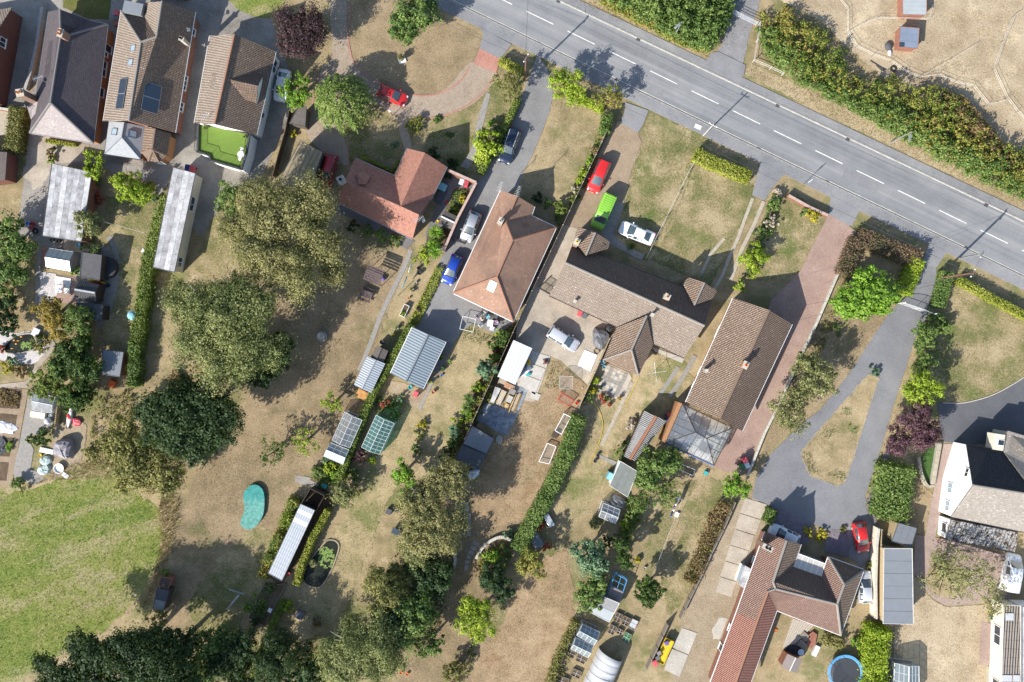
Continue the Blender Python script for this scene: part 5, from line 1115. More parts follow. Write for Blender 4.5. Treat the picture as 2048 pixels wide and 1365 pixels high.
for nm,V2,fs in (('wing_roof',{'a': (1156,454,2.7), 'r': (1191,466,4.4), 'b': (1220.5,484,2.7), 'c': (1216,498,2.9), 's': (1172,511,4.3), 'd': (1148,482,2.7)},['arsd', 'rbcs']),
 ('wing_roof',{'a': (1374,554,2.7), 'r': (1409,566,4.4), 'b': (1434,582.6,2.7), 'c': (1425.6,598,2.8), 's': (1388.5,611,4.3), 'd': (1367,570,2.8)},['arsd', 'rbcs']),
 ('wing_roof',{'a': (1233,655.6,2.75), 'r': (1293.6,632,4.9), 's': (1263,700,4.9), 'd': (1206.4,720,2.6), 'c': (1277,752,2.6), 'b': (1306.4,689.5,2.75)},['arsd', 'rbcs', 'scd'])):
 PP_={k: W(*v) for k,v in V2.items()};o_=roofpart(nm,PP_,fs, 'tile_brown_pan',h,.16)
 MB().tube([PP_['r']+Vector((0,0,.03)),PP_['s']+Vector((0,0,.03))],.13,6).build('ridge', 'ridge_grey',o_)
 if len(fs) == 3:
  for k in 'cd': MB().tube([PP_['s'],PP_[k]],.12,6).build('ridge', 'ridge_grey',o_)
 ol=[PP_[k] for k in 'abcd'];cx=sum(ol,Vector())/4;ins2=[cx.lerp(p,.88) for p in ol]
 mb=MB();mb.prism([(p.x,p.y) for p in ins2],0,2.55);mb.build('wing_wall', 'brick_brown',h)
 a_,b_,r2=[cx.lerp(PP_[k],.9) for k in 'abr']
 if len(fs) == 2: mesh('gable',[a_-Vector((0,0,.3)),b_-Vector((0,0,.3)),r2-Vector((0,0,.25))],[(0,1,2)], 'white_render',h)
chimney(h,1154,484,5.4,.75,.55,65, 'brick_brown',1, 'yellow_plastic');chimney(h,1334.6,594,5.6,.6,.6,-25, 'mortar',1, 'terracotta',zb=3);chimney(h,1305,630,5.5,.28,.28,-25, 'mortar',0,zb=4);chimney(h,1150,603,3.8,.28,.28,-25, 'light_metal',0,zb=2.5)
h,P=house('gable_bungalow', 'dark brown tiled gable bungalow with a big hipped glass garden room at its end',{'a': (1466.7,596.7,2.6), 'n': (1538.5,621,4.9), 'b': (1584.6,649,2.6), 'c': (1484.6,862.6,2.6), 's': (1439.7,838,4.9), 'd': (1371.8,805,2.6)},[('ansd', 'roof_slope', 'tile_brown_pan'),('nbcs', 'roof_slope', 'tile_brown_dark')], 'anbcsd', 'tile_brown_pan', 'brick_orange',.35,ridges='ns',ridgem='ridge_brown',windows=[('da',.12,1.6,.9,2.1,WD),('da',.3,1.0,.9,2.1,WS),('da',.7,1.6,.9,2.1,WD)])
chimney(h,1491,730.5,5.8,.8,.55,65, 'brick_orange',1, 'orange_plastic',zb=3);chimney(h,1413,742,4.2,.3,.3,0, 'grey_metal',0,zb=3)
GR={'a': (1365,808,2.6), 'b': (1466,856,2.6), 'c': (1428,931,2.5), 'd': (1331,886,2.5), 'p': (1391,865,3.7), 'q': (1413,877.5,3.7)}
G={k: W(*v) for k,v in GR.items()};ctr=sum(G.values(),Vector())/6
root=thing('glass_garden_room', 'hipped glass garden room with dark glazing bars and white window frames', 'conservatory',(ctr.x,ctr.y,0));fr=MB()
def lam(a,b,u): return G[a].lerp(G[b],u)
def slope(e0,e1,t0,t1,n):
 """eave e0-e1, top t0-t1 (equal for a hip end): strips parallel to the fall of the slope"""
 E0,E1,T0,T1_=G[e0],G[e1],G[t0],G[t1];ax=(E1-E0).normalized();L=(E1-E0).length
 nrm=(E1-E0).cross(T0-E0).normalized();up=nrm.cross(ax);up=up if up.z>0 else -up
 s0=(T0-E0).dot(ax);s1=(T1_-E0).dot(ax);hh=(T0-E0).dot(up)
 def top(s):
  if s<s0: return hh*s/s0
  if s>s1: return hh*(L-s)/(L-s1)
  return hh
 cuts=[L*k/n for k in range(n+1)]
 for k in range(n):
  c0,c1=cuts[k]+.03,cuts[k+1]-.03;ss=[c0]+[x for x in (s0,s1) if c0<x<c1]+[c1]
  vs=[E0+ax*c0,E0+ax*c1]+[E0+ax*s_+up*max(top(s_),.02) for s_ in reversed(ss)]
  mesh('pane',vs,[tuple(range(len(vs)))], 'glass_clear',root)
  if k: fr.tube([E0+ax*cuts[k],E0+ax*cuts[k]+up*top(cuts[k])],.03,4)
slope('a', 'b', 'p', 'q',7);slope('d', 'c', 'p', 'q',7);slope('d', 'a', 'p', 'p',6);slope('b', 'c', 'q', 'q',6)
for k in ('ap', 'dp', 'bq', 'cq', 'pq', 'ab', 'bc', 'cd', 'da'): fr.tube([G[k[0]],G[k[1]]],.06,5)
fr.build('glazing_bars', 'wood_dark',root)
mb=MB()
for k in range(9):
 for (x,y) in (('d', 'c'),('c', 'b')): v=lam(x,y,k/8);mb.tube([(v.x,v.y,0),v],.045,4)
for (x,y) in (('d', 'c'),('c', 'b')):
 a_,b_=G[x],G[y];mb.tube([(a_.x,a_.y,1.0),(b_.x,b_.y,1.0)],.04,4)
mb.build('window_frame', 'white_paint',root)
for (x,y) in (('d', 'c'),('c', 'b')):
 for k in range(8):
  a_,b_=lam(x,y,k/8+.01),lam(x,y,(k+1)/8-.01);mesh('pane',[(a_.x,a_.y,.6),(b_.x,b_.y,.6),(b_.x,b_.y,2.45),(a_.x,a_.y,2.45)],[(0,1,2,3)], 'glass_clear',root)
a_,d_=G['a'],G['d'];off=Vector((-.25,.1,0));mb=MB();mb.prism([(v.x,v.y) for v in (a_+off*2,a_+off*.2,d_+off*.2,d_+off*2)],0,2.62);mb.build('wall', 'brick_orange',root)
MB().tube([G['d']+Vector((0,-.08,-.05)),G['c']+Vector((0,-.08,-.05))],.07,5).build('gutter', 'blue_plastic',root)
mesh('floor',[Vector((G[k].x,G[k].y,.12)).lerp(Vector((ctr.x,ctr.y,.12)),.03) for k in 'abcd'],[(0,1,2,3)], 'slab_pale',root)
for (u,v,sx,sy,hh,m_,lb,nm,ct) in ((.45,.35,2.6,1.0,.75, 'wood_plank', 'long dining table seen through the glass garden room roof', 'dining_table', 'table'),(.8,.75,1.5,.8,.45, 'wood_dark', 'dark low table under the garden room glass near the drive', 'low_table', 'table'),(.35,.8,1.9,.9,.7, 'cloth_white', 'white sofa inside the garden room', 'sofa', 'sofa')):
 c=lam('a', 'b',u).lerp(lam('d', 'c',u),v);r_=thing(nm,lb,ct,(c.x,c.y,.12));a9=R(-25)
 if ct == 'sofa': box('seat',(c.x,c.y,.32),(sx,sy,.4),m_,r_,a9,.06);box('backrest',(c.x-.15,c.y-.35,.55),(sx,.25,.8),m_,r_,a9,.06)
 else:
  box('table_top',(c.x,c.y,hh),(sx,sy,.05),m_,r_,a9)
  for s1_ in (-1,1):
   for s2_ in (-1,1): x,y=s1_*(sx/2-.1),s2_*(sy/2-.1);box('leg',(c.x+x*math.cos(a9)-y*math.sin(a9),c.y+x*math.sin(a9)+y*math.cos(a9),hh/2+.05),(.06,.06,hh-.1),m_,r_,a9)
Q=lambda c,r,s: t(c,r,s)[0]
V={'a': (1530.8,1063.7,2.6), 'n': (1573,1081.7,4.9), 'b': (1602.6,1089,2.6), 'v': (1587,1134,2.6), 'j': (1546,1163.7,4.9), 'k': (1551,1178,4.9), 'x': (1643,1153.5,2.6), 'm': (1657,1115,2.6), 'y': (1688.5,1169,4.9), 'z': (1674,1209,4.9), 'e': (1728,1140.5,2.6), 'f': (1681.5,1271,2.6), 'g': (1554,1221.5,2.6), 'h': (1536,1183,4.9), 'w': (1473,1226.5,2.6), 'u': (1514,1243,4.9), 's': (1462,1392,4.9), 't': (1418,1374,2.6), 'q': (1492,1392,2.6)}
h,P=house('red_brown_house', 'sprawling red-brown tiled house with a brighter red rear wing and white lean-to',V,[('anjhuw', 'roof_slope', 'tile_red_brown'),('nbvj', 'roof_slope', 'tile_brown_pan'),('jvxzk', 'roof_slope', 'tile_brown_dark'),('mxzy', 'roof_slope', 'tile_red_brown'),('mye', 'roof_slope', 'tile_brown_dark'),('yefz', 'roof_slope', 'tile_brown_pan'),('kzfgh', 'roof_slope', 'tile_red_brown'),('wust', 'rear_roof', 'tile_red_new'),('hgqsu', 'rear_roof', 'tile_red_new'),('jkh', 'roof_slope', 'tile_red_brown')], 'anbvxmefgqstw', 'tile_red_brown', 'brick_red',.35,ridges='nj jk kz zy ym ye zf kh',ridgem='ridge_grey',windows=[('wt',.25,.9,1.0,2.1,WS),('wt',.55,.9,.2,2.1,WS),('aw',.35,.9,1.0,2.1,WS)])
MB().tube([P['h']+Vector((0,0,.03)),P['u']+Vector((0,0,.03)),P['s']+Vector((0,0,.03))],.15,6).build('ridge', 'ridge_orange',h)
chimney(h,1535,1096,5.6,1.2,.55,-25, 'brick_brown',2, 'black_plastic',zb=3)
LT={'a': (1596,1107,2.35), 'b': (1651,1128,2.35), 'c': (1643,1153.5,2.6), 'd': (1587,1134,2.6)};LP={k: W(*v) for k,v in LT.items()}
r_=thing('lean_to', 'white polycarbonate lean-to roof tucked between the red-brown house wings', 'lean-to',(LP['a'].x,LP['a'].y,0));fr=MB()
for k in range(5):
 u0,u1=k/5+.01,(k+1)/5-.01;mesh('roof_sheet',[LP['a'].lerp(LP['b'],u0),LP['a'].lerp(LP['b'],u1),LP['d'].lerp(LP['c'],u1),LP['d'].lerp(LP['c'],u0)],[(0,1,2,3)], 'poly_sheet',r_)
for k in range(6): fr.tube([LP['a'].lerp(LP['b'],k/5),LP['d'].lerp(LP['c'],k/5)],.035,4);v=LP['a'].lerp(LP['b'],k/5);fr.tube([(v.x,v.y,0),v],.035,4)
fr.tube([LP['a'],LP['b']],.06,4);fr.build('frame', 'white_paint',r_)
bw=thing('bay_window', 'white flat-topped bay window on the west wall of the red-brown house', 'window',W(1483,1150,0));bp=[W(*p,2.2) for p in t(3,3, '1130,455 1178,480 1135,640 1080,602')]
MB().prism([(p.x,p.y) for p in bp],2.1,2.25).build('roof', 'felt_white3',bw);cb=sum(bp,Vector())/4;MB().prism([(p.x,p.y) for p in [cb.lerp(v,.88) for v in bp]],0,.8).build('wall', 'white_render',bw);MB().prism([(p.x,p.y) for p in [cb.lerp(v,.86) for v in bp]],.8,2.1).build('pane', 'pane_sky',bw)
V={'a': (1933,889.5,3.1), 'r': (1946,971,6.8), 'c': (1902,1034,3.1), 'd': (2170,1090,3.1), 's': (2190,1010,6.8), 'e': (2190,935,3.1)}
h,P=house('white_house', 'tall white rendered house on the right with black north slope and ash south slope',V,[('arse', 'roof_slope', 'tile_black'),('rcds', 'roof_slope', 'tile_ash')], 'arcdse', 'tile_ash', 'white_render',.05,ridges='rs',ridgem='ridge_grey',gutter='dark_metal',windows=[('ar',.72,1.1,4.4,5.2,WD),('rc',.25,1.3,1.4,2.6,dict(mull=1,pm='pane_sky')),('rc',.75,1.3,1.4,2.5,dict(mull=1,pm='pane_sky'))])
house('rear_wing', 'cream and grey-brown roofed cross wing rising from the black roof at the right edge',{'a': (2016,862,3.3), 'b': (2008,905,3.5), 'v': (2050,960,6.0), 'c': (2110,960,6.0), 'd': (2110,890,4.0)},['abvcd'], 'abvcd', 'tile_ash', 'cream_render',.1,cat='house wing',gutter=None)
c=W(1998,885,3.4);r_=thing('cream_dormer', 'cream flat-topped dormer box with an arched dark window on the white house', 'dormer',(c.x,c.y,2));box('wall',(c.x,c.y,2.6),(1.25,2.0,1.7), 'cream_render',r_,R(-8));box('frame',(c.x+.12,c.y-.05,3.47),(.95,.8,.06), 'white_paint',r_,R(-8));box('pane',(c.x+.2,c.y-.05,3.51),(.7,.62,.04), 'pane_dark',r_,R(-8),.02)
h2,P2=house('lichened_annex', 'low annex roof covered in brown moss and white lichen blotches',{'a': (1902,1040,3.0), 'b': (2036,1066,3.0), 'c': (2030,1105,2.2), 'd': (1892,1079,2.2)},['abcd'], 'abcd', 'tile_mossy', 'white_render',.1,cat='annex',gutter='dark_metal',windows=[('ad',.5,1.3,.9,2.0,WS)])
h3,P3=flatshed('corner bungalow with ribbed brown roof sheets and cream wall in the bottom right',[(2008,1210),(2041,1212),(2041,1420),(2001,1420)],2.8, 'corr_brown', 'cream_render', 'ribbed_roof_bungalow', 'bungalow',strips=12,stripm=['corr_brown', 'corr_brown', 'corr_brown'],lap='along',windows=[(3,.68,2.4,.8,2.2,dict(mull=1)),(3,.2,1.2,.8,2.2,dict(mull=0))],edge='pale_edge')
for (x,y,lx,ly) in ((2019,1234,1.0,.9),(2014,1357,1.2,.8),(2033,1357,.8,.8)): c=W(x,y,2.86);box('rooflight',(c.x,c.y,2.88),(lx,ly,.06), 'poly_white',h3)
flatshed('pale flat strip roof alongside the ribbed bungalow roof at the right edge',[(2044,1213),(2090,1215),(2090,1420),(2044,1420)],3.0, 'felt_white3', 'white_render', 'flat_roof_block', 'building')
# ---------------------------------------------------------------- garages,sheds,glasshouses
FW=['felt_white', 'felt_white2', 'felt_white3', 'felt_white2']
flatshed('wide flat garage with streaky whitewashed felt roof beside the slate bungalow',[(104,327),(184,345),(163,484),(85,472)],2.6, 'felt_grey', 'brick_red', 'flat_garage', 'garage',7,FW)
flatshed('long narrow garage with peeling white felt roof and cream side wall',[(346,335),(391,347),(349,545),(306,535)],2.7, 'felt_grey', 'cream_render', 'long_garage', 'garage',4,['felt_white', 'felt_white2', 'felt_white3'],windows=[(1,.26,1.0,1.0,2.2,dict(mull=0)),(1,.33,.9,1.0,2.2,dict(mull=0)),(1,.9,1.3,1.0,2.2,dict(mull=1))])
greenhouse('small greenhouse with pale blue panes on a brick base beside the gravel',*zz(60,480,8.53, '330,140 740,205 690,540 270,460'),1.9,2.5,5,1,axis=1,framem='grey_metal',gm='glass_white',base='soil')
flatshed('shed with dark shingled roof beside the black garden tub',zz(60,480,8.53, '890,215 1225,265 1190,690 855,630'),2.3, 'tile_shingle_dark', 'wood_dark',fall=.3)
c=W(*zz(60,480,8.53, '1285,470')[0],.9);r_=thing('hot_tub', 'round black covered tub against the shingled shed', 'tub',(c.x,c.y,0));MB().cyl((c.x,c.y,0),1.35,.8,24).build('tub', 'wood_dark',r_);MB().lathe((c.x,c.y,.8),[(1.4,0),(1.4,.08),(.8,.3),(0,.36)],24).build('cover', 'felt_black',r_)
gable('dark corrugated summer shed with a shiny metal ridge',*zz(60,480,8.53, '830,690 1180,760 1130,1060 790,1010'),2.0,2.6, 'corr_dark', 'wood_dark',ridgem='light_metal',axis=1,rr=.14)
mb=MB();P_=[W(*p) for p in zz(60,480,8.53, '1180,760 1290,780 1260,1040 1140,1020')];mb.prism([(p.x,p.y) for p in P_],0,.18);tag(mb.build('wood_deck', 'wood_red'), 'small red-brown timber deck at the end of the dark shed', 'deck')
flatshed('dark blue-grey flat shed half hidden under the golden tree',zz(60,480,8.53, '800,1070 1250,1110 1220,1380 780,1330'),2.1, 'felt_dark', 'wood_dark',strips=3)
greenhouse('dark empty cold frame greenhouse beside the concrete path',*zz(0,770,6.2, '420,90 690,150 640,350 400,310'),1.2,1.5,2,1,axis=1,framem='pale_metal',gm='glass',base='felt_black',name='cold_frame')
flatshed('blue-grey pent shed with two roof sheets among the conifers',t(0,2, '805,155 965,175 935,367 780,345'),2.1, 'flat_blue_grey', 'wood_red',strips=2,fall=-.2)
flatshed('little brown tiled shed next to the slatted fence',t(1,0, '765,838 832,833 820,992 697,965'),2.1, 'tile_felt_brown', 'fence_dark',fall=.2)
flatshed('open carport with mossy ribbed sheets below the big birch',t(1,0, '785,1100 958,1188 860,1480 600,1440'),2.4, 'corr_moss', 'fence_dark', 'carport', 'carport',9,['corr_moss'],fall=.15)
gable('blue corrugated garage with two roof slopes at the end of the drive',(824.5,655),(891.5,684),(846,778),(781,747),2.3,3.1, 'corr_blue', 'cream_render', 'corrugated_garage', 'garage',ridgem='flat_blue_grey',axis=0,rr=.14,gutter='white_plastic')
gable('small silver ridged shed beside the long hedge',*t(1,2, '1305,205 1445,265 1335,492 1200,430'),2.1,2.5, 'corr_silver2', 'wood_dark',ridgem='light_metal',rr=.09)
gable('small brown felt shed behind the silver ridged shed',*t(1,2, '1380,120 1468,165 1430,260 1330,215'),1.9,2.3, 'tile_felt_brown', 'wood_dark')
c=W(*t(1,2, '1265,507')[0],.5);r_=thing('board_stack', 'sheet of weathered orange plywood on a low stack', 'boards',(c.x,c.y,0));box('stack',(c.x,c.y,.22),(1.4,.9,.44), 'wood_dark',r_,R(-27));box('board',(c.x,c.y,.47),(1.55,1.1,.04), 'wood_orange',r_,R(-27))
greenhouse('clear aluminium greenhouse west of the long hedge',*t(1,2, '1130,640 1265,705 1170,920 1030,860'),1.8,2.5,5,2,framem='pale_metal',base='soil')
greenhouse('green-tinted greenhouse with many panes east of the long hedge',*t(1,2, '1375,665 1515,730 1400,972 1260,915'),1.8,2.5,9,2,framem='pale_metal',gm='glass_green',base='soil')
greenhouse('short greenhouse with a roof vent at the foot of the clear greenhouse',*t(1,2, '1020,880 1162,937 1115,1050 965,985'),1.7,2.2,3,2,axis=1,framem='pale_metal',gm='glass_white',base='soil')
flatshed('very long narrow shed with silver ribbed roof and two white sheets',[(601,1008),(630,1021),(564,1162),(536,1147)],2.2, 'corr_silver', 'wood_dark', 'long_shed', 'shed',16,['corr_silver', 'corr_white', 'corr_silver', 'corr_white']+['corr_silver']*12,lap='along',fall=0)
cage=t(1,2, '860,1240 970,1295 900,1420 785,1365');P_=[W(*p,1.9) for p in cage];r_=thing('open_bay', 'roofless dark storage bay at the north end of the long silver shed', 'storage bay',(P_[0].x,P_[0].y,0))
for i in (0,1,3): a_,b_=P_[i],P_[(i+1) % 4];c=(a_+b_)/2;box('side',(c.x,c.y,.95),((b_-a_).length,.06,1.9), 'wood_dark',r_,math.atan2(b_.y-a_.y,b_.x-a_.x))
gable('white ribbed metal shed next to the neighbouring fence',*t(2,2, '885,80 1032,145 900,430 760,365'),2.4,2.45, 'corr_white_long', 'wood_dark', 'metal_shed',ridgem='corr_white',rr=.02)
flatshed('flat charcoal shed, northern one of the dark pair',t(2,2, '563,750 735,850 675,968 492,890'),2.4, 'flat_slate', 'wood_dark',strips=2,stripm=['flat_slate'],fall=.15)
flatshed('flat black shed, southern one of the dark pair',t(2,2, '487,900 672,975 613,1092 433,1003'),2.2, 'felt_dark', 'wood_dark',strips=2,stripm=['felt_dark'],fall=.15)
h,P=gable('old corrugated asbestos shed with a rusty ridge strip',*t(3,2, '345,632 520,712 270,1028 188,985'),2.1,2.6, 'corr_grey', 'wood_dark',ridgem='corr_rust',rr=.22)
flatshed('pent shed with grey-green felt roof and white fascia',t(3,2, '160,1025 292,1105 215,1305 75,1212'),2.2, 'felt_green', 'white_render',strips=3,stripm=['felt_green'],fall=.25,edge='pale_edge')
greenhouse('tiny greenhouse south of the felt-roofed pent shed',*zz(1180,900,6.2, '165,660 375,745 315,915 110,830'),1.6,2.1,3,2,axis=1,framem='pale_metal',base='soil')
h,P=flatshed('open-fronted shed with two-tone grey roof by the raised beds',zz(1100,1100,5.15, '490,455 715,550 610,745 390,630'),2.2, 'felt_grey', 'wood_dark',strips=2,stripm=['felt_grey', 'shelter_grey'],lap='along',fall=.3,edge='pale_edge')
P_=[W(*p,1.7) for p in zz(1100,1100,5.15, '672,245 795,310 715,550 585,490')];r_=thing('poultry_run', 'blue-framed run with a brown felt cover over half of it', 'poultry run',(P_[0].x,P_[0].y,0));mb=MB()
for i in range(4):
 a_,b_=P_[i],P_[(i+1) % 4];mb.tube([a_,b_],.05,4);mb.tube([(a_.x,a_.y,0),a_],.05,4);mb.tube([(a_.x,a_.y,.9),(b_.x,b_.y,.9)],.03,4)
for u in (.5,): mb.tube([P_[0].lerp(P_[1],u),P_[3].lerp(P_[2],u)],.03,4)
for u in (.25,.5): mb.tube([P_[0].lerp(P_[3],u),P_[1].lerp(P_[2],u)],.03,4)
mb.build('frame', 'trampoline_blue',r_);up=Vector((0,0,.06));mesh('roof',[P_[0].lerp(P_[3],.52)+up,P_[1].lerp(P_[2],.52)+up,P_[2]+up,P_[3]+up],[(0,1,2,3)], 'brown_roof_board',r_)
greenhouse('upper one of two adjoining glass sheds by the lower hedge',*zz(1100,1100,5.15, '335,765 515,850 450,985 275,880'),1.7,2.3,4,2,axis=1,framem='pale_metal',gm='glass_white',base='soil')
greenhouse('lower one of two adjoining glass sheds by the lower hedge',*zz(1100,1100,5.15, '265,905 445,985 390,1110 215,1020'),1.7,2.3,4,2,axis=1,framem='pale_metal',gm='glass_white',base='soil')
A0,A1,D1,D0=[W(*p,.3) for p in zz(1100,1100,5.15, '505,1010 745,1130 600,1480 330,1400')];r_=thing('polytunnel', 'white polythene tunnel with bulging ribs and an open end', 'polytunnel',(A0.x,A0.y,0));vs=[];fs=[];nr,na=17,12;hoops=MB()
for i in range(nr):
 u=i/(nr-1);a_,b_=A0.lerp(D0,u),A1.lerp(D1,u);bul=1-.07*(1-abs(math.sin(u*math.pi*6)));row=[]
 for j in range(na+1): th=math.pi*j/na;v=a_.lerp(b_,(1-math.cos(th))/2);row.append(Vector((v.x,v.y,.05+2.15*math.sin(th)**.8*bul)))
 vs += row
 if i % 3 == 0: hoops.tube(row,.025,4)
for i in range(nr-1):
 for j in range(na): k=i*(na+1)+j;fs.append((k,k+1,k+na+2,k+na+1))
mesh('cover',vs,fs, 'poly_white',r_,smooth=True);hoops.build('hoop', 'grey_metal',r_)
flatshed('long flat blue-grey garage with a plain felt roof beside the back fence',t(4,3, '577,320 797,322 806,910 570,906'),2.6, 'flat_blue_grey', 'fence_tan', 'flat_garage', 'garage',6,['flat_blue_grey'],lap='along',edge='pale_edge')
flatshed('small square flat slate-grey shed north of the long blue-grey garage',t(4,3, '690,122 833,162 790,306 638,265'),2.2, 'flat_slate', 'fence_tan',strips=3,stripm=['flat_slate'])
greenhouse('glass potting house cut by the bottom edge right of the lime conifers',*t(4,3, '660,1215 850,1240 852,1500 650,1480'),1.8,2.4,4,3,framem='pale_metal',gm='glass_white',base='soil')
gable('small hut with two grey-brown roof boards and a white ridge near the trampoline',*zz(1520,1200,8.27, '455,895 700,990 600,1215 350,1110'),1.9,2.2, 'brown_roof_board', 'wood_red',ridgem='white_paint',rr=.05)
flatshed('dark narrow shed in the shade at the meadow edge',t(0,3, '1225,630 1320,650 1270,825 1195,800'),2.0, 'felt_dark', 'wood_dark',strips=2,stripm=['felt_dark', 'felt_grey'],lap='along')
r_,P=flatshed('reddish roofless hide frame north of the narrow dark shed',t(0,3, '1255,545 1345,555 1310,640 1240,610'),1.8, 'wood_dark', 'wood_red', 'hide', 'hide',edge='wood_red')
zs=lambda s: zz(1780,0,9.1,s)
r_,_=flatshed('slate-blue pony shelter with red roof battens in the paddock',zs('182,490 530,520 502,890 160,860'),1.5, 'shelter_blue', 'wood_red', 'field_shelter', 'shelter',3,['shelter_blue'],lap='along',edge='wood_red',fall=0,thick=.05)
c=W(1803,90,1.55);box('solar_panel',(c.x,c.y,1.6),(.6,.5,.06), 'solar_panel',r_)
flatshed('pale grey pony shelter cut by the top edge of the paddock',zs('225,-120 665,-110 663,282 228,272'),1.6, 'shelter_grey', 'wood_red', 'field_shelter', 'shelter',5,['shelter_grey'],lap='along',edge='wood_red',thick=.05)
# ---------------------------------------------------------------- trees
T=tree
T('round purple-leaved plum tree beside the top lawn',[(605,68,62)],7.5, 'lf_purple', 'fine', 'plum_tree',flat=.95)
weeper('weeping light green willow on the gravel turning circle',683,202,52,5.5, 'lf_willow')
T('small bright green tree over the white car',[(592,183,34)],4.5, 'lf_bright', 'fine')
T('huge olive birch shading the orange-tiled house',[(565,430,78),(520,500,62),(625,410,55),(640,490,50),(585,545,55),(505,400,42),(668,545,25,5),(470,455,30)],14, 'lf_birch', 'birch', 'birch_tree',bark='birch_bark',lobes=9,cover=.85,nl=14)
T('huge olive-green birch left of the brown lawn',[(430,620,80),(480,680,72),(390,680,58),(500,610,55),(440,735,48),(375,600,42),(530,700,42)],14, 'lf_birch_green', 'birch', 'birch_tree',bark='birch_bark',lobes=9,cover=.85,nl=14)
T('big dense dark green tree below the two birches',[(375,830,78),(330,850,50),(430,850,55),(380,880,50),(310,820,35)],12, 'lf_dark', 'broad',lobes=9)
T('wide olive shrubby tree at the meadow corner',[(290,910,62),(250,880,48),(330,950,45),(265,950,40)],6, 'lf_olive', 'broad',lobes=8)
T('very dark oak filling the bottom left corner',[(230,1335,70),(170,1310,42),(120,1350,50),(300,1310,55),(350,1350,65),(255,1290,38)],13, 'lf_dark', 'broad', 'oak_tree',lobes=10)
T('shaded green tree right of the bottom left oak',[(430,1290,42),(400,1340,45)],7, 'lf_mid', 'broad')
T('blue-green tree at the bottom below the vegetable plot',[(565,1310,55),(540,1345,35)],7, 'lf_dark', 'fine')
T('large olive birch at the bottom centre',[(715,1300,70),(760,1260,48),(680,1330,45),(770,1320,45)],9, 'lf_birch_green', 'birch', 'birch_tree',bark='birch_bark',lobes=8)
T('dark olive tree north of the bottom birch',[(775,1190,48),(750,1160,30)],8, 'lf_olive', 'birch')
T('feathery olive birch between the long middle gardens',[(850,1000,52),(865,1060,55),(895,955,42),(830,1080,40),(905,1040,35)],9.5, 'lf_birch', 'birch', 'birch_tree',bark='birch_bark',lobes=8,cover=.9)
T('dark green round tree below the curved stone wall',[(855,1145,45),(880,1170,30)],6, 'lf_dark', 'broad')
T('dark green spreading tree above the bottom birch',[(830,1225,52),(800,1265,40)],7, 'lf_mid', 'broad')
T('yellow-green tree alone on the dry lower lawn',[(955,1240,42),(940,1215,26)],6, 'lf_lime', 'fine')
T('dark bushy tree east of the stepping slabs',[(985,1155,34),(1005,1180,24)],5.5, 'lf_dark', 'broad')
T('yellowing green tree beside the cold frame bench',[(1062,1128,34)],5, 'lf_autumn', 'fine')
T('blue-green eucalyptus-like tree left of the clothes line',[(1178,1110,36),(1195,1130,22)],5.5, 'lf_bluegreen', 'broad')
T('mid-green tree west of the open-fronted shed',[(1178,1195,34),(1195,1165,22)],5, 'lf_mid', 'broad')
T('dark egg-shaped conifer on the dry ground right of the raised beds',[(1300,1180,33)],4.5, 'lf_conifer', 'conifer', 'conifer',flat=1.2)
T('small dark conifer above the blue-framed run',[(1248,1122,20)],5.5, 'lf_conifer', 'conifer', 'conifer',flat=1.6)
T('leafy green tree against the glass garden room',[(1310,935,42),(1340,925,28),(1295,960,26)],5.5, 'lf_mid', 'broad')
T('straggly apple tree south of the garden room tree',[(1330,985,30),(1280,1005,24)],4, 'lf_mid', 'sparse',cover=1.6)
T('bright green small tree by the brick drive end',[(1476,972,27)],4, 'lf_bright', 'fine')
T('round pale green bush-tree beside the front path',[(1510,522,33)],3.5, 'lf_lime', 'fine',zf=.5)
T('broad bright green tree inside the square hedge',[(1722,592,48),(1762,600,36),(1692,606,32),(1735,570,36)],6, 'lf_bright', 'broad',lobes=8)
T('pale olive ash tree beside the pale kerb wall, upper one',[(1640,755,46),(1610,730,28)],6, 'lf_pale', 'fine',cover=.7)
T('pale dry-leaved tree beside the pale kerb wall, lower one',[(1580,825,44),(1600,790,28)],6, 'lf_pale', 'sparse',cover=2.2)
T('lime green tree between the asphalt drive and the right lawn',[(1838,785,42)],5, 'lf_lime', 'fine')
T('dark purple maple below the lime tree',[(1828,850,48),(1850,870,32),(1795,885,26)],5.5, 'lf_plum', 'fine', 'maple_tree',cover=.85)
T('leafy young tree above the lime tree',[(1850,690,26),(1845,665,22),(1850,725,20)],4.5, 'lf_mid', 'sparse',cover=2.0)
T('sparse half-bare tree with spreading branches on the brick paving',[(1905,1150,58),(1960,1175,50),(1985,1200,30),(1880,1115,30)],7, 'lf_pale', 'sparse',lobes=6,cover=.8,nl=14)
T('bright broad tree at the top lawn edge by the road',[(822,32,48),(805,60,30),(850,20,34)],7, 'lf_mid', 'broad')
T('thin olive tree by the drive entrance pole',[(1018,172,34)],5, 'lf_olive', 'sparse',cover=1.7)
T('yellow-green tree at the drive mouth beside the road',[(1132,168,36),(1150,190,24)],5, 'lf_lime', 'fine',cover=.8)
T('small yellowing tree right of the drive mouth tree',[(1218,198,32)],4.5, 'lf_autumn', 'sparse',cover=2.0)
T('lime maple beside the dark estate car',[(970,288,34)],4, 'lf_lime', 'broad')
T('lime green fruit tree on the patio below the slate extension',[(255,372,36),(285,385,28)],4, 'lf_lime', 'fine')
T('pale olive tree leaning over the whitewashed garage',[(175,445,34)],5, 'lf_pale', 'fine')
T('green shrub-tree beside the slate bungalow corner',[(187,318,24),(185,345,18)],4, 'lf_lime', 'fine')
T('golden yellow tree beside the dark sheds',[(98,622,34),(118,655,32)],5, 'lf_golden', 'fine')
T('grey-green tree right of the golden tree',[(152,640,34)],5, 'lf_mid', 'fine')
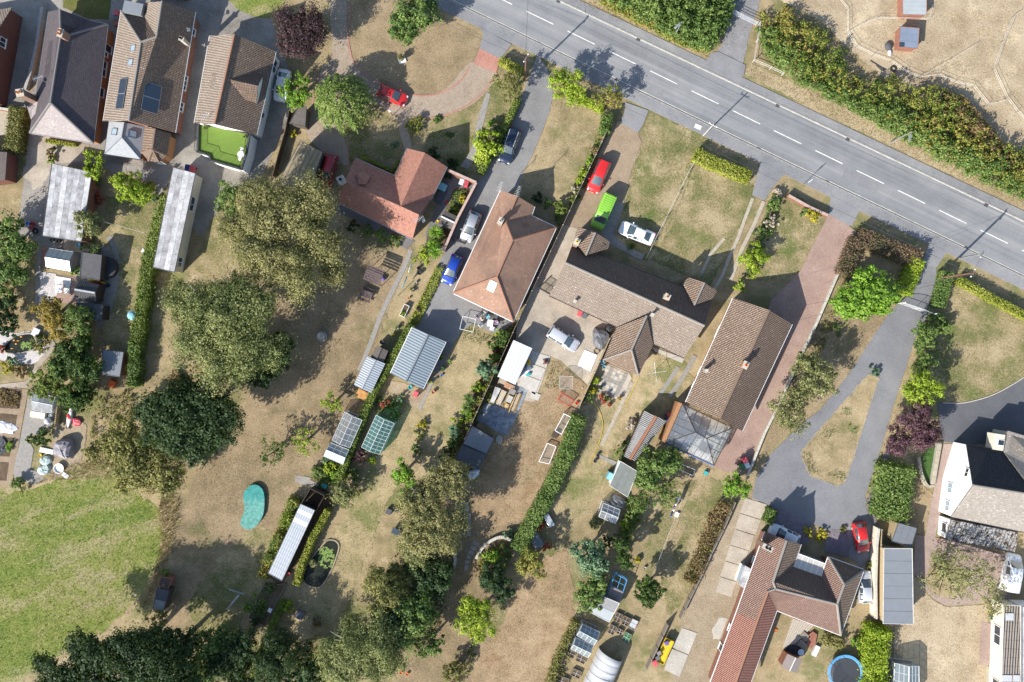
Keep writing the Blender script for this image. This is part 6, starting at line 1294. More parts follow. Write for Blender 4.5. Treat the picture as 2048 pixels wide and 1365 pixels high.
T('dark evergreen mass above the blue-grey shed',[(150,700,42),(125,735,34),(175,735,30)],5, 'lf_conifer', 'broad')
T('feathery conifer with lime tips by the cold frame, right one',[(160,785,38),(140,800,24)],4.5, 'lf_conifer', 'conifer', 'conifer')
T('feathery conifer with lime tips by the cold frame, left one',[(95,770,34)],4, 'lf_hedge', 'conifer', 'conifer')
T('dark tall shrub mass at the left edge above the lawn',[(15,480,46),(20,545,40),(50,500,24)],4.5, 'lf_mid', 'broad')
T('dark shrub mass at the left edge lower down',[(5,600,30),(10,650,28)],3.5, 'lf_dark', 'broad')
T('light green bush-tree left of the big birch',[(455,395,32),(470,430,24)],4, 'lf_mid', 'fine')
T('young light green fruit tree near the silver shed',[(665,805,22)],3.5, 'lf_lime', 'sparse',cover=1.6)
T('sparse pale fruit tree on the brown lawn, right one',[(612,880,32)],3.8, 'lf_lime', 'sparse',cover=.8)
T('sparse green fruit tree on the brown lawn, left one',[(545,905,32)],4, 'lf_mid', 'sparse',cover=.9)
T('dark green tree hidden below the left birch',[(548,728,36),(562,690,30),(520,755,28)],8.5, 'lf_dark', 'broad')
T('bright green climbing tree west of the feathery birch',[(808,948,28),(818,985,24)],4.5, 'lf_bright', 'broad')
T('pale olive smoke bush beside the hedge end',[(690,985,32)],3.8, 'lf_pale', 'fine')
T('grey-blue pine beside the fence of the white shed',[(972,740,22)],3.5, 'lf_bluegreen', 'conifer', 'conifer')
T('dark oak-like tree in shade behind the bottom oak',[(480,1350,35)],6, 'lf_dark', 'broad')
T('green tree left of the vegetable plot',[(315,1240,26)],4, 'lf_olive', 'sparse',cover=1.5)
T('slim poplar-like conifer with the long shadow by the clothes line',[(1243,1085,20)],7.0, 'lf_conifer', 'conifer', 'conifer',flat=2.4,zf=.45)
T('big dark willow in shade left of the stepping slabs',[(800,1150,30)],6, 'lf_olive', 'birch')
T('small dark tree by the bottom centre path',[(905,1345,22)],3, 'lf_olive', 'fine')
spiky('tall spiky cordyline beside the palm by the brick wall',868,490,24,2.8, 'lf_bright');shrub('round yellow-green shrub at the foot of the cordyline',848,512,20,1.6, 'lf_lime')
spiky('spiky yucca in the flower border left of the timber stack',940,800,18,1.6, 'lf_mid');spiky('spiky yucca in the border above the black sheds',908,865,16,1.5, 'lf_bluegreen')
spiky('arching lime flax plant beside the long silver shed',578,1030,20,1.4, 'lf_lime', 'flax_plant');spiky('rushes standing in the lily pond',625,1128,12,1.0, 'lf_pale', 'rush_plant',n=50)
# ---------------------------------------------------------------- hedges
hedge('tall mixed hedge right of the lawn and long garage',pp('333,395 318,440 306,480 293,535 284,600 276,650 270,690'),25,1.9, 'lf_hedge',rag=.13,wvar=.15);hedge('loose green hedge by the dark blue-grey shed',pp('268,690 268,730 262,770'),22,2.0, 'lf_mid',rag=.16,wvar=.2)
hedge('long clipped hedge between the two greenhouses',pp('822,650 796,700 775,735 744,790 713,865 696,910 678,958'),15,1.6, 'lf_hedge',rag=.07)
hedge('low grassy bank hedge along the grey drive',pp('882,535 862,575 845,610 828,645'),19,.5, 'lf_box',rag=.06,cover=1.6)
hedge('tall thick hedge right of the football goals',pp('1158,835 1148,870 1130,920 1108,965 1092,1000 1072,1030 1058,1060 1035,1100'),29,2.2, 'lf_mid',rag=.16,wvar=.12)
hedge('bright clipped front hedge beside the pavement',pp('1392,308 1420,322 1450,334 1478,346 1500,354'),25,1.5, 'lf_box',rag=.09,wvar=.08)
hedge('narrow clipped lime hedge of the right-hand lawn, roadside',pp('1920,560 1960,582 2000,604 2040,625 2090,652'),15,1.2, 'lf_box',rag=.07)
hedge('short dark green clipped hedge beside the metal gates',pp('1897,545 1890,575 1880,612'),24,1.5, 'lf_mid',rag=.08);shrub('loose shrub at the end of the clipped hedge by the gates',1872,640,24,2.2, 'lf_mid',more=[(1880,655,18)])
hedge('reddish square hedge, roadside length',pp('1720,472 1760,488 1800,503 1840,516'),34,1.8, 'lf_maroon_hedge',rag=.14);hedge('reddish square hedge, west length',pp('1718,478 1702,515 1692,548'),28,1.8, 'lf_maroon_hedge',rag=.15);hedge('yellow-green square hedge, drive length',pp('1838,520 1826,550 1812,585'),28,1.8, 'lf_lime',rag=.14)
hedge('clipped hedge between the two left-hand drives',pp('1036,198 1022,228 1008,258 990,292 972,326 962,345'),13,1.2, 'lf_hedge',rag=.07);hedge('short trimmed hedge at the red brick drive mouth',pp('1000,119 1022,130 1044,141'),14,1.4, 'lf_box',rag=.07)
hedge('low yellow-green hedge behind the roadside trees',pp('1158,196 1182,206 1205,218'),15,1.1, 'lf_lime',rag=.1);hedge('dark ivy column hedge at the gravel drive corner',pp('1216,228 1210,262'),20,1.8, 'lf_mid',rag=.15)
hedge('clipped golden box hedge, long side in front of the orange house',pp('721,312 750,326 786,343'),5,.7, 'lf_box',rag=.03);hedge('clipped golden box hedge, short side in front of the orange house',pp('787,342 796,322'),5,.7, 'lf_box',rag=.03)
hedge('olive clipped hedge east of the long silver shed',pp('655,1022 640,1050 625,1075 615,1100 603,1130 592,1170'),13,1.5, 'lf_box',rag=.08);hedge('shaded grassy hedge below the vegetable plot',pp('565,1205 545,1250 520,1310 505,1365'),13,1.0, 'lf_hedge',rag=.1)
hedge('ragged shrub hedge west of the long silver shed',pp('588,1000 572,1040 555,1080 540,1115 524,1155'),20,1.4, 'lf_autumn',rag=.2,trim=False,wvar=.25)
hedge('tall conifer hedge block beside the slate chip strip',pp('1800,935 1793,980 1784,1035'),66,2.6, 'lf_mid',rag=.28,size=.14,wvar=.08);hedge('lime conifer hedge beside the trampoline',pp('1762,1260 1755,1300 1752,1400'),44,2.6, 'lf_lime',rag=.25,wvar=.1,size=.13)
hedge('narrow clipped hedge at the west corner of the red-brown house',pp('1548,1022 1536,1045'),20,1.2, 'lf_mid',rag=.08)
hedge('dry brown and green hedge along the leaning grey fence',pp('1452,1010 1430,1050 1415,1085 1398,1130 1380,1165'),26,1.1, 'lf_rust',rag=.2,trim=False,wvar=.3,cover=1.3)
hedge('greyish dead hedge at the top left beside the tan patio',pp('32,215 28,255 22,300'),30,1.9, 'lf_olive',rag=.16,wvar=.1)
hedge('thin hedge behind the lower greenhouses',pp('1152,1245 1130,1290 1112,1330 1100,1380'),16,1.2, 'lf_olive',rag=.2,cover=1.3)
hedge('ivy-covered fence hedge left of the centre flower border',pp('1010,665 1000,690'),18,1.4, 'lf_mid',rag=.15)
hedge('row of clipped box balls along the slate bungalow hip',pp('92,281 110,284 130,287 150,289'),7,.6, 'lf_box',rag=.06)
thicket('dense green roadside hedgerow left of the field gate',pp('1175,-40 1210,-5 1290,40 1360,80 1420,100 1440,80 1462,30 1470,-40'),2.6, 'lf_mid', 'hedgerow', 'hedgerow',1150,seed=11,size=.14,clump=.5,hv=.5)
thicket('lighter bramble fringe below the hedgerow left of the gate',pp('1200,5 1290,52 1370,92 1420,105 1400,80 1300,35 1230,0'),1.0, 'lf_autumn', 'bramble_fringe', 'bramble',420,seed=12,size=.13,clump=.4)
thicket('green roadside hedgerow right of the field gate',pp('1515,60 1535,112 1600,168 1700,218 1790,268 1880,318 1980,368 2100,424 2100,370 1990,310 1880,270 1800,200 1720,195 1640,150 1600,90 1550,50'),2.0, 'lf_mid', 'hedgerow', 'hedgerow',1250,seed=13,size=.13,clump=.5,hv=.6)
thicket('yellow and rust thicket along the paddock edge',pp('1520,25 1545,40 1570,8 1600,45 1640,50 1665,90 1690,95 1700,150 1740,165 1790,150 1830,178 1880,172 1925,195 1960,240 2000,285 2060,300 2100,330 2100,410 1990,365 1900,320 1820,270 1740,225 1660,190 1580,130 1540,90'),2.0, 'lf_autumn', 'bramble_thicket', 'bramble',1150,seed=14,size=.13,clump=.5,hv=.65)
thicket('rust brown bracken patch at the paddock corner',pp('1880,180 1930,200 1975,250 2010,300 2060,320 2100,335 2100,375 2000,330 1950,290 1900,230'),1.6, 'lf_rust', 'bracken', 'bracken',700,seed=15,size=.15,clump=.45)
# ---------------------------------------------------------------- shrubs
SH=[(102,306,13,1.2, 'lf_rust', 'round rust-orange shrub on the tan patio'),(103,320,10,.9, 'lf_lime', 'yellow-green shrub below the orange shrub'),(198,398,11,1.6, 'lf_red', 'deep red maple bush beside the whitewashed garage'),(190,365,16,1.6, 'lf_mid', 'green shrub beside the garage wall'),(305,372,11,1.3, 'lf_yellow', 'yellow shrub on the dark patio'),(310,396,8,.9, 'lf_bluegreen', 'blue-green shrub at the patio edge'),
 (325,425,12,1.2, 'lf_bluegreen', 'grey-green shrub along the hedge top'),(155,541,12,1.4, 'lf_bright', 'bright feathery shrub between greenhouse and shingled shed'),(170,665,20,1.8, 'lf_bright', 'bright green bush above the dark evergreens'),(15,735,16,1.2, 'lf_yellow', 'yellow shrub at the left edge by the white gravel'),(25,722,12,1.2, 'lf_bluegreen', 'blue-green shrub next to the yellow one'),(3,697,9,.9, 'lf_red', 'red shrub beside the koi pond'),(45,745,16,.9, 'lf_rust', 'brown heather mound below the white gravel'),(75,683,14,1.0, 'lf_pale', 'variegated shrub at the pond corner'),
 (88,875,20,2.4, 'lf_conifer', 'fallen-looking dark conifer over the slab path'),(65,880,14,1.6, 'lf_conifer', 'low dark conifer tail pointing left'),(40,970,17,1.2, 'lf_mid', 'flowering rose bush at the garden corner'),(185,905,22,2.2, 'lf_olive', 'spiky olive bush beside the grey tarpaulin'),(18,893,10,.6, 'lf_bright', 'bright lettuce row in the vegetable beds'),(115,745,16,1.8, 'lf_mid', 'green conifer bush left of the blue-grey shed'),(270,765,14,1.8, 'lf_lime', 'lime bush below the blue-grey shed'),
 (588,268,8,.8, 'lf_yellow', 'small yellow shrub beside the slatted fence'),(830,252,19,1.4, 'lf_autumn', 'golden-topped shrub beside the gravel path'),(790,290,7,.6, 'lf_bluegreen', 'small flowering plant on the shaded lawn'),(983,248,9,1.2, 'lf_bright', 'small bright shrub by the clipped hedge'),(995,262,10,1.4, 'lf_mid', 'dark shrub by the clipped hedge'),(899,270,7,.5, 'lf_mid', 'low shrub in the shaded front lawn'),(875,240,8,.5, 'lf_mid', 'pale weed clump at the curve of the drive'),(865,310,18,1.2, 'lf_dark', 'dark shrubs at the north gable of the orange house'),(905,325,14,1.2, 'lf_dark', 'dark shrub at the brick wall corner'),
 (1121,415,18,1.9, 'lf_hedge', 'round clipped ball bush in the front corner'),(1095,408,13,1.0, 'lf_mid', 'flowering shrub left of the ball bush'),(1118,440,12,1.2, 'lf_mid', 'shrub below the ball bush'),(1075,395,14,.9, 'lf_dark', 'shaded shrub in front of the terracotta bungalow'),(1150,378,8,.8, 'lf_blossom', 'dusty pink hydrangea at the drive fence'),(1166,345,11,.9, 'lf_lime', 'lime shrub along the drive fence'),(1178,320,10,1.0, 'lf_bright', 'bright shrub along the drive fence'),(1188,300,9,.9, 'lf_rust', 'rusty shrub along the drive fence'),(1158,362,9,.9, 'lf_lime', 'yellow-green shrub along the lower drive fence'),
 (1490,352,9,1.1, 'lf_blossom', 'cream flowering end of the front hedge'),(1262,492,8,.5, 'lf_mid', 'lone shrub beside the white saloon'),(1556,388,11,1.2, 'lf_blossom', 'white hydrangea nearest the pavement wall'),(1548,405,17,1.6, 'lf_mid', 'big green hydrangea bush'),(1544,445,16,1.2, 'lf_blossom', 'white hydrangea halfway along the bed'),(1522,470,16,1.3, 'lf_mid', 'green shrub below the white hydrangea'),(1480,572,15,1.8, 'lf_lime', 'round variegated bush at the bungalow corner'),(1625,432,18,1.5, 'lf_yellow', 'bright yellow shrub inside the brick wall'),(1610,425,12,1.1, 'lf_mid', 'green shrub beside the yellow shrub'),
 (1675,660,12,.8, 'lf_mid', 'low green shrub under the drive lawn tree'),(1748,742,13,.9, 'lf_bluegreen', 'small tree-like shrub at the tip of the drive island'),(1615,1064,12,.9, 'lf_yellow', 'yellow euonymus left of the path to the door'),(1643,1072,14,.9, 'lf_yellow', 'yellow euonymus right of the path to the door'),(1688,1060,9,.5, 'lf_olive', 'straggly shrub at the slate chips'),(1668,1278,27,1.6, 'lf_olive', 'olive shrub at the house corner near the trampoline'),(1712,1282,14,1.2, 'lf_bright', 'bright climber beside the lime conifers'),(1740,1130,9,.9, 'lf_olive', 'ivy on the wall by the silver car'),(1985,1225,7,.6, 'lf_red', 'red shrub beside the cream bungalow wall'),(1985,1233,6,.5, 'lf_bluegreen', 'green shrub below the red shrub'),
 (720,915,17,1.5, 'lf_plum', 'dark purple shrub below the green greenhouse'),(745,922,9,.9, 'lf_lime', 'yellow-green ball shrub beside the purple shrub'),(706,952,17,1.3, 'lf_mid', 'green bush at the hedge end'),(655,915,16,1.2, 'lf_bluegreen', 'blue-green cabbages in the short bed'),(660,935,16,1.0, 'lf_lime', 'lime shrub in the bed below the short greenhouse'),(640,945,18,.9, 'lf_mid', 'mixed shrub beside the concrete path'),(670,955,14,1.0, 'lf_bright', 'bright shrub at the bed corner'),
 (770,808,12,1.1, 'lf_red', 'red-flowered shrub below the blue garage'),(790,820,17,1.2, 'lf_mid', 'leafy shrub below the blue garage'),(802,797,12,.8, 'lf_bluegreen', 'grey-blue planted tub by the blue garage'),(845,848,11,.8, 'lf_yellow', 'pale yellow shrub in the small island bed'),(838,870,13,.7, 'lf_autumn', 'mixed shrub in the small island bed'),(832,898,14,.8, 'lf_mid', 'green shrub low in the island bed'),(985,690,14,1.2, 'lf_mid', 'shrub beside the fence of the centre border'),(1000,668,11,1.1, 'lf_lime', 'lime shrub on the corner of the patio'),(992,700,9,.8, 'lf_red', 'red shrub in the centre border'),(990,715,12,1.1, 'lf_bright', 'bright shrub in the centre border'),(958,775,14,1.2, 'lf_lime', 'yellow-green shrub below the pine'),(935,825,16,1.2, 'lf_bright', 'lush bright shrub in the border'),(915,845,14,1.0, 'lf_lime', 'lime shrub in the lower border'),(905,885,16,1.2, 'lf_mid', 'green shrub in the lower border'),(893,910,16,1.3, 'lf_dark', 'dark shrub at the border end'),
 (1192,760,10,1.0, 'lf_lime', 'lime shrub along the patio fence'),(1186,780,9,.8, 'lf_yellow', 'yellow shrub along the patio fence'),(1180,795,12,1.0, 'lf_mid', 'green shrub at the patio corner'),(1262,850,13,1.1, 'lf_blossom', 'pink-brown hydrangea beside the corrugated shed'),(1238,905,14,1.1, 'lf_mid', 'round green bush beside the corrugated shed'),(1252,890,10,1.3, 'lf_dark', 'dark bush by the corrugated shed wall'),(1262,1030,16,1.3, 'lf_mid', 'green bush along the boundary, upper'),(1250,1050,12,1.0, 'lf_lime', 'lime bush along the boundary, lower'),(1275,1121,6,.7, 'lf_yellow', 'small cream shrub beside the dark conifer'),(1190,1045,18,1.0, 'lf_pale', 'dry pale bush left of the tiny greenhouse'),(1215,1085,14,1.4, 'lf_dark', 'dark bush below the tiny greenhouse'),(1412,1100,12,.8, 'lf_lime', 'lime bush against the leaning fence'),(1388,1160,11,.8, 'lf_yellow', 'yellow bush against the leaning fence'),(1425,1035,12,.9, 'lf_rust', 'red-brown bush against the leaning fence'),
 (1078,1052,14,1.1, 'lf_red', 'pinkish-red bush beside the cold frame bench'),(1092,1093,11,.9, 'lf_red', 'dark red bush below the glass bench'),(1020,1070,14,1.0, 'lf_bluegreen', 'blue-green climber on the lower fence'),(985,1112,18,1.6, 'lf_bright', 'bright bush inside the curved stone wall'),(1010,1110,18,1.5, 'lf_mid', 'green bush inside the curved stone wall'),(960,1140,12,.8, 'lf_rust', 'brown dry bush in the lower border'),(576,1212,16,1.6, 'lf_lime', 'olive-yellow bush below the long hedge'),(635,1245,12,.8, 'lf_rust', 'dry bush in the shade beside the rabbit hutch'),(333,1146,10,1.4, 'lf_hedge', 'round clipped ball on top of the meadow hide'),(350,755,16,.8, 'lf_rust', 'dead brown heap under the birch'),(690,1345,12,.9, 'lf_mid', 'green crop in the bottom raised bed'),(495,1215,9,.5, 'lf_bright', 'bright leafy crop in the vegetable plot, left'),(520,1225,12,.6, 'lf_mid', 'leafy squash crop in the vegetable plot, right'),(540,1175,12,.6, 'lf_mid', 'dark leafy crop at the top of the vegetable plot'),(510,1245,12,.4, 'lf_dark', 'low crop at the bottom of the vegetable plot'),
 (705,455,14,.9, 'lf_dark', 'dark shrub below the orange house, left'),(735,462,14,.9, 'lf_mid', 'green shrub below the orange house, second'),(762,472,13,.9, 'lf_bright', 'bright shrub below the orange house, third'),(790,482,16,1.0, 'lf_mid', 'green shrub below the orange house, right'),(925,400,10,.8, 'lf_yellow', 'yellow-green shrub in the walled courtyard'),(915,425,10,.7, 'lf_lime', 'lime shrub in the lower walled courtyard'),(895,350,10,.8, 'lf_dark', 'dark shrub in the courtyard corner'),(880,470,12,.8, 'lf_mid', 'shrub beside the courtyard hut'),(1730,1165,8,.8, 'lf_olive', 'ivy clump behind the silver car')]
for i,(x,y,r_,hh,lf,lb) in enumerate(SH): shrub(lb,x,y,r_,hh,lf)
tufts('long_grass', 'pale straw grass along the meadow edge', 'grass',[pp('325,985 360,1000 352,1060 342,1110 300,1200 280,1220 310,1140 322,1080 318,1020')], 'lf_straw',70,.5,.03,5)
tufts('verge_grass', 'dry straw grass on the road verges', 'grass',[pp('1110,-10 1290,62 1420,118 1436,100 1330,60 1180,-10'),pp('1490,148 1640,225 1900,348 2060,425 2060,400 1900,322 1700,225 1500,125')], 'lf_straw',26,.22,.03,6)
tufts('meadow_grass', 'green tussock grass of the meadow', 'grass',[pp('-20,990 90,960 220,952 300,1000 325,1060 310,1130 240,1230 150,1290 40,1350 -20,1365')], 'lf_grass',22,.2,.03,7)
tufts('weed_patches', 'small weeds dotted over the drive island', 'weeds',[pp('1604,905 1620,948 1635,950 1622,905'),pp('1650,950 1690,962 1692,945 1668,940'),pp('1640,870 1660,880 1668,862 1650,855'),pp('1690,860 1712,872 1716,855 1700,845'),pp('1680,830 1700,830 1700,815 1684,815')], 'lf_mid',60,.25,.05,8)
tufts('rough_weeds', 'rough grass between the field hedge and the kitchen garden', 'grass',[pp('150,925 230,925 330,985 300,990 210,955 100,962 40,978 90,950')], 'lf_straw',40,.4,.03,9);tufts('garden_weeds', 'green weeds in the yard lawns', 'weeds',[pp('1105,722 1120,740 1100,780 1088,770'),pp('1110,755 1130,765 1125,785 1105,775'),pp('930,655 985,672 960,690 925,680')], 'lf_grass',60,.15,.04,10)
TH=[('mixed border planting along the panel fence', '1012,662 1030,645 1022,690 985,785 960,835 925,915 900,955 885,930 925,840 955,765 990,705',.7, 'lf_autumn',230),('border planting below the blue garage', '762,790 800,800 800,840 770,850 748,830 745,805',.6, 'lf_mid',60),('flower border at the left edge', '0,545 30,560 25,640 0,650',.7, 'lf_rust',60),('planting inside the curved stone wall', '955,1110 1010,1085 1020,1110 1000,1170 965,1165',.9, 'lf_autumn',150),('understory scrub in the shaded bottom corner', '330,1300 400,1270 430,1310 520,1330 500,1380 330,1380',.8, 'lf_mid',260),('shaded ground cover under the bottom birch', '620,1300 690,1250 660,1380 610,1380',.5, 'lf_olive',110),('undergrowth below the dark middle trees', '790,1110 900,1120 900,1200 860,1290 790,1290',.9, 'lf_dark',300),('undergrowth under the two big birches', '330,560 380,760 470,780 560,740 560,680 460,600',.7, 'lf_olive',380),('rough undergrowth beside the kitchen garden', '190,800 260,780 270,830 240,900 220,940 170,930',.8, 'lf_olive',200),('bed of small plants in the brick courtyard', '912,378 935,378 930,405 912,435 895,425 905,395',.4, 'lf_mid',50),('planting around the koi pond', '68,668 100,675 95,700 80,712 66,700',.5, 'lf_autumn',50),('planting between the sheds on the left', '165,485 200,490 215,540 205,560 160,500',.6, 'lf_mid',70),('border plants beside the drive fence', '1200,262 1215,266 1190,330 1160,395 1140,420 1135,400 1165,345',.6, 'lf_hedge',90),('hedge-foot planting beside the front path', '1535,410 1560,395 1545,470 1520,520 1500,560 1490,545 1510,500',.7, 'lf_mid',110),('ivy tangle along the boundary by the clothes line', '1255,1000 1285,980 1290,1020 1265,1070 1250,1110 1235,1100 1245,1040',.8, 'lf_hedge',150),('planting along the kerb wall of the brick drive', '1690,555 1705,560 1650,690 1625,730 1615,720 1650,640',.5, 'lf_olive',80),('shrubby strip right of the asphalt drive', '1840,640 1872,650 1860,740 1835,760 1825,745 1835,690',.9, 'lf_mid',130),('crop rows in the vegetable plot', '500,1190 560,1175 530,1235 505,1250 500,1220',.3, 'lf_bright',60),('brown dead growth in the first vegetable bed', '0,778 40,784 36,815 0,812',.3, 'lf_rust',70),('planting beside the olive smoke bush', '620,955 690,930 690,960 640,980',.6, 'lf_hedge',80),('scrub along the lower dry lawn', '905,1330 940,1290 950,1310 925,1380 900,1380',.7, 'lf_olive',60),('weedy corner beside the polytunnel', '1100,1330 1150,1260 1160,1280 1120,1365 1090,1365',.5, 'lf_olive',70)]
for i,(lb,q,hh,lf,n_) in enumerate(TH): thicket(lb,pp(q),hh,lf, 'border_planting', 'plants',n_,.28,22,.09,seed=30+i,hv=.6)
tufts('lawn_weeds', 'green weeds and clover scattered over the dry lawns', 'weeds',[pp('1290,240 1400,290 1370,370 1330,440 1270,440 1265,360'),pp('1400,350 1500,380 1450,500 1340,500'),pp('640,1090 760,980 800,940 740,1110 660,1240'),pp('1110,730 1170,780 1120,920 1060,990 1000,900'),pp('1180,860 1240,800 1260,840 1200,980')], 'lf_grass',8,.1,.045,21)
tufts('straw_tufts', 'straw coloured dry tufts over the back gardens', 'grass',[pp('400,900 640,840 560,1080 430,1260 380,1100'),pp('1000,1000 1130,1080 1090,1340 960,1340'),pp('1380,970 1470,960 1400,1120 1310,1180'),pp('1790,1200 1960,1220 1960,1365 1790,1365'),pp('1700,60 2040,0 2040,300 1850,180')], 'lf_straw',12,.1,.04,22)
T('dark shaded tree low in the bottom left belt',[(470,1300,46),(440,1330,34)],8, 'lf_dark', 'broad');T('dark tree at the bottom edge left of the birch',[(625,1345,34),(600,1360,26)],6, 'lf_dark', 'broad');T('dark tree filling the belt above the bottom birch',[(795,1225,40),(770,1240,30)],7.5, 'lf_dark', 'broad');T('shaded tree at the meadow corner below the dark hide',[(355,1290,44),(320,1275,28)],8, 'lf_dark', 'broad');T('olive tree beside the lower stone wall',[(835,1110,36)],7, 'lf_birch_green', 'birch', 'birch_tree',bark='birch_bark');T('green tree between bottom birch and lower lawn',[(860,1290,28)],5, 'lf_mid', 'broad')
# ---------------------------------------------------------------- vehicles
vehicle('red hatchback on the curved gravel drive',785,190,(.92,.39),3.9,1.72, 'hatch', 'paint_red')
vehicle('dark red estate car half hidden under the birch',655,342,(-.25,1),4.4,1.75, 'estate', 'paint_dark_red')
vehicle('dark navy estate car with pale roof rails',1019,291,(-.34,.94),4.7,1.85, 'estate', 'paint_navy',roofbars=True)
vehicle('silver grey hatchback beside the brick courtyard wall',941,453,(-.36,.93),4.0,1.75, 'hatch', 'paint_silver')
vehicle('blue hatchback at the lower end of the grey drive',904,539,(-.40,.92),4.0,1.72, 'hatch', 'paint_blue')
vehicle('red people carrier on the tan gravel drive',1198,352,(-.40,.92),4.4,1.78, 'mpv', 'paint_red')
vehicle('bright lime green van with ribbed roof',1207,424,(-.40,.92),4.6,1.9, 'van', 'paint_lime', 'parked_van', 'van',rear_glass=False,ribs=True)
vehicle('white saloon car parked across the lawn',1274.5,466,(-.93,-.37),4.7,1.84, 'saloon', 'paint_white')
vehicle('pale silver car parked on the concrete yard',1127,678,(.85,.53),4.3,1.8, 'mpv', 'paint_pale_silver',hs=.96)
vehicle('white car almost hidden by the small green tree',563,170,(-.16,1),4.2,1.78, 'saloon', 'paint_white')
vehicle('red car on the asphalt near the slate chips',1724,1076,(.16,.98),3.9,1.74, 'hatch', 'paint_red')
vehicle('silver car beside the red-brown house wall',1732,1176,(-.03,-1),4.2,1.75, 'hatch', 'paint_pale_silver')
vehicle('white car tucked behind the red-brown house chimney',1570,1071,(-.9,-.42),4.1,1.75, 'hatch', 'paint_white')
vehicle('black car cut by the top edge above the pantiled house',344,-20,(1,.1),4.3,1.8, 'saloon', 'paint_black')
vehicle('white van cut by the right edge below the lichened annex',2024,1146,(.18,-.98),4.8,1.95, 'van', 'paint_white', 'parked_van', 'van',rear_glass=False)
# ---------------------------------------------------------------- poles,wires,lamps,signs
pole('dark brown telegraph pole leaning out by the drive gates',1874,557,8.3,ang=60);pole('pale short pole with white insulators beside the verge',1917.5,516.7,5.5, 'pole_pale',.09, 'utility_pole',ang=60)
pole('pale pole with crossarm at the pavement edge above the front hedge',1406.4,271.8,5.3, 'pole_pale',.1, 'utility_pole',ang=-30);pole('brown telegraph pole rising from the tree at the drive mouth',1050,157,7.6,ang=60)
wire('overhead wire from the drive mouth pole to the gate pole',(1051,117,7.4),(1946,549,8.1),.4);wire('overhead wire crossing the top lawn to the drive mouth pole',(700,-40,7),(1051,117,7.4),.3);wire('second overhead wire over the road to the drive mouth pole',(1060,-90,7),(1051,117,7.4),.3)
wire('service cable from the gate pole to the gable bungalow',(1946,549,8.1),(1560,620,4.6),.5,.014);wire('service cable from the gate pole across the drive to the red-brown house',(1946,549,8.1),(1600,640,4.7),.6,.014);wire('overhead wire from the gate pole off the right side',(1946,549,8.1),(2150,640,8),.3)
wire('thin cable from the gate pole to the short pale pole',(1946,549,8.1),(1966,510,5.3),.2,.014)
lamp('grey street lamp on the far verge near the hedgerow',1346,78,5.6,1354,53);lamp('grey street lamp on the far verge beside the bracken',1781.5,286,5.4,1820,276)
c=W(1606,370);r_=thing('road_sign', 'small green and white sign on a post at the pavement edge', 'sign',c);MB().tube([c,c+Vector((0,0,2.5))],.035,6).build('post', 'grey_metal',r_);box('plate',c+Vector((0,0,2.2)),(.62,.06,.6), 'green_plastic',r_,R(35));box('plate_edge',c+Vector((.01,-.01,2.53)),(.64,.08,.05), 'white_paint',r_,R(35))
c=W(*t(3,0, '763,992')[0]);o_=thing('access_cover', 'white painted access cover in the pavement by the pale pole', 'cover',(c.x,c.y,.08));box('frame',(c.x,c.y,.09),(.95,.6,.03), 'concrete_post',o_,R(-24));box('cover',(c.x,c.y,.1),(.78,.46,.03), 'white_paint',o_,R(-24))
# ---------------------------------------------------------------- walls,fences and gates
gwall('brick courtyard wall with pale coping beside the silver hatchback',zz(860,320,6.82, '245,140 630,310 380,790 190,1230'),1.8,.24, 'brick_red', 'pink_cap')
gwall('long low pale kerb wall down the side of the brick drive',pp('1718,468 1681,536 1635,643 1600,716 1556,814 1530,865 1495,952'),.6,.24, 'mortar', 'stone_cap')
gwall('brick front wall beside the hydrangeas',pp('1577,391 1620,415 1656,431'),.9,.24, 'brick_red', 'pink_cap');gwall('low brick retaining wall below the lichened annex',pp('1882,1080 1940,1095 2002,1113'),.5,.26, 'brick_red', 'pink_cap')
gwall('curved low stone wall right of the stepping slabs',t(2,3, '595,400 640,320 720,255 800,232 870,262'),.5,.3, 'stone', 'stone_cap',smooth=True,clen=.4);gwall('curved low stone wall left of the stepping slabs',t(2,3, '380,270 420,330 430,420 412,487'),.5,.3, 'stone', 'stone_cap',smooth=True,clen=.4)
gwall('flat-topped stone wall between the green turf and the brick path',t(4,2, '1010,890 985,1040 958,1200'),.5,.5, 'stone', 'slab_tan');gwall('curved stone wall on the west of the green turf',t(4,2, '850,1000 862,1090 892,1180 925,1222 970,1215'),.5,.28, 'stone', 'slab_tan',smooth=True)
gwall('low grey boundary wall beside the slate bungalow',pp('84,15 73,90 62,140 50,178'),.7,.3, 'stone', 'grey_cap');gwall('garden wall with white coping at the left edge',pp('-20,214 30,222'),1.0,.25, 'brick_red', 'stone_cap');gwall('tall cream wall beside the silver car and the asphalt',pp('1758,1058 1754,1092 1752,1169 1753,1238'),1.7,.2, 'cream_render', 'stone_cap')
fence('wooden panel fence down the east side of the terracotta bungalow',pp('1216,258 1180,335 1126,450 1064,582 1026,665 954,824 930,878'),1.6);fence('tan board fence between the football lawn and the patio',pp('1250,640 1220,678 1190,745 1158,816'),1.5, 'fence_tan', 'concrete_post');fence('leaning grey panel fence along the dry hedge',pp('1472,1005 1448,1060 1424,1108 1400,1160 1380,1200 1361,1240'),1.2, 'fence_wood',None,thick=.1);fence('short grey panel fence beside the yellow trailer',pp('1337,1250 1316,1296 1294,1342'),1.3, 'fence_wood',None,thick=.12)
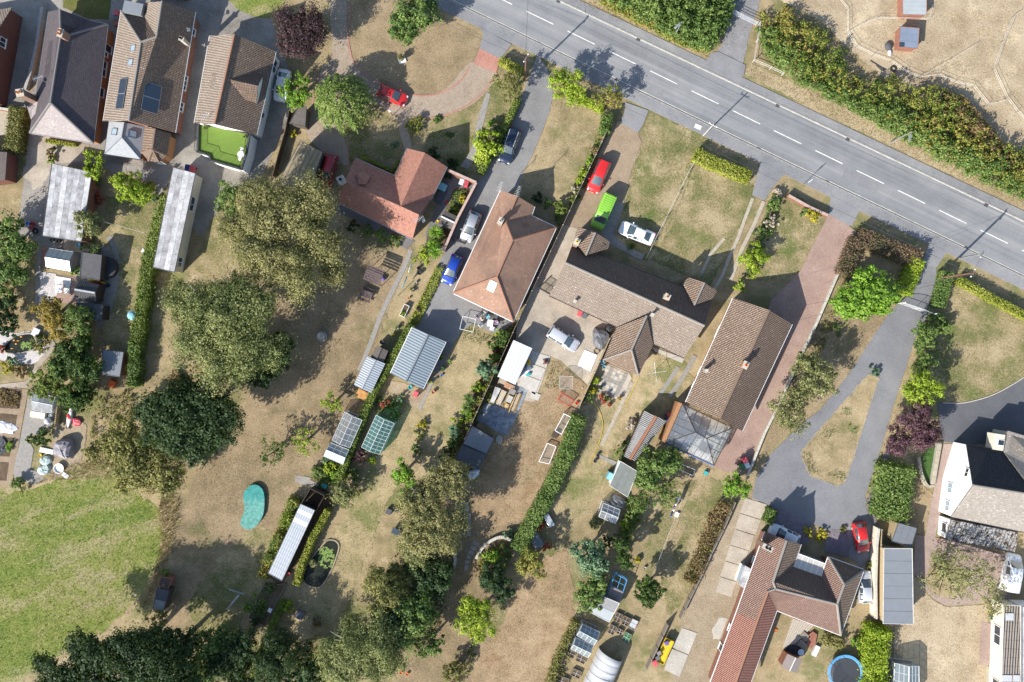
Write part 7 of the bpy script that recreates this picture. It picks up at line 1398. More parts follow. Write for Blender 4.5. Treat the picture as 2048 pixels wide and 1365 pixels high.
fence('tan timber fence behind the long blue-grey garage',pp('1764,1060 1762,1120 1763,1240'),1.5, 'fence_tan', 'concrete_post');fence('dark slatted fence beside the little brown shed',pp('578,222 570,262 556,310 545,352'),1.4, 'fence_dark', 'fence_dark',plen=.28,thick=.04);fence('low board fence below the stepping slab border',pp('1030,1080 1018,1105'),.7, 'fence_tan', 'fence_tan');fence('grey wire and post fence behind the lower glass sheds',t(2,3, '1370,940 1300,1120 1200,1340'),.9, 'fence_wood', 'fence_wood',plen=2.5,thick=.03);fence('pale timber screen beside the cold frame',zz(0,770,6.2, '720,190 700,330 680,500'),.9, 'fence_tan', 'fence_tan',plen=.25);fence('low edging fence left of the dry lower border',pp('940,1292 925,1325 918,1345'),.5, 'fence_wood', 'fence_wood')
def rails(label,pts,h,nr,postm,railm,name,cat,pr=.05,rr=.025,step=None,spur=False):
 P=[W(p[0],p[1],0) for p in pts];r_=thing(name,label,cat,P[0])
 Q=[]
 for a,b in zip(P[:-1],P[1:]):
  n=1 if not step else max(1,round((b-a).length/step));Q += [a.lerp(b,k/n) for k in range(n)]
 Q.append(P[-1])
 for p in Q: MB().tube([p,p+Vector((0,0,h+.05))],pr,6).build('post',postm,r_)
 for k in range(nr):
  z=h*(1-.8*k/max(nr,1));MB().tube([p+Vector((0,0,z)) for p in Q],rr,4).build('rail',railm,r_)
 return r_
rails('thin post and rope fence between the two front lawns',pp('1392,318 1376,345 1356,385 1332,434 1308,482 1290,520'),.7,1, 'fence_wood', 'rope_pale', 'rope_fence', 'fence')
rails('white tape fence of the left paddock pen',t(4,0, '200,-20 280,85 280,270 350,375 480,440 620,490 730,570 840,615 985,595 1110,650 1260,683 1375,828 1525,790'),.8,2, 'dark_metal', 'rope_pale', 'tape_fence', 'fence',.02,.016);rails('white tape fence of the right paddock pen',t(4,0, '1680,70 1570,140 1490,330 1415,550 1515,770 1600,880 1690,970'),.8,2, 'dark_metal', 'rope_pale', 'tape_fence', 'fence',.02,.016);rails('white tape fence below the pale pony shelter',t(4,0, '280,270 400,200 515,155 710,158 915,165 935,60'),.8,2, 'dark_metal', 'rope_pale', 'tape_fence', 'fence',.02,.016);rails('single tape line across the paddock mud',t(4,0, '840,615 1080,480 1295,350'),.6,1, 'dark_metal', 'rope_pale', 'tape_fence', 'fence',.02,.02)
rails('grey metal rail fence left of the field gate',t(3,0, '760,270 870,320 955,200 1030,100'),1.1,2, 'grey_metal', 'light_metal', 'rail_fence', 'fence',.06,.03);rails('pale post and rail fence right of the field gate',t(3,0, '1235,195 1215,330 1188,488 1320,545 1415,592'),1.1,2, 'pole_pale', 'pole_pale', 'rail_fence', 'fence',.06,.04)
def gate(label,a,b,h,m,vert,name='gate',arch=0.0,bars=5):
 A,B_=W(*a),W(*b);r_=thing(name,label, 'gate',A);mb=MB();U=Vector((0,0,1))
 for p in (A,B_): MB().tube([p,p+U*(h+.15)],.08,8).build('gate_post',m,r_)
 if vert:
  for k in range(1,28):
   u=k/28;p=A.lerp(B_,u);MB().tube([p+U*.1,p+U*(h*(1-arch*(1-math.sin(math.pi*u))))],.014,4,False).build('bar',m,r_)
  MB().tube([A.lerp(B_,k/12)+U*(h*(1-arch*(1-math.sin(math.pi*k/12)))) for k in range(13)],.03,5).build('top_rail',m,r_)
  for z in (.15,h*.55): MB().tube([A+U*z,B_+U*z],.03,5).build('rail',m,r_)
  p=A.lerp(B_,.5);MB().tube([p+U*.1,p+U*h],.035,5).build('stile',m,r_)
 else:
  for k in range(bars): z=.2+(h-.2)*k/(bars-1);MB().tube([A+U*z,B_+U*z],.028,5).build('rail',m,r_)
  for u in (.03,.35,.65,.97): p=A.lerp(B_,u);MB().tube([p+U*.2,p+U*h],.02,4).build('brace',m,r_)
gate('galvanised five-bar field gate across the track',(1463,28),(1511,52),1.2, 'light_metal',False);gate('white steel double drive gates with arched tops',(1797,607),(1858,629),1.7, 'pale_metal',True,arch=.25);gate('dark metal garden gate below the silver hatchback',(906,480),(929,488),1.1, 'dark_metal',True);gate('black side gate at the corner of the long bungalow',(1077,577),(1100,590),1.5, 'dark_metal',True)
# ---------------------------------------------------------------- garden things
def frame4(label,px4,h,tube,m,netm,name,cat,hb=0.02):
 P=[W(*p,h) for p in px4];r_=thing(name,label,cat,(P[0].x,P[0].y,0));mb=MB()
 for i in range(4): mb.tube([P[i],P[(i+1) % 4]],tube,6);q=Vector((P[i].x,P[i].y,hb));mb.tube([q,P[i]],tube,6)
 mb.build('frame',m,r_)
 if netm:
  G_=[Vector((p.x,p.y,.03)) for p in P];mesh('net',P+G_,[(0,1,2,3),(0,1,5,4),(2,3,7,6),(3,0,4,7)],netm,r_)
 return r_
frame4('white football goal against the tall hedge, upper one',t(2,2, '1280,655 1332,680 1260,815 1210,786'),.9,.05, 'white_paint', 'net_mesh', 'football_goal', 'goal');frame4('white football goal lying near the tall hedge, lower one',t(2,2, '1150,885 1217,910 1165,1045 1085,1028'),.5,.05, 'white_paint', 'net_mesh', 'football_goal', 'goal');frame4('small red football goal on the dry lawn',t(2,2, '1262,492 1357,550 1320,597 1235,545'),.7,.04, 'red_plastic', 'net_red', 'football_goal', 'goal')
frame4('square pale practice net frame on the dry lawn',t(2,2, '1247,360 1347,365 1345,462 1246,460'),1.3,.018, 'pale_metal', 'net_mesh', 'practice_net', 'net frame');frame4('white tube frame of a dismantled gazebo on the lawn edge',zz(900,600,12.8, '330,420 655,500 590,825 250,745'),.9,.03, 'white_paint',None, 'gazebo_frame', 'frame');frame4('long white cold frame behind the glass garden room',t(3,2, '618,1042 742,1092 726,1138 608,1086'),.5,.04, 'white_paint', 'net_dark', 'cold_frame', 'cold frame')
for i,(q,m_,lb) in enumerate((('690,645 752,672 715,752 655,722', 'soil', 'left raised bed of the upper row'),('765,680 832,712 798,790 735,760', 'soil', 'middle raised bed of the upper row'),('850,710 912,740 868,830 805,795', 'poly_white', 'polythene-covered raised bed of the upper row'),('630,770 690,800 650,880 595,850', 'soil', 'left raised bed of the lower row'),('705,808 755,835 735,880 685,858', 'soil', 'middle raised bed of the lower row'),('780,845 845,880 800,965 738,930', 'green_plastic', 'netted raised bed of the lower row'),('185,1015 270,1058 240,1120 150,1080', 'soil', 'raised bed below the glass sheds, left'),('290,1075 378,1110 350,1180 265,1140', 'soil', 'raised bed below the glass sheds, right'),('245,1225 328,1262 300,1330 210,1290', 'soil', 'dark raised bed left of the polytunnel'),('75,1290 200,1335 170,1420 30,1370', 'soil', 'bottom raised bed cut by the picture edge'))):
 P=[W(*p,.35) for p in zz(1100,1100,5.15,q)];r_=thing('raised_bed',lb, 'raised bed',(P[0].x,P[0].y,0));cc=sum(P,Vector())/4
 for k in range(4):
  a,b=P[k],P[(k+1) % 4];c=(a+b)/2;box('board',(c.x,c.y,.18),((b-a).length,.05,.36), 'fence_wood',r_,math.atan2(b.y-a.y,b.x-a.x))
 mesh('soil',[cc.lerp(p,.96)-Vector((0,0,.08)) for p in P],[(0,1,2,3)],m_,r_);mb=MB();mb.tube([P[0].lerp(P[1],.5),P[3].lerp(P[2],.5)],.02,4);mb.tube([P[0].lerp(P[3],.5),P[1].lerp(P[2],.5)],.02,4);mb.build('crossbar', 'pale_metal',r_)
P=[W(*p,.3) for p in t(1,3, '490,620 672,595 502,925 378,865')];r_=thing('vegetable_plot', 'timber-edged vegetable plot below the long silver shed', 'vegetable plot',(P[0].x,P[0].y,0));mesh('soil',[p-Vector((0,0,.1)) for p in P],[(0,1,2,3)], 'soil',r_)
for k in range(4): a,b=P[k],P[(k+1) % 4];c=(a+b)/2;box('board',(c.x,c.y,.15),((b-a).length,.07,.32), 'fence_wood',r_,math.atan2(b.y-a.y,b.x-a.x))
pl=catmull(pp('487,988 497,974 512,970 525,980 529,1002 526,1030 514,1050 498,1060 484,1053 481,1044 489,1020 487,1003'));P=[W(p[0],p[1],.45) for p in pl];r_=thing('covered_pool', 'kidney-shaped raised pool under a turquoise cover', 'pool',(P[0].x,P[0].y,0));MB().prism([(p.x,p.y) for p in P],0,.44).build('side', 'pool_cover',r_)
cc=sum(P,Vector())/len(P);n_=len(P);vs=[(cc.x,cc.y,.45)]+[tuple(cc.lerp(p,.5)+Vector((0,0,.004*math.sin(i*1.7)))) for i,p in enumerate(P)]+[tuple(p+Vector((0,0,.01+.004*math.sin(i*2.1)))) for i,p in enumerate(P)]
fs=[(0,1+(i+1) % n_,1+i) for i in range(n_)]+[(1+i,1+(i+1) % n_,1+n_+(i+1) % n_,1+n_+i) for i in range(n_)];top_=[f for f in fs if sum(vs[i][1] for i in f)/len(f)>cc.y+.9];low_=[f for f in fs if f not in top_]
mesh('cover_sheet',vs,top_, 'pool_cover',r_,smooth=True);mesh('cover_sheet',vs,low_, 'pool_cover_pale',r_,smooth=True)
def pond(label,pts,name='pond',em='stone'):
 P=[W(p[0],p[1],0) for p in catmull(pts)];r_=thing(name,label, 'pond',(P[0].x,P[0].y,0));n_=len(P);vs=[(p.x,p.y,.085) for p in P];ar=sum(P[i].x*P[(i+1) % n_].y-P[(i+1) % n_].x*P[i].y for i in range(n_));mesh('water',vs if ar>0 else vs[::-1],[tuple(range(n_))], 'pond_water_bed',r_)
 for k in range(0,n_): a,b=P[k],P[(k+1) % n_];c=(a+b)/2;box('edging_stone',(c.x,c.y,.07),((b-a).length*.95,.18,.14+.02*(k % 3)),em,r_,math.atan2(b.y-a.y,b.x-a.x))
 return r_
def pads(root,px,py,rx,ry,n,m='lily_pad',r0=.13,z=.1):
 rg=np.random.default_rng(7);c=W(px,py)
 for k in range(n):
  a=rg.random()*6.28;d=rg.random()**.5;x,y=c.x+math.cos(a)*d*rx/S,c.y+math.sin(a)*d*ry/S;r_=r0*rg.uniform(.7,1.4)
  vs=[(x,y,z+k*.0006)]+[(x+r_*math.cos(q*.6+a),y+r_*math.sin(q*.6+a),z+.012+k*.0006) for q in range(11)];mesh('lily_pad',vs,[(0,q,q+1) for q in range(1,11)],m,root)
pd_=pond('koi pond with white gravel around it',zz(0,640,9.75, '110,490 300,325 540,270 660,295 720,440 690,560 560,620 330,660 120,640'));pads(pd_,*zz(0,640,9.75, '530,510')[0],11,9,46,r0=.1)
for k,(x,y,a) in enumerate(zip([280,360,420,240,320],[400,410,330,560,470],[0,40,30,-40,80])):
 c=W(*zz(0,640,9.75,f'{x},{y}')[0]);MB().ball((c.x,c.y,.1),(.2,.06,.03) if k % 2 else (.15,.1,.03),8,5).build('koi', 'fish_orange',pd_)
pd_=pond('lily pond beside the olive hedge',t(1,3, '960,290 1000,255 1060,262 1085,310 1060,400 1020,500 940,620 830,600 800,520 870,400'),em='bare_earth');pads(pd_,*t(1,3, '988,390')[0],16,22,90)
c=W(*zz(1520,1200,8.27, '1415,1205')[0],.9);r_=thing('trampoline', 'round trampoline with light blue pad ring', 'trampoline',(c.x,c.y,0));R1=2.28
MB().lathe((c.x,c.y,.9),[(0,0),(R1*.86,0)],32).build('mat', 'trampoline_mat',r_);MB().lathe((c.x,c.y,.9),[(R1*.84,.01),(R1*.87,.04),(R1,.04),(R1*1.01,0)],32).build('pad', 'trampoline_blue',r_)
for k in range(8): a=k*math.pi/4+.2;x,y=c.x+R1*math.cos(a),c.y+R1*math.sin(a);MB().tube([(x,y,0),(x,y,2.4)],.025,5).build('pole', 'dark_metal',r_)
MB().lathe((c.x,c.y,.9),[(R1,0),(R1*.99,1.5)],32).build('net', 'net_mesh',r_)
c0=W(641,673,1.0);r_=thing('fountain', 'tiered round pale fountain on the brown lawn', 'fountain',(c0.x,c0.y,0));MB().lathe((c0.x,c0.y,0),[(.62,0),(.68,.3),(.55,.3),(.5,.2),(0,.2)],20).build('basin', 'stone',r_);MB().lathe((c0.x,c0.y,.2),[(.12,0),(.12,.35),(.45,.5),(.47,.55),(.36,.52),(.1,.45),(.1,.75),(.3,.88),(.31,.92),(.2,.9),(.08,.85),(.08,1.1),(0,1.15)],18).build('tiers', 'stone_cap',r_)
c0=W(802,115,.9);r_=thing('urn_planter', 'white square pedestal planter with olive plant on the lawn circle', 'planter',(c0.x,c0.y,0));box('base',(c0.x,c0.y,.1),(.95,.95,.2), 'white_paint',r_,R(20));MB().lathe((c0.x,c0.y,.2),[(.25,0),(.18,.2),(.4,.55),(.44,.6),(0,.55)],14).build('bowl', 'stone_cap',r_);rg=np.random.default_rng(3);cp,cn=crown_pts(rg,[(c0.x,c0.y,.95,.4,.4,.35)],.15,14,1.6,.07,.6);V_,F_=leafquads(rg,cp,cn,.07);bigmesh('plant',V_-np.array(r_.location),F_, 'lf_olive',r_)
c0=W(785,232);r_=thing('lamp_post', 'short garden lamp post with white lantern by the gravel drive', 'lamp',c0);MB().tube([c0,c0+Vector((0,0,1.9))],.04,6).build('post', 'dark_metal',r_);MB().lathe((c0.x,c0.y,1.9),[(.08,0),(.16,.3),(.1,.36),(0,.42)],10).build('lantern', 'white_paint',r_)
P=[W(*p,1.9) for p in zz(700,500,6.2, '232,182 430,262 368,450 160,362')];cc=sum(P,Vector())/4;r_=thing('swing_seat', 'wooden arbour swing seat with slatted brown roof', 'garden seat',(cc.x,cc.y,0))
for k in range(7):
 u0,u1=k/7+.01,(k+1)/7-.01;dz=Vector((0,0,.25*(1-abs((k+.5)/7-.45)*2)));q=[P[0].lerp(P[3],u0)+dz,P[1].lerp(P[2],u0)+dz,P[1].lerp(P[2],u1)+dz,P[0].lerp(P[3],u1)+dz];mesh('roof_slat',q+[v-Vector((0,0,.04)) for v in q],[(0,1,2,3),(4,7,6,5),(0,4,5,1),(1,5,6,2),(2,6,7,3),(3,7,4,0)], 'shed_purple',r_)
for p in P: q=cc.lerp(p,.9);MB().tube([(q.x,q.y,0),(q.x,q.y,1.9)],.05,5).build('post', 'wood_dark',r_)
box('seat',(cc.x,cc.y,.45),(1.5,.55,.06), 'wood_dark',r_,R(-22))
c=W(*zz(700,500,6.2, '410,360')[0],.3);o_=MB().ball((c.x,c.y,.3),.3,14,9).build('exercise_ball', 'purple_cloth',None,True);tag(o_, 'purple exercise ball beside the swing seat', 'ball')
c=W(732,589,.75);a=R(-22);r_=thing('picnic_table', 'brown picnic table with attached benches in the birch shade', 'table',(c.x,c.y,0));ca,sa=math.cos(a),math.sin(a)
for k in range(5): y=(k-2)*.17;box('table_board',(c.x-y*sa,c.y+y*ca,.75),(1.6,.155,.04), 'shed_purple',r_,a)
for s_ in (-1,1):
 y=s_*.75;box('bench',(c.x-y*sa,c.y+y*ca,.45),(1.6,.28,.05), 'shed_purple',r_,a)
 x=s_*.6;box('leg_frame',(c.x+x*ca,c.y+x*sa,.36),(.08,1.5,.08), 'wood_dark',r_,a)
 box('leg',(c.x+x*ca,c.y+x*sa,.37),(.09,.5,.74), 'wood_dark',r_,a)
def cloth(label,pts,m,z0,z1,name='washing',cat='laundry'):
 P=[W(*p,z1) for p in pts];n=len(P);vs=[];fs=[]
 for i,p in enumerate(P): vs += [p,Vector((p.x+.03*math.sin(i*2),p.y+.03*math.cos(i*3),z1-(z1-z0)*.5)),Vector((p.x+.06*math.sin(i*2.4),p.y+.05*math.cos(i),z0))]
 for i in range(n-1): fs += [(3*i,3*i+3,3*i+4,3*i+1),(3*i+1,3*i+4,3*i+5,3*i+2)]
 o=mesh(name,vs,fs,m,None,loc=Vector((P[0].x,P[0].y,z0)),smooth=True);md=o.modifiers.new('thick', 'SOLIDIFY');md.thickness=.05;tag(o,label,cat)
def lineposts(label,a,b,h):
 A,B_=W(*a),W(*b);r_=thing('clothes_line',label, 'clothes line',A)
 for p in (A,B_): MB().tube([p,p+Vector((0,0,h))],.04,6).build('post', 'pale_metal',r_)
 MB().tube([A+Vector((0,0,h)),A.lerp(B_,.5)+Vector((0,0,h-.15)),B_+Vector((0,0,h))],.014,4).build('line', 'rope_pale',r_)
lineposts('clothes line across the dry garden with washing',(1358,994),(1306,1130),1.9)
seg=lambda u: (1360+(1307-1360)*u,992+(1128-992)*u)
for u0,u1,m_,lb in ((.02,.07, 'cloth_blue', 'blue towel at the top of the clothes line'),(.075,.11, 'cloth_navy', 'navy cloth second on the clothes line'),(.115,.15, 'cloth_white', 'white shirt third on the clothes line'),(.155,.185, 'cloth_lilac', 'lilac cloth fourth on the clothes line'),(.19,.235, 'cloth_white', 'white sheet fifth on the clothes line'),(.24,.28, 'cloth_navy', 'dark cloth sixth on the clothes line'),(.285,.315, 'cloth_blue', 'pale blue end cloth on the clothes line')): cloth(lb,[seg(u0),seg((u0+u1)/2),seg(u1)],m_,1.1,1.85)
lineposts('clothes line beside the slab path with scarves',(824,522),(796,592),1.9);cloth('white cloths hanging on the path clothes line',[(823,527),(820,535),(817,545)], 'cloth_white',1.2,1.8);cloth('aqua cloth hanging on the path clothes line',[(814,553),(809,564),(803,576)], 'cloth_aqua',1.2,1.8)
lineposts('clothes line with coloured pegs over the left lawn',(222,448),(300,470),1.8)
c=W(*t(3,2, '435,335')[0],1.8);r_=thing('rotary_dryer', 'rotary clothes dryer with four bare arms on the back lawn', 'clothes dryer',(c.x,c.y,0));MB().tube([(c.x,c.y,0),(c.x,c.y,1.8)],.03,6).build('post', 'pale_metal',r_)
for k in range(4): a=R(8+90*k);MB().tube([(c.x,c.y,1.6),(c.x+1.35*math.cos(a),c.y+1.35*math.sin(a),1.85)],.022,5).build('arm', 'pale_metal',r_)
def table(label,px,py,lx,ly,h,ang,m,name='garden_table',legs=True):
 c=W(px,py,h);a=R(ang);r_=thing(name,label, 'table',(c.x,c.y,0));box('table_top',(c.x,c.y,h),(lx,ly,.05),m,r_,a,.015)
 for sx in (-1,1):
  for sy in (-1,1): x,y=sx*(lx/2-.07),sy*(ly/2-.07);box('leg',(c.x+x*math.cos(a)-y*math.sin(a),c.y+x*math.sin(a)+y*math.cos(a),(h-.025)/2),(.06,.06,h-.03),m,r_,a)
 return r_
def chair(label,px,py,ang,m,name='garden_chair'):
 c=W(px,py,.45);a=R(ang);ca,sa=math.cos(a),math.sin(a);r_=thing(name,label, 'chair',(c.x,c.y,0))
 def T_(x,y,z): return (c.x+x*ca-y*sa,c.y+x*sa+y*ca,z)
 box('seat',T_(0,0,.44),(.48,.48,.05),m,r_,a,.02);box('backrest',T_(-.24,0,.72),(.06,.46,.5),m,r_,a,.02)
 for sx in (-1,1):
  for sy in (-1,1): box('leg',T_(sx*.2,sy*.2,.21),(.045,.045,.42),m,r_,a)
 for sy in (-1,1): box('armrest',T_(0,sy*.24,.64),(.44,.05,.04),m,r_,a)
 return r_
zp=lambda s: zz(900,600,12.8,s)[0]
table('white garden table with a green item between the sitters',*zp('1030,600'),.75,.85,.7,-10, 'white_paint');table('low pale side table below the white garden table',*zp('1075,735'),.6,.55,.45,-15, 'poly_white');chair('white plastic chair nearest the lawn',*zp('785,640'),40, 'white_paint');chair('pale blue garden chair beside the bungalow hip',*zp('965,430'),200, 'cloth_aqua');chair('white folded chair under the bungalow eave',*zp('905,265'),60, 'white_paint');chair('dark recliner chair occupied by the person in lilac',*zp('1235,570'),185, 'cloth_grey');chair('dark empty recliner behind the white garden table',*zp('1170,430'),250, 'cloth_grey')
def blob(label,pts,h,m,name,cat,fold=.12,seed=1):
 """sagging cover: base outline px, crumpled upper surface"""
 rg=random.Random(seed);P=[W(*p,h*.5) for p in catmull(pts,3)];cc=sum(P,Vector())/len(P);n=len(P);vs=[];fs=[]
 lev=[(1.04,0.02),(1.0,.45),(.9,.85),(.55,1.0),(0,1.05)]
 for f,z in lev: vs += [(cc.x+(p.x-cc.x)*f*rg.uniform(1-fold,1+fold),cc.y+(p.y-cc.y)*f*rg.uniform(1-fold,1+fold),h*z*rg.uniform(1-fold,1+fold*.4)) for p in P]
 for k in range(len(lev)-1):
  for i in range(n): j=(i+1) % n;fs.append((k*n+i,k*n+j,(k+1)*n+j,(k+1)*n+i))
 o=mesh(name,vs,fs,m,None,loc=Vector((cc.x,cc.y,0)));tag(o,label,cat);return o
zk=lambda s: zz(980,630,6.82,s)
blob('dark grey tarpaulin cover with folds beside the tan fence',zk('1440,190 1640,270 1530,470 1415,390'),1.1, 'tarp_grey', 'tarpaulin_cover', 'cover',.1,2);blob('black kettle barbecue cover beside the bungalow wall',zk('1590,150 1650,130 1690,180 1640,240 1580,210'),.9, 'felt_black', 'barbecue', 'barbecue',.08,3)
blob('mauve tarpaulin slumped over a stack in the kitchen garden',zz(0,770,6.2, '700,700 890,690 880,890 820,915 665,845'),1.3, 'tarp_mauve', 'tarpaulin', 'tarpaulin',.12,4);blob('pale green bag of compost, upper one',zz(0,770,6.2, '510,900 600,890 635,960 560,1000 500,960'),.5, 'bag_green', 'compost_bag', 'bag',.15,5);blob('pale green bag of compost, lower one',zz(0,770,6.2, '490,1010 600,990 610,1080 540,1120 470,1080'),.5, 'bag_green', 'compost_bag', 'bag',.15,6);blob('crumpled pink sheet beside the white canoe',zz(0,770,6.2, '910,420 990,420 1000,490 920,510'),.4, 'pink_plastic', 'crumpled_sheet', 'sheet',.2,7)
blob('blue and white sacks slumped beside the white metal shed',zk('490,690 550,690 550,760 450,840 420,830'),.6, 'plastic_white', 'sack_heap', 'sacks',.2,8);blob('yellow sack against the white metal shed',zk('510,600 550,620 545,690 505,690'),.6, 'yellow_plastic', 'sack', 'sack',.15,9);blob('teal tarpaulin scrap beside the sacks',zk('490,790 560,790 545,830 480,820'),.4, 'teal_plastic', 'tarpaulin_scrap', 'tarpaulin',.2,10);blob('white builders bag behind the black shed, left',t(2,2, '465,1110 510,1115 500,1165 462,1160'),.8, 'plastic_white', 'builders_bag', 'bag',.15,11);blob('white builders bag behind the black shed, right',t(2,2, '525,1110 610,1090 600,1150 540,1160'),.8, 'plastic_white', 'builders_bag', 'bag',.18,12);blob('clear tarpaulin over a frame below the felt-roofed pent shed',zz(1180,900,6.2, '285,555 440,620 425,710 340,710 260,660'),1.2, 'tarp_grey', 'tarpaulin_shelter', 'cover',.1,13)
def simple(label,name,cat,c,d,m,ang=0,bev=.02,z=0.0):
 o=box(name,(c.x,c.y,z+d[2]/2),d,m,None,R(ang),bev);tag(o,label,cat);return o
o_=MB();P=[W(*p,.12) for p in zk('1295,480 1460,550 1370,770 1195,690')];o_.prism([(p.x,p.y) for p in P],.06,.12);tag(o_.build('white_board', 'board_white'), 'large bright white board lying on the yard', 'board')
c=W(*zk('1455,498')[0],.4);r_=thing('half_barrel', 'wooden half-barrel planter beside the white board', 'planter',(c.x,c.y,0));MB().lathe((c.x,c.y,0),[(.3,0),(.38,.2),(.36,.4),(.31,.4),(.3,.3),(0,.3)],16).build('barrel', 'wood_dark',r_);MB().lathe((c.x,c.y,.3),[(0,.012),(.3,.012)],14).build('soil', 'bare_earth',r_)
r_=thing('timber_stack', 'stack of long tan poles on the slate-blue slab', 'timber',W(1032,806));rg=random.Random(5);A_,B_=zk('400,1080')[0],zk('300,1330')[0]
for k in range(14):
 dx,dy=rg.uniform(-6,6),rg.uniform(-3,3);z=.08+.11*(k // 5);a,b=W(A_[0]+dx,A_[1]+dy*.4,z),W(B_[0]+dx*1.2,B_[1]+dy,z);MB().tube([a,b],.06,6).build('pole', 'timber_new' if k % 3 else 'wood_plank',r_)
for lb,q,m_ in (('white-topped long crate beside the fence', '70,980 150,1010 50,1205 5,1180', 'felt_white3'),('weathered plank-topped crate beside the white crate', '160,1020 228,1050 135,1240 80,1215', 'wood_plank')):
 P=[W(*p,.5) for p in zk(q)];r_=thing('crate',lb, 'crate',(P[0].x,P[0].y,0));MB().prism([(p.x,p.y) for p in P],0,.46).build('body', 'fence_wood',r_);MB().prism([(p.x,p.y) for p in P],.46,.5).build('lid',m_,r_)
for i,(s_,lx,ly,hh,m_,lb) in enumerate((('305,1050',.8,.7,.5, 'slab_grey', 'grey paving stack, upper one by the poles'),('268,1150',.7,.9,.5, 'concrete_post', 'grey paving stack, lower one by the poles'),('230,1240',.5,.5,.3, 'timber_new', 'small heap of timber offcuts'))): simple(lb, 'stack', 'stack',W(*zk(s_)[0],hh),(lx,ly,hh),m_,-27)
r_=thing('log_pile', 'row of split firewood below the white metal shed', 'firewood',W(*zk('260,960')[0]))
for k in range(22): q=zk(f'{205 + (k % 11) * 12},{935 + (k % 11) * 6 + (k // 11) * 28}')[0];c=W(*q,.3);MB().tube([(c.x-.1,c.y-.2,.12+.02*(k % 5)+.2),(c.x+.1,c.y+.2,.14+.02*(k % 5)+.2)],.07,6).build('log', 'firewood',r_)
c=W(*zk('760,640')[0],.4);r_=thing('mower', 'red and black lawn mower on the pale slabs', 'mower',(c.x,c.y,0));box('deck',(c.x,c.y,.22),(.55,.6,.18), 'wood_red',r_,R(10),.05);box('engine',(c.x,c.y,.38),(.3,.3,.2), 'black_plastic',r_,R(10),.04);MB().tube([(c.x-.2,c.y-.25,.3),(c.x-.2,c.y-.9,.95),(c.x+.2,c.y-.9,.95),(c.x+.2,c.y-.25,.3)],.02,5).build('handle', 'grey_metal',r_)
for sx in (-1,1):
 for sy in (-1,1): MB().tube([(c.x+sx*.26,c.y+sy*.25,.1),(c.x+sx*.32,c.y+sy*.25,.1)],.1,10).build('wheel', 'rubber',r_)
def tyre(label,px,py,r0=.32):
 c=W(px,py,.1);mb=MB();mb.lathe((c.x,c.y,.11),[(r0+.11*math.cos(q*math.pi/4),.1*math.sin(q*math.pi/4)) for q in range(9)],18);tag(mb.build('tyre', 'rubber',None,True),label, 'tyre')
tyre('old tyre lying in the paddock',*zz(1780,0,9.1, '58,1258')[0]);tyre('grey-rimmed tyre beside the buckets on the left drive',*zz(0,240,5.68, '398,1265')[0])
for s_,m_,lb in (('312,1180', 'blue_plastic', 'blue bucket on the left drive'),('366,1180', 'red_plastic', 'red bucket on the left drive'),('350,1225', 'pink_plastic', 'dark pink bucket on the left drive')): pot(lb,*zz(0,240,5.68,s_)[0],.24,.4,m_,None, 'bucket')
for (x,y,a,m_,lm,lb) in ((*t(2,1, '1405,1160')[0],-25, 'pink_plastic', 'pink_plastic', 'red wheelie bin on the concrete yard beside the grey one'),(*t(2,1, '1442,1176')[0],-25, 'tarp_grey', 'tarp_grey', 'grey wheelie bin on the concrete yard beside the red one'),(*zz(860,320,6.82, '432,300')[0],-20, 'tarp_grey', 'plastic_white', 'pale grey bin in the brick courtyard corner'),(*zz(860,320,6.82, '492,328')[0],-20, 'pink_plastic', 'pink_plastic', 'red bin in the brick courtyard corner'),(*t(3,2, '546,672')[0],25, 'pink_plastic', 'pink_plastic', 'red bin beside the garden room wall'),(*t(3,2, '535,706')[0],25, 'cloth_navy', 'cloth_navy', 'navy bin beside the garden room wall'),(*t(3,2, '1135,1020')[0],25, 'pink_plastic', 'pink_plastic', 'red bin at the end of the brick drive'),(*t(3,2, '1112,1070')[0],25, 'green_plastic', 'green_plastic', 'green bin at the end of the brick drive'),(*t(3,2, '1150,1058')[0],25, 'plastic_white', 'plastic_white', 'white bin at the end of the brick drive'),(*t(0,0, '905,106')[0],10, 'pink_plastic', 'pink_plastic', 'red bin between the slate bungalow and pantiled house'),(*t(0,0, '903,142')[0],10, 'tarp_grey', 'tarp_grey', 'upper grey bin between the slate bungalow and pantiled house'),(*t(0,0, '900,178')[0],10, 'wood_red', 'wood_red', 'brown bin between the slate bungalow and pantiled house'),(*zz(280,280,7.58, '710,420')[0],-10, 'cloth_navy', 'cloth_navy', 'navy bin at the head of the long narrow garage'),(*zz(280,280,7.58, '778,435')[0],-10, 'pink_plastic', 'pink_plastic', 'red bin at the head of the long narrow garage'),(*zz(760,660,6.82, '488,880')[0],-25, 'pink_plastic', 'pink_plastic', 'red bin on the patio below the blue garage')): bin_(lb,x,y,a,m_,lm)
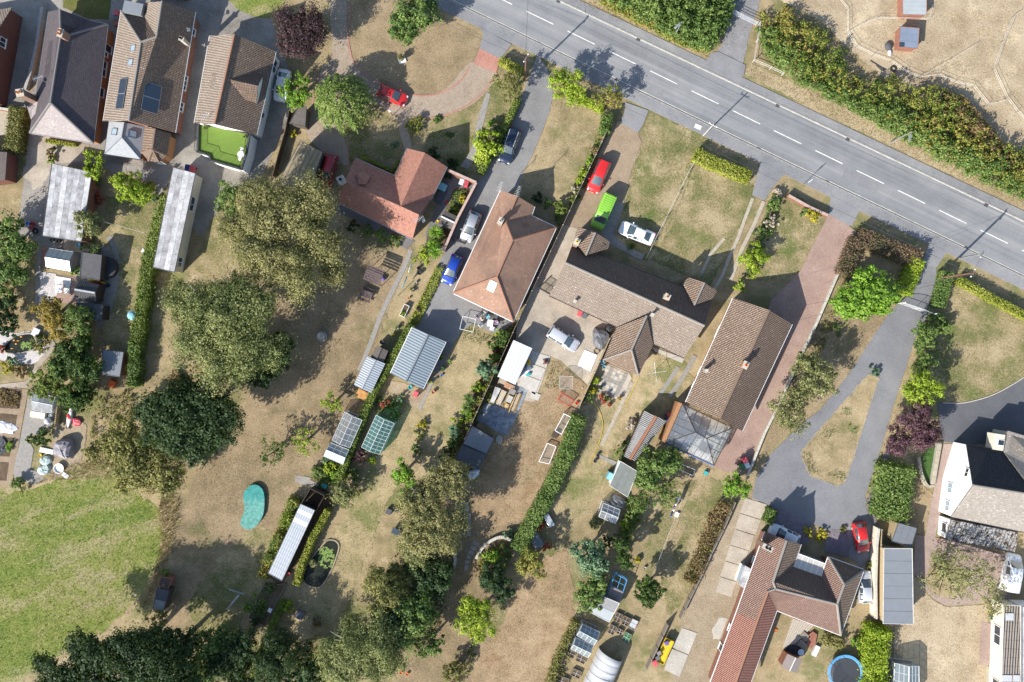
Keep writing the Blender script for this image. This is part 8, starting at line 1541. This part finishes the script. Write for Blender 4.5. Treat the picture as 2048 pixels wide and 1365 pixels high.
for (x,y,r0,hh,m_,pl_,lb) in ((*zz(700,500,6.2, '862,285')[0],.3,.5, 'felt_black',None, 'large black tub on the grass bank'),(*zz(700,500,6.2, '850,225')[0],.22,.4, 'felt_black',None, 'small black tub under the cordyline'),(*zz(700,500,6.2, '770,502')[0],.28,.3, 'white_paint', 'lf_golden', 'white bowl with orange flowers on the grass'),(*zz(700,500,6.2, '815,410')[0],.18,.4, 'stone',None, 'small pale stone ornament on the grass'),(*zz(700,500,6.2, '732,598')[0],.16,.3, 'terracotta',None, 'small terracotta pot on the grass'),(*zz(700,500,6.2, '588,970')[0],.22,.35, 'white_paint', 'lf_mid', 'round white planter below the bath planter'),(*zz(700,500,6.2, '548,1052')[0],.18,.25, 'terracotta', 'lf_lime', 'lime plant pot in the shade'),(*zz(700,500,6.2, '852,738')[0],.24,.4, 'tarp_grey', 'lf_plum', 'grey pot with dark plant on the hedge bank'),(*zz(700,500,6.2, '395,1145')[0],.3,.7, 'felt_black',None, 'black compost bin beside the brown shed'),(*zz(760,660,6.82, '860,535')[0],.26,.4, 'felt_black', 'lf_bluegreen', 'black pot on the lawn edge by the blue garage'),(*zz(760,660,6.82, '842,620')[0],.16,.3, 'blue_plastic',None, 'blue bucket on the lawn by the blue garage'),(*zz(760,660,6.82, '950,425')[0],.22,.35, 'cloth_aqua', 'lf_lime', 'pale blue planter on the lawn'),(*zz(760,660,6.82, '725,850')[0],.24,.5, 'terracotta',None, 'terracotta tub at the edge of the slab path'),(*zz(760,660,6.82, '412,785')[0],.28,.6, 'teal_plastic',None, 'teal water butt below the blue garage'),(*zz(760,660,6.82, '820,380')[0],.2,.35, 'tarp_grey', 'lf_mid', 'grey pot beside the garage wall, upper'),(*zz(760,660,6.82, '850,370')[0],.2,.35, 'cloth_navy', 'lf_lime', 'blue pot beside the garage wall, upper'),(*zz(760,660,6.82, '650,725')[0],.18,.35, 'stone', 'lf_pale', 'stone pot beside the garage wall, lower'),(*zz(760,660,6.82, '705,712')[0],.18,.35, 'stone', 'lf_lime', 'second stone pot beside the garage wall, lower'),(*zz(1170,690,9.1, '320,325')[0],.26,.9, 'cloth_aqua',None, 'upper blue water butt by the tan fence'),(*zz(1170,690,9.1, '348,405')[0],.22,.8, 'cloth_aqua',None, 'lower blue water butt by the tan fence'),(*zz(1170,690,9.1, '290,940')[0],.26,.3, 'terracotta', 'lf_red', 'red geranium pot at the patio edge, left'),(*zz(1170,690,9.1, '345,1030')[0],.22,.3, 'terracotta', 'lf_red', 'red geranium pot at the patio edge, middle'),(*zz(1170,690,9.1, '450,1095')[0],.22,.3, 'terracotta', 'lf_red', 'red geranium pot at the patio edge, right'),(*zz(1170,690,9.1, '405,895')[0],.2,.3, 'stone_cap', 'lf_blossom', 'white flower pot among the geraniums'),(*zz(1170,690,9.1, '370,980')[0],.24,.3, 'terracotta', 'lf_olive', 'olive plant pot among the geraniums'),(*zz(1170,690,9.1, '440,980')[0],.24,.3, 'terracotta', 'lf_mid', 'green plant pot among the geraniums'),(*zz(1170,690,9.1, '630,970')[0],.22,.35, 'terracotta', 'lf_golden', 'golden plant pot at the patio corner'),(*zz(1170,690,9.1, '280,780')[0],.2,.35, 'felt_black', 'lf_dark', 'dark pot on the upper patio edge'),(*zz(1180,900,6.2, '100,65')[0],.22,.4, 'felt_black',None, 'black bucket beside the slab path, upper'),(*zz(1180,900,6.2, '65,140')[0],.22,.4, 'felt_black',None, 'black bucket beside the slab path, lower'),(*zz(1180,900,6.2, '242,258')[0],.18,.35, 'felt_black',None, 'black pot west of the felt-roofed pent shed'),(*zz(1100,1100,5.15, '978,190')[0],.2,.35, 'stone',None, 'grey pot at the foot of the clothes line'),(*t(2,2, '1420,455')[0],.12,.14, 'stone_cap',None, 'pale football-sized pot on the dry lawn'),(*t(2,2, '1380,572')[0],.2,.3, 'red_plastic',None, 'red bucket by the tan fence'),(*zz(860,320,6.82, '155,942')[0],.22,.3, 'cloth_aqua',None, 'pale blue bowl in the courtyard'),(*zz(860,320,6.82, '225,580')[0],.18,.3, 'red_plastic',None, 'red pot in the courtyard'),(*zz(860,320,6.82, '100,842')[0],.2,.3, 'yellow_plastic',None, 'yellow ring planter in the courtyard'),(*zz(60,480,8.53, '1320,780')[0],.26,.4, 'felt_black',None, 'black round pot beside the kayak'),(*zz(60,480,8.53, '815,90')[0],.32,.7, 'cloth_aqua',None, 'pale blue tank behind the whitewashed garage'),(*zz(60,480,8.53, '480,20')[0],.26,.4, 'felt_black',None, 'first black pot below the whitewashed garage'),(*zz(60,480,8.53, '370,5')[0],.24,.4, 'felt_black',None, 'second black pot below the whitewashed garage'),(*zz(0,770,6.2, '497,877')[0],.2,.25, 'yellow_plastic',None, 'yellow bucket in the kitchen garden'),(*zz(0,770,6.2, '620,385')[0],.2,.5, 'plastic_white',None, 'small white drum by the cold frame'),(*t(1,3, '690,522')[0],.26,.4, 'pink_plastic',None, 'pink tub at the end of the long silver shed'),(*zz(1520,1200,8.27, '262,508')[0],.2,.12, 'orange_plastic',None, 'orange-red dish on the dry grass'),(802,1346,.2,.3, 'orange_plastic',None, 'orange bucket at the bottom centre path'),(*t(2,3, '57,1302')[0],.2,.3, 'orange_plastic',None, 'second orange bucket at the bottom centre path')): pot(lb,x,y,r0,hh,m_,pl_)
c=W(*zz(700,500,6.2, '675,755')[0],.5);r_=thing('bath_planter', 'old white bath used as a planter on the grass strip', 'planter',(c.x,c.y,0));a=R(65)
for sx,sy,dx,dy in ((0,.33,1.6,.06),(0,-.33,1.6,.06),(.78,0,.06,.7),(-.78,0,.06,.7)): box('side',(c.x+sx*math.cos(a)-sy*math.sin(a),c.y+sx*math.sin(a)+sy*math.cos(a),.28),(dx,dy,.5), 'white_paint',r_,a,.02)
box('soil',(c.x,c.y,.38),(1.5,.6,.04), 'soil',r_,a);rg=np.random.default_rng(8);cp,cn=crown_pts(rg,[(c.x-.2,c.y-.35,.5,.3,.3,.2)],.12,12,1.5,.07,.6);V_,F_=leafquads(rg,cp,cn,.07);bigmesh('plant',V_-np.array(r_.location),F_, 'lf_lime',r_)
P=[W(*p,.7) for p in t(3,3, '512,1018 575,1048 492,1228 430,1192')];cc=sum(P,Vector())/4;r_=thing('trailer', 'yellow flat trailer loaded with boxes beside the grey fence', 'trailer',(cc.x,cc.y,0));MB().prism([(p.x,p.y) for p in P],.5,.62).build('bed', 'yellow_plastic',r_)
for k in range(4): a_,b_=P[k],P[(k+1) % 4];c=(a_+b_)/2;box('side',(c.x,c.y,.7),((b_-a_).length,.06,.26), 'yellow_plastic',r_,math.atan2(b_.y-a_.y,b_.x-a_.x))
for s_ in (0,1): c=P[s_*1].lerp(P[3-s_],.5);MB().tube([(c.x-.06,c.y,.28),(c.x+.06,c.y,.28)],.28,12).build('wheel', 'rubber',r_)
for s_,m_,lb,hh in (('522,1062', 'purple_cloth', 'purple crate on the yellow trailer',.5),('462,1140', 'brown_roof_board', 'brown box on the yellow trailer',.45),('452,1178', 'tarp_grey', 'grey box on the yellow trailer',.45)): c=W(*t(3,3,s_)[0],1.1);simple(lb, 'box', 'box',c,(.55,.5,hh),m_,25,z=.62)
c=W(*t(3,3, '432,1218')[0],.8);bin_('red bin at the end of the yellow trailer',*t(3,3, '432,1218')[0],25, 'pink_plastic', 'pink_plastic')
def hull(label,a,b,wd,m,m2,name,z=.3):
 A,B_=W(*a,z),W(*b,z);r_=thing(name,label, 'boat',(A.x,A.y,0));d=(B_-A);L=d.length;d.normalize();n_=Vector((-d.y,d.x,0));vs=[];fs=[];K=13
 for k in range(K):
  u=k/(K-1);w_=wd*math.sin(math.pi*min(1,max(0,u)))**.7/2;c=A.lerp(B_,u);vs += [c+n_*w_,c+Vector((0,0,.1)),c-n_*w_,c-Vector((0,0,.22))]
 for k in range(K-1):
  for q in range(4): fs.append((k*4+q,k*4+(q+1) % 4,k*4+4+(q+1) % 4,k*4+4+q))
 mid=[f for i,f in enumerate(fs) if 4 <= i // 4 <= 8];end=[f for i,f in enumerate(fs) if not 4 <= i // 4 <= 8];mesh('hull',vs,end,m,r_,smooth=True);mesh('hull_middle',vs,mid,m2,r_,smooth=True);return r_
hull('yellow and orange kayak behind the dark sheds',*zz(60,480,8.53, '980,665 1300,745'),.62, 'yellow_plastic', 'orange_plastic', 'kayak');r_=hull('white canoe with a red seat in the kitchen garden',*zz(0,770,6.2, '890,270 840,530'),.75, 'white_paint', 'white_paint', 'canoe');c=W(*zz(0,770,6.2, '848,398')[0],.45);box('seat',(c.x,c.y,.42),(.35,.7,.1), 'red_plastic',r_,R(30),.05)
mb=MB();P=[W(*p) for p in zz(60,480,8.53, '440,620 710,665 680,920 590,910 600,760 440,745')];mb.prism([(p.x,p.y) for p in P],.06,.14);tag(mb.build('white_sheeting', 'white_paint'), 'L-shaped white sheeting on the pink patio', 'sheeting');table('pale grey garden table inside the white sheeting',*zz(60,480,8.53, '495,835')[0],.95,1.0,.72,-5, 'plastic_white')
simple('white fibreglass chest beside the cold frame', 'storage_chest', 'chest',W(*zz(0,770,6.2, '465,375')[0],.6),(1.9,.8,.6), 'cream_render',-8)
c=W(*zz(0,770,6.2, '590,450')[0],.5);tag(MB().ball((c.x,c.y,.45),.45,16,10).build('water_tank', 'plastic_white',None,True), 'round white tank beside the slab path', 'tank')
c=W(*zz(0,770,6.2, '722,1040')[0],.5);r_=thing('bath_tub', 'white round basin full of clutter near the meadow', 'basin',(c.x,c.y,0));MB().lathe((c.x,c.y,0),[(.45,0),(.6,.45),(.66,.45),(.55,.3),(0,.25)],18).build('basin', 'white_paint',r_)
simple('small white framed panel leaning by the basin', 'panel', 'panel',W(*zz(0,770,6.2, '800,1125')[0],.3),(.9,.55,.08), 'plastic_white',-35,z=.1)
simple('bundle of grey ladders in the kitchen garden', 'ladder_bundle', 'ladder',W(*zz(0,770,6.2, '570,820')[0],.3),(1.8,.6,.2), 'pale_metal',-12);simple('blue glass panel roof of the old bench', 'glass_bench', 'bench',W(*zz(1000,1000,8.53, '610,680')[0],.7),(1.2,2.2,.7), 'flat_blue_grey',28);simple('silver-topped garden bench in the shade', 'garden_bench', 'bench',W(*zz(1000,1000,8.53, '835,355')[0],.6),(.75,1.7,.6), 'light_metal',30)
for s_,m_,lb,d in ((t(1,3, '545,805')[0], 'white_paint', 'white crate in the vegetable plot',(.5,.55,.3)),(t(1,3, '775,845')[0], 'tarp_grey', 'grey rabbit hutch in the tree shade',(1.0,1.0,.7)),(t(1,3, '1472,35')[0], 'felt_dark', 'dark cube stool near the feathery birch, left',(.7,.7,.5)),(t(1,3, '1538,22')[0], 'felt_black', 'dark cube stool near the feathery birch, right',(.6,.6,.5)),(t(1,2, '968,1220')[0], 'teal_plastic', 'teal crate on the concrete path',(.7,.55,.4)),(zz(1180,900,6.2, '1080,805')[0], 'white_paint', 'white laundry basket below the clothes line',(.5,.6,.3)),(zz(1180,900,6.2, '262,335')[0], 'cloth_aqua', 'pale blue cabinet against the felt-roofed shed',(.9,.9,1.2)),(zz(0,640,9.75, '690,240')[0], 'plastic_white', 'pale grey box at the pond corner',(.9,1.0,.4)),(t(0,1, '1122,672')[0], 'plastic_white', 'small white box on the left lawn',(.6,.5,.35)),(t(0,2, '870,425')[0], 'orange_plastic', 'orange wheelbarrow tray below the blue-grey shed',(.8,.9,.4)),(zz(860,320,6.82, '172,368')[0], 'cloth_aqua', 'pale aqua table in the courtyard',(1.0,.9,.7)),(zz(860,320,6.82, '143,492')[0], 'felt_dark', 'dark bench in the courtyard',(.9,2.0,.45)),(t(2,2, '1210,820')[0], 'wood_dark', 'brown crate between the two white goals',(.7,.8,.5)),(t(3,2, '828,1120')[0], 'teal_plastic', 'teal box beside the long cold frame',(.5,.5,.4)),(zz(1520,1200,8.27, '930,850')[0], 'plastic_white', 'grey plastic slide on the dry grass',(.6,1.4,.4)),(t(2,3, '170,590')[0], 'flat_blue_grey', 'dark teal sheet under the shaded tree',(1.6,1.6,.3))):
 hh=d[2];simple(lb, 'garden_box', 'box',W(*s_,hh),d,m_,-25)
c=W(*zz(60,480,8.53, '1725,1290')[0],1.9);r_=thing('parasol', 'blue-grey parasol on the left lawn', 'parasol',(c.x,c.y,0));MB().lathe((c.x,c.y,1.7),[(0,.3),(.3,.24),(.62,0)],10).build('canopy', 'cloth_aqua',r_);MB().tube([(c.x,c.y,0),(c.x,c.y,2.0)],.03,6).build('pole', 'grey_metal',r_)
zh=lambda s: zz(1520,1200,8.27,s);r_=thing('timber_deck', 'weathered plank deck behind the red-brown house', 'deck',W(*zh('560,500')[0]));A0,A1,B0,B1=[W(*p) for p in zh('540,300 880,420 365,790 600,700')]
for k in range(9):
 u0,u1=k/9+.006,(k+1)/9-.006;q=[A0.lerp(A1,u0),A0.lerp(A1,u1),B0.lerp(B1,u1),B0.lerp(B1,u0)];MB().prism([(p.x,p.y) for p in q],0,.16+.004*(k % 2)).build('plank', 'decking',r_)
mb=MB();P=[W(*p) for p in zh('860,510 930,560 900,740 820,800 760,730 800,560')];mb.prism([(p.x,p.y) for p in P],0,.3);tag(mb.build('sofa_cover', 'wood_red'), 'reddish covered garden sofa beside the olive shrub', 'cover');blob('black cover of the sunken paddling pool',zh('460,760 640,780 740,900 600,940 450,880'),.4, 'felt_black', 'pool_cover', 'cover',.06,21);c=W(*zh('680,870')[0],.75);r_=thing('round_table', 'round silver table on the black cover', 'table',(c.x,c.y,0));MB().cyl((c.x,c.y,.72),.4,.04,18).build('table_top', 'light_metal',r_);MB().cyl((c.x,c.y,0),.05,.72,8).build('leg', 'light_metal',r_)
for s_,lb in (('745,610', 'dark framed box planter behind the house, upper'),('700,740', 'pale pallet behind the house, lower')): simple(lb, 'pallet', 'pallet',W(*zh(s_)[0],.3),(1.1,.9,.3), 'fence_wood',-40)
c=W(792,1064,.6);r_=thing('solar_panel', 'tilted solar panel at the edge of the feathery birch', 'solar panel',(c.x,c.y,0));u_=Vector((.9,-.4,0)).normalized();v_=Vector((.35,.8,.45)).normalized();slab('panel',Vector((c.x,c.y,.5)),u_,v_,u_.cross(v_),1.1,1.0,.04, 'solar_panel',r_);MB().tube([(c.x,c.y,0),(c.x,c.y,.5)],.03,5).build('stand', 'grey_metal',r_)
gable('small grey hut with white ridge in the brick courtyard',*zz(860,320,6.82, '200,690 385,780 300,950 110,860'),1.5,1.8, 'tile_felt_brown', 'wood_dark',ridgem='white_paint',axis=1,rr=.09)
tag(MB().tube([W(*p,.12) for p in catmull(zz(1170,690,9.1, '985,580 900,760 820,920 740,1100'),6,False)],.03,5).build('garden_hose', 'yellow_plastic'), 'yellow garden hose along the slab path', 'hose');tag(MB().tube([W(*p,.12) for p in catmull(t(2,2, '1460,570 1530,590 1580,720 1560,860 1480,1040'),6,False)],.03,5).build('garden_hose', 'yellow_plastic'), 'yellow garden hose on the narrow dry lawn', 'hose')
r_=thing('pipe_bundle', 'thin white pipes laid on the shaded lawn', 'pipes',W(*t(1,3, '270,700')[0]))
for a_,b_ in (('220,635', '350,675'),('225,642', '340,682'),('205,800', '300,680'),('215,798', '308,685'),('235,760', '300,690')): MB().tube([W(*t(1,3,a_)[0],.06),W(*t(1,3,b_)[0],.06)],.03,5).build('pipe', 'light_metal',r_)
c=W(1778,92,.4);r_=thing('feed_heap', 'dark bundle and white sack beside the slate-blue shelter', 'feed sacks',(c.x,c.y,0));MB().ball((c.x,c.y,.25),(.5,.6,.3),10,6).build('bundle', 'felt_dark',r_);MB().ball((c.x+.2,c.y-.8,.15),(.25,.45,.2),10,6).build('sack', 'plastic_white',r_)
r_=thing('farm_rake', 'dark harrow frame lying beside the old tyre', 'harrow',W(*t(4,0, '545,520')[0]));MB().tube([W(*t(4,0, '470,475')[0],.1),W(*t(4,0, '590,550')[0],.1)],.05,5).build('shaft', 'dark_metal',r_)
for k in range(4): MB().tube([W(*t(4,0,f'{515 + k * 16},{512 + k * 6}')[0],.1),W(*t(4,0,f'{560 + k * 12},{555 - k * 3}')[0],.1)],.04,5).build('tine', 'dark_metal',r_)
# ---------------------------------------------------------------- people
def person(label,px,py,ang,top,legs,hair,pose='stand',z0=0.0,arms='down'):
 """one continuous skinned body, clothes as slightly larger skinned shells"""
 c=W(px,py,1.0 if pose == 'stand' else .6);root=thing('person',label, 'person',(c.x,c.y,0));a=R(ang);ca,sa=math.cos(a),math.sin(a)
 def L(x,y,z): return (x*ca-y*sa,x*sa+y*ca,z+z0)
 if pose == 'stand':
  J={'pel': (0,0,.95), 'spi': (0,0,1.15), 'che': (.01,0,1.36), 'nec': (.02,0,1.50), 'hd': (.03,0,1.60), 'top': (.03,0,1.72)}
  for s,k in ((1, 'l'),(-1, 'r')):
   J.update({'sh'+k: (.0,s*.19,1.42), 'el'+k: (.03,s*.27,1.15), 'wr'+k: (.2,s*.22,1.02), 'hp'+k: (0,s*.10,.90), 'kn'+k: (.04,s*.11,.50), 'an'+k: (0,s*.11,.09), 'to'+k: (.17,s*.13,.04)})
 else:
  J={'pel': (0,0,.52), 'spi': (-.07,0,.68), 'che': (-.16,0,.88), 'nec': (-.2,0,1.02), 'hd': (-.2,0,1.12), 'top': (-.22,0,1.24)}
  for s,k in ((1, 'l'),(-1, 'r')):
   J.update({'sh'+k: (-.17,s*.19,.95), 'el'+k: (-.02,s*.28,.74), 'wr'+k: (.2,s*.2,.70), 'hp'+k: (.03,s*.10,.5), 'kn'+k: (.45,s*.13,.52), 'an'+k: (.62,s*.13,.12), 'to'+k: (.78,s*.14,.06)})
 RAD={'pel': .14, 'spi': .13, 'che': .15, 'nec': .055, 'hd': .085, 'top': .065, 'sh': .065, 'el': .045, 'wr': .032, 'hp': .09, 'kn': .06, 'an': .042, 'to': .035}
 E=[('pel', 'spi'),('spi', 'che'),('che', 'nec'),('nec', 'hd'),('hd', 'top')]
 for k in 'lr': E += [('che', 'sh'+k),('sh'+k, 'el'+k),('el'+k, 'wr'+k),('pel', 'hp'+k),('hp'+k, 'kn'+k),('kn'+k, 'an'+k),('an'+k, 'to'+k)]
 for k,s in (('l',1),('r',-1)):       # five fingers,rooted in the palm
  w_=J['wr'+k];J['pa'+k]=(w_[0]+.07,w_[1],w_[2]-.02);E.append(('wr'+k, 'pa'+k));RAD['pa']=.03
  for f in range(4): J[f'f{f}'+k]=(w_[0]+.10,w_[1]+(f-1.5)*.02,w_[2]-.03);J[f'g{f}'+k]=(w_[0]+.145-abs(f-1.5)*.01,w_[1]+(f-1.5)*.022,w_[2]-.055);E += [('pa'+k,f'f{f}'+k),(f'f{f}'+k,f'g{f}'+k)]
  J['th'+k]=(w_[0]+.08,w_[1]-s*.05,w_[2]-.01);E.append(('pa'+k, 'th'+k))
 def grow(name,keys,edges,m,scale,add,parent,sub=1):
  ks=list(keys);me=bpy.data.meshes.new(name);me.from_pydata([L(*J[k]) for k in ks],[(ks.index(p),ks.index(q)) for p,q in edges],[]);me.materials.append(MATS[m])
  o=bpy.data.objects.new(name,me);C.objects.link(o);o.parent=parent;sk=o.modifiers.new('skin', 'SKIN')
  for i,k in enumerate(ks):
   r0=RAD.get(k,RAD.get(k[:2],.009))*scale+add;sv=me.skin_vertices[0].data[i];sv.radius=(r0,r0);sv.use_root=(i == 0)
  sb=o.modifiers.new('sub', 'SUBSURF');sb.levels=sub;sb.render_levels=sub
  for pl in me.polygons: pl.use_smooth=True
  return o
 body=grow('body',J.keys(),E, 'skin',1.0,0,root)
 ek=['pel', 'spi', 'che', 'shl', 'ell', 'shr', 'elr'];grow('shirt',ek,[(p,q) for p,q in E if p in ek and q in ek],top,1.12,.018,root)
 ek=['pel', 'hpl', 'knl', 'hpr', 'knr']+(['anl', 'anr'] if legs[1] else []);grow('trousers',ek,[(p,q) for p,q in E if p in ek and q in ek],legs[0],1.1,.012,root)
 hd=J['top'];v=Vector(L(*hd))+root.location;MB().ball(v+Vector((0,0,-.015)),(.095,.095,.085),12,8).build('hair',hair,root,True)
 hh=Vector(L(J['hd'][0]+.095,0,J['hd'][2]+.01))+root.location;MB().ball(hh,(.018,.018,.025),6,4).build('nose', 'skin',root,True)
 for s in (-1,1): e=Vector(L(J['hd'][0]+.085,s*.032,J['hd'][2]+.04))+root.location;MB().ball(e,.012,6,4).build('eye', 'black_plastic',root);q=Vector(L(J['hd'][0],s*.09,J['hd'][2]+.01))+root.location;MB().ball(q,(.02,.02,.035),6,4).build('ear', 'skin',root,True)
 return root
person('standing person in blue top beside the patio chairs',*zp('690,430'),200, 'cloth_blue',('cloth_navy',True), 'hair_brown');person('seated person in lilac top reclining in a dark chair',*zp('1190,580'),185, 'cloth_lilac',('cloth_lilac',False), 'hair_grey', 'sit');person('standing person in pale shorts next to the one in blue',*zp('820,490'),30, 'skin',('cloth_white',False), 'hair_brown')
blob('crumpled black and white plastic sheet in the second vegetable bed',zz(0,770,6.2, '-60,480 100,470 190,520 170,600 20,590'),.25, 'plastic_white', 'plastic_sheet', 'sheet',.3,31);blob('dark plastic heap in the third vegetable bed',zz(0,770,6.2, '-60,660 60,680 70,800 20,870 -60,840'),.3, 'felt_dark', 'plastic_heap', 'heap',.3,32);blob('pale stony heap below the timber-stack slab',t(2,2, '760,830 795,830 790,890 750,880'),.35, 'stone', 'stone_heap', 'stones',.25,33)
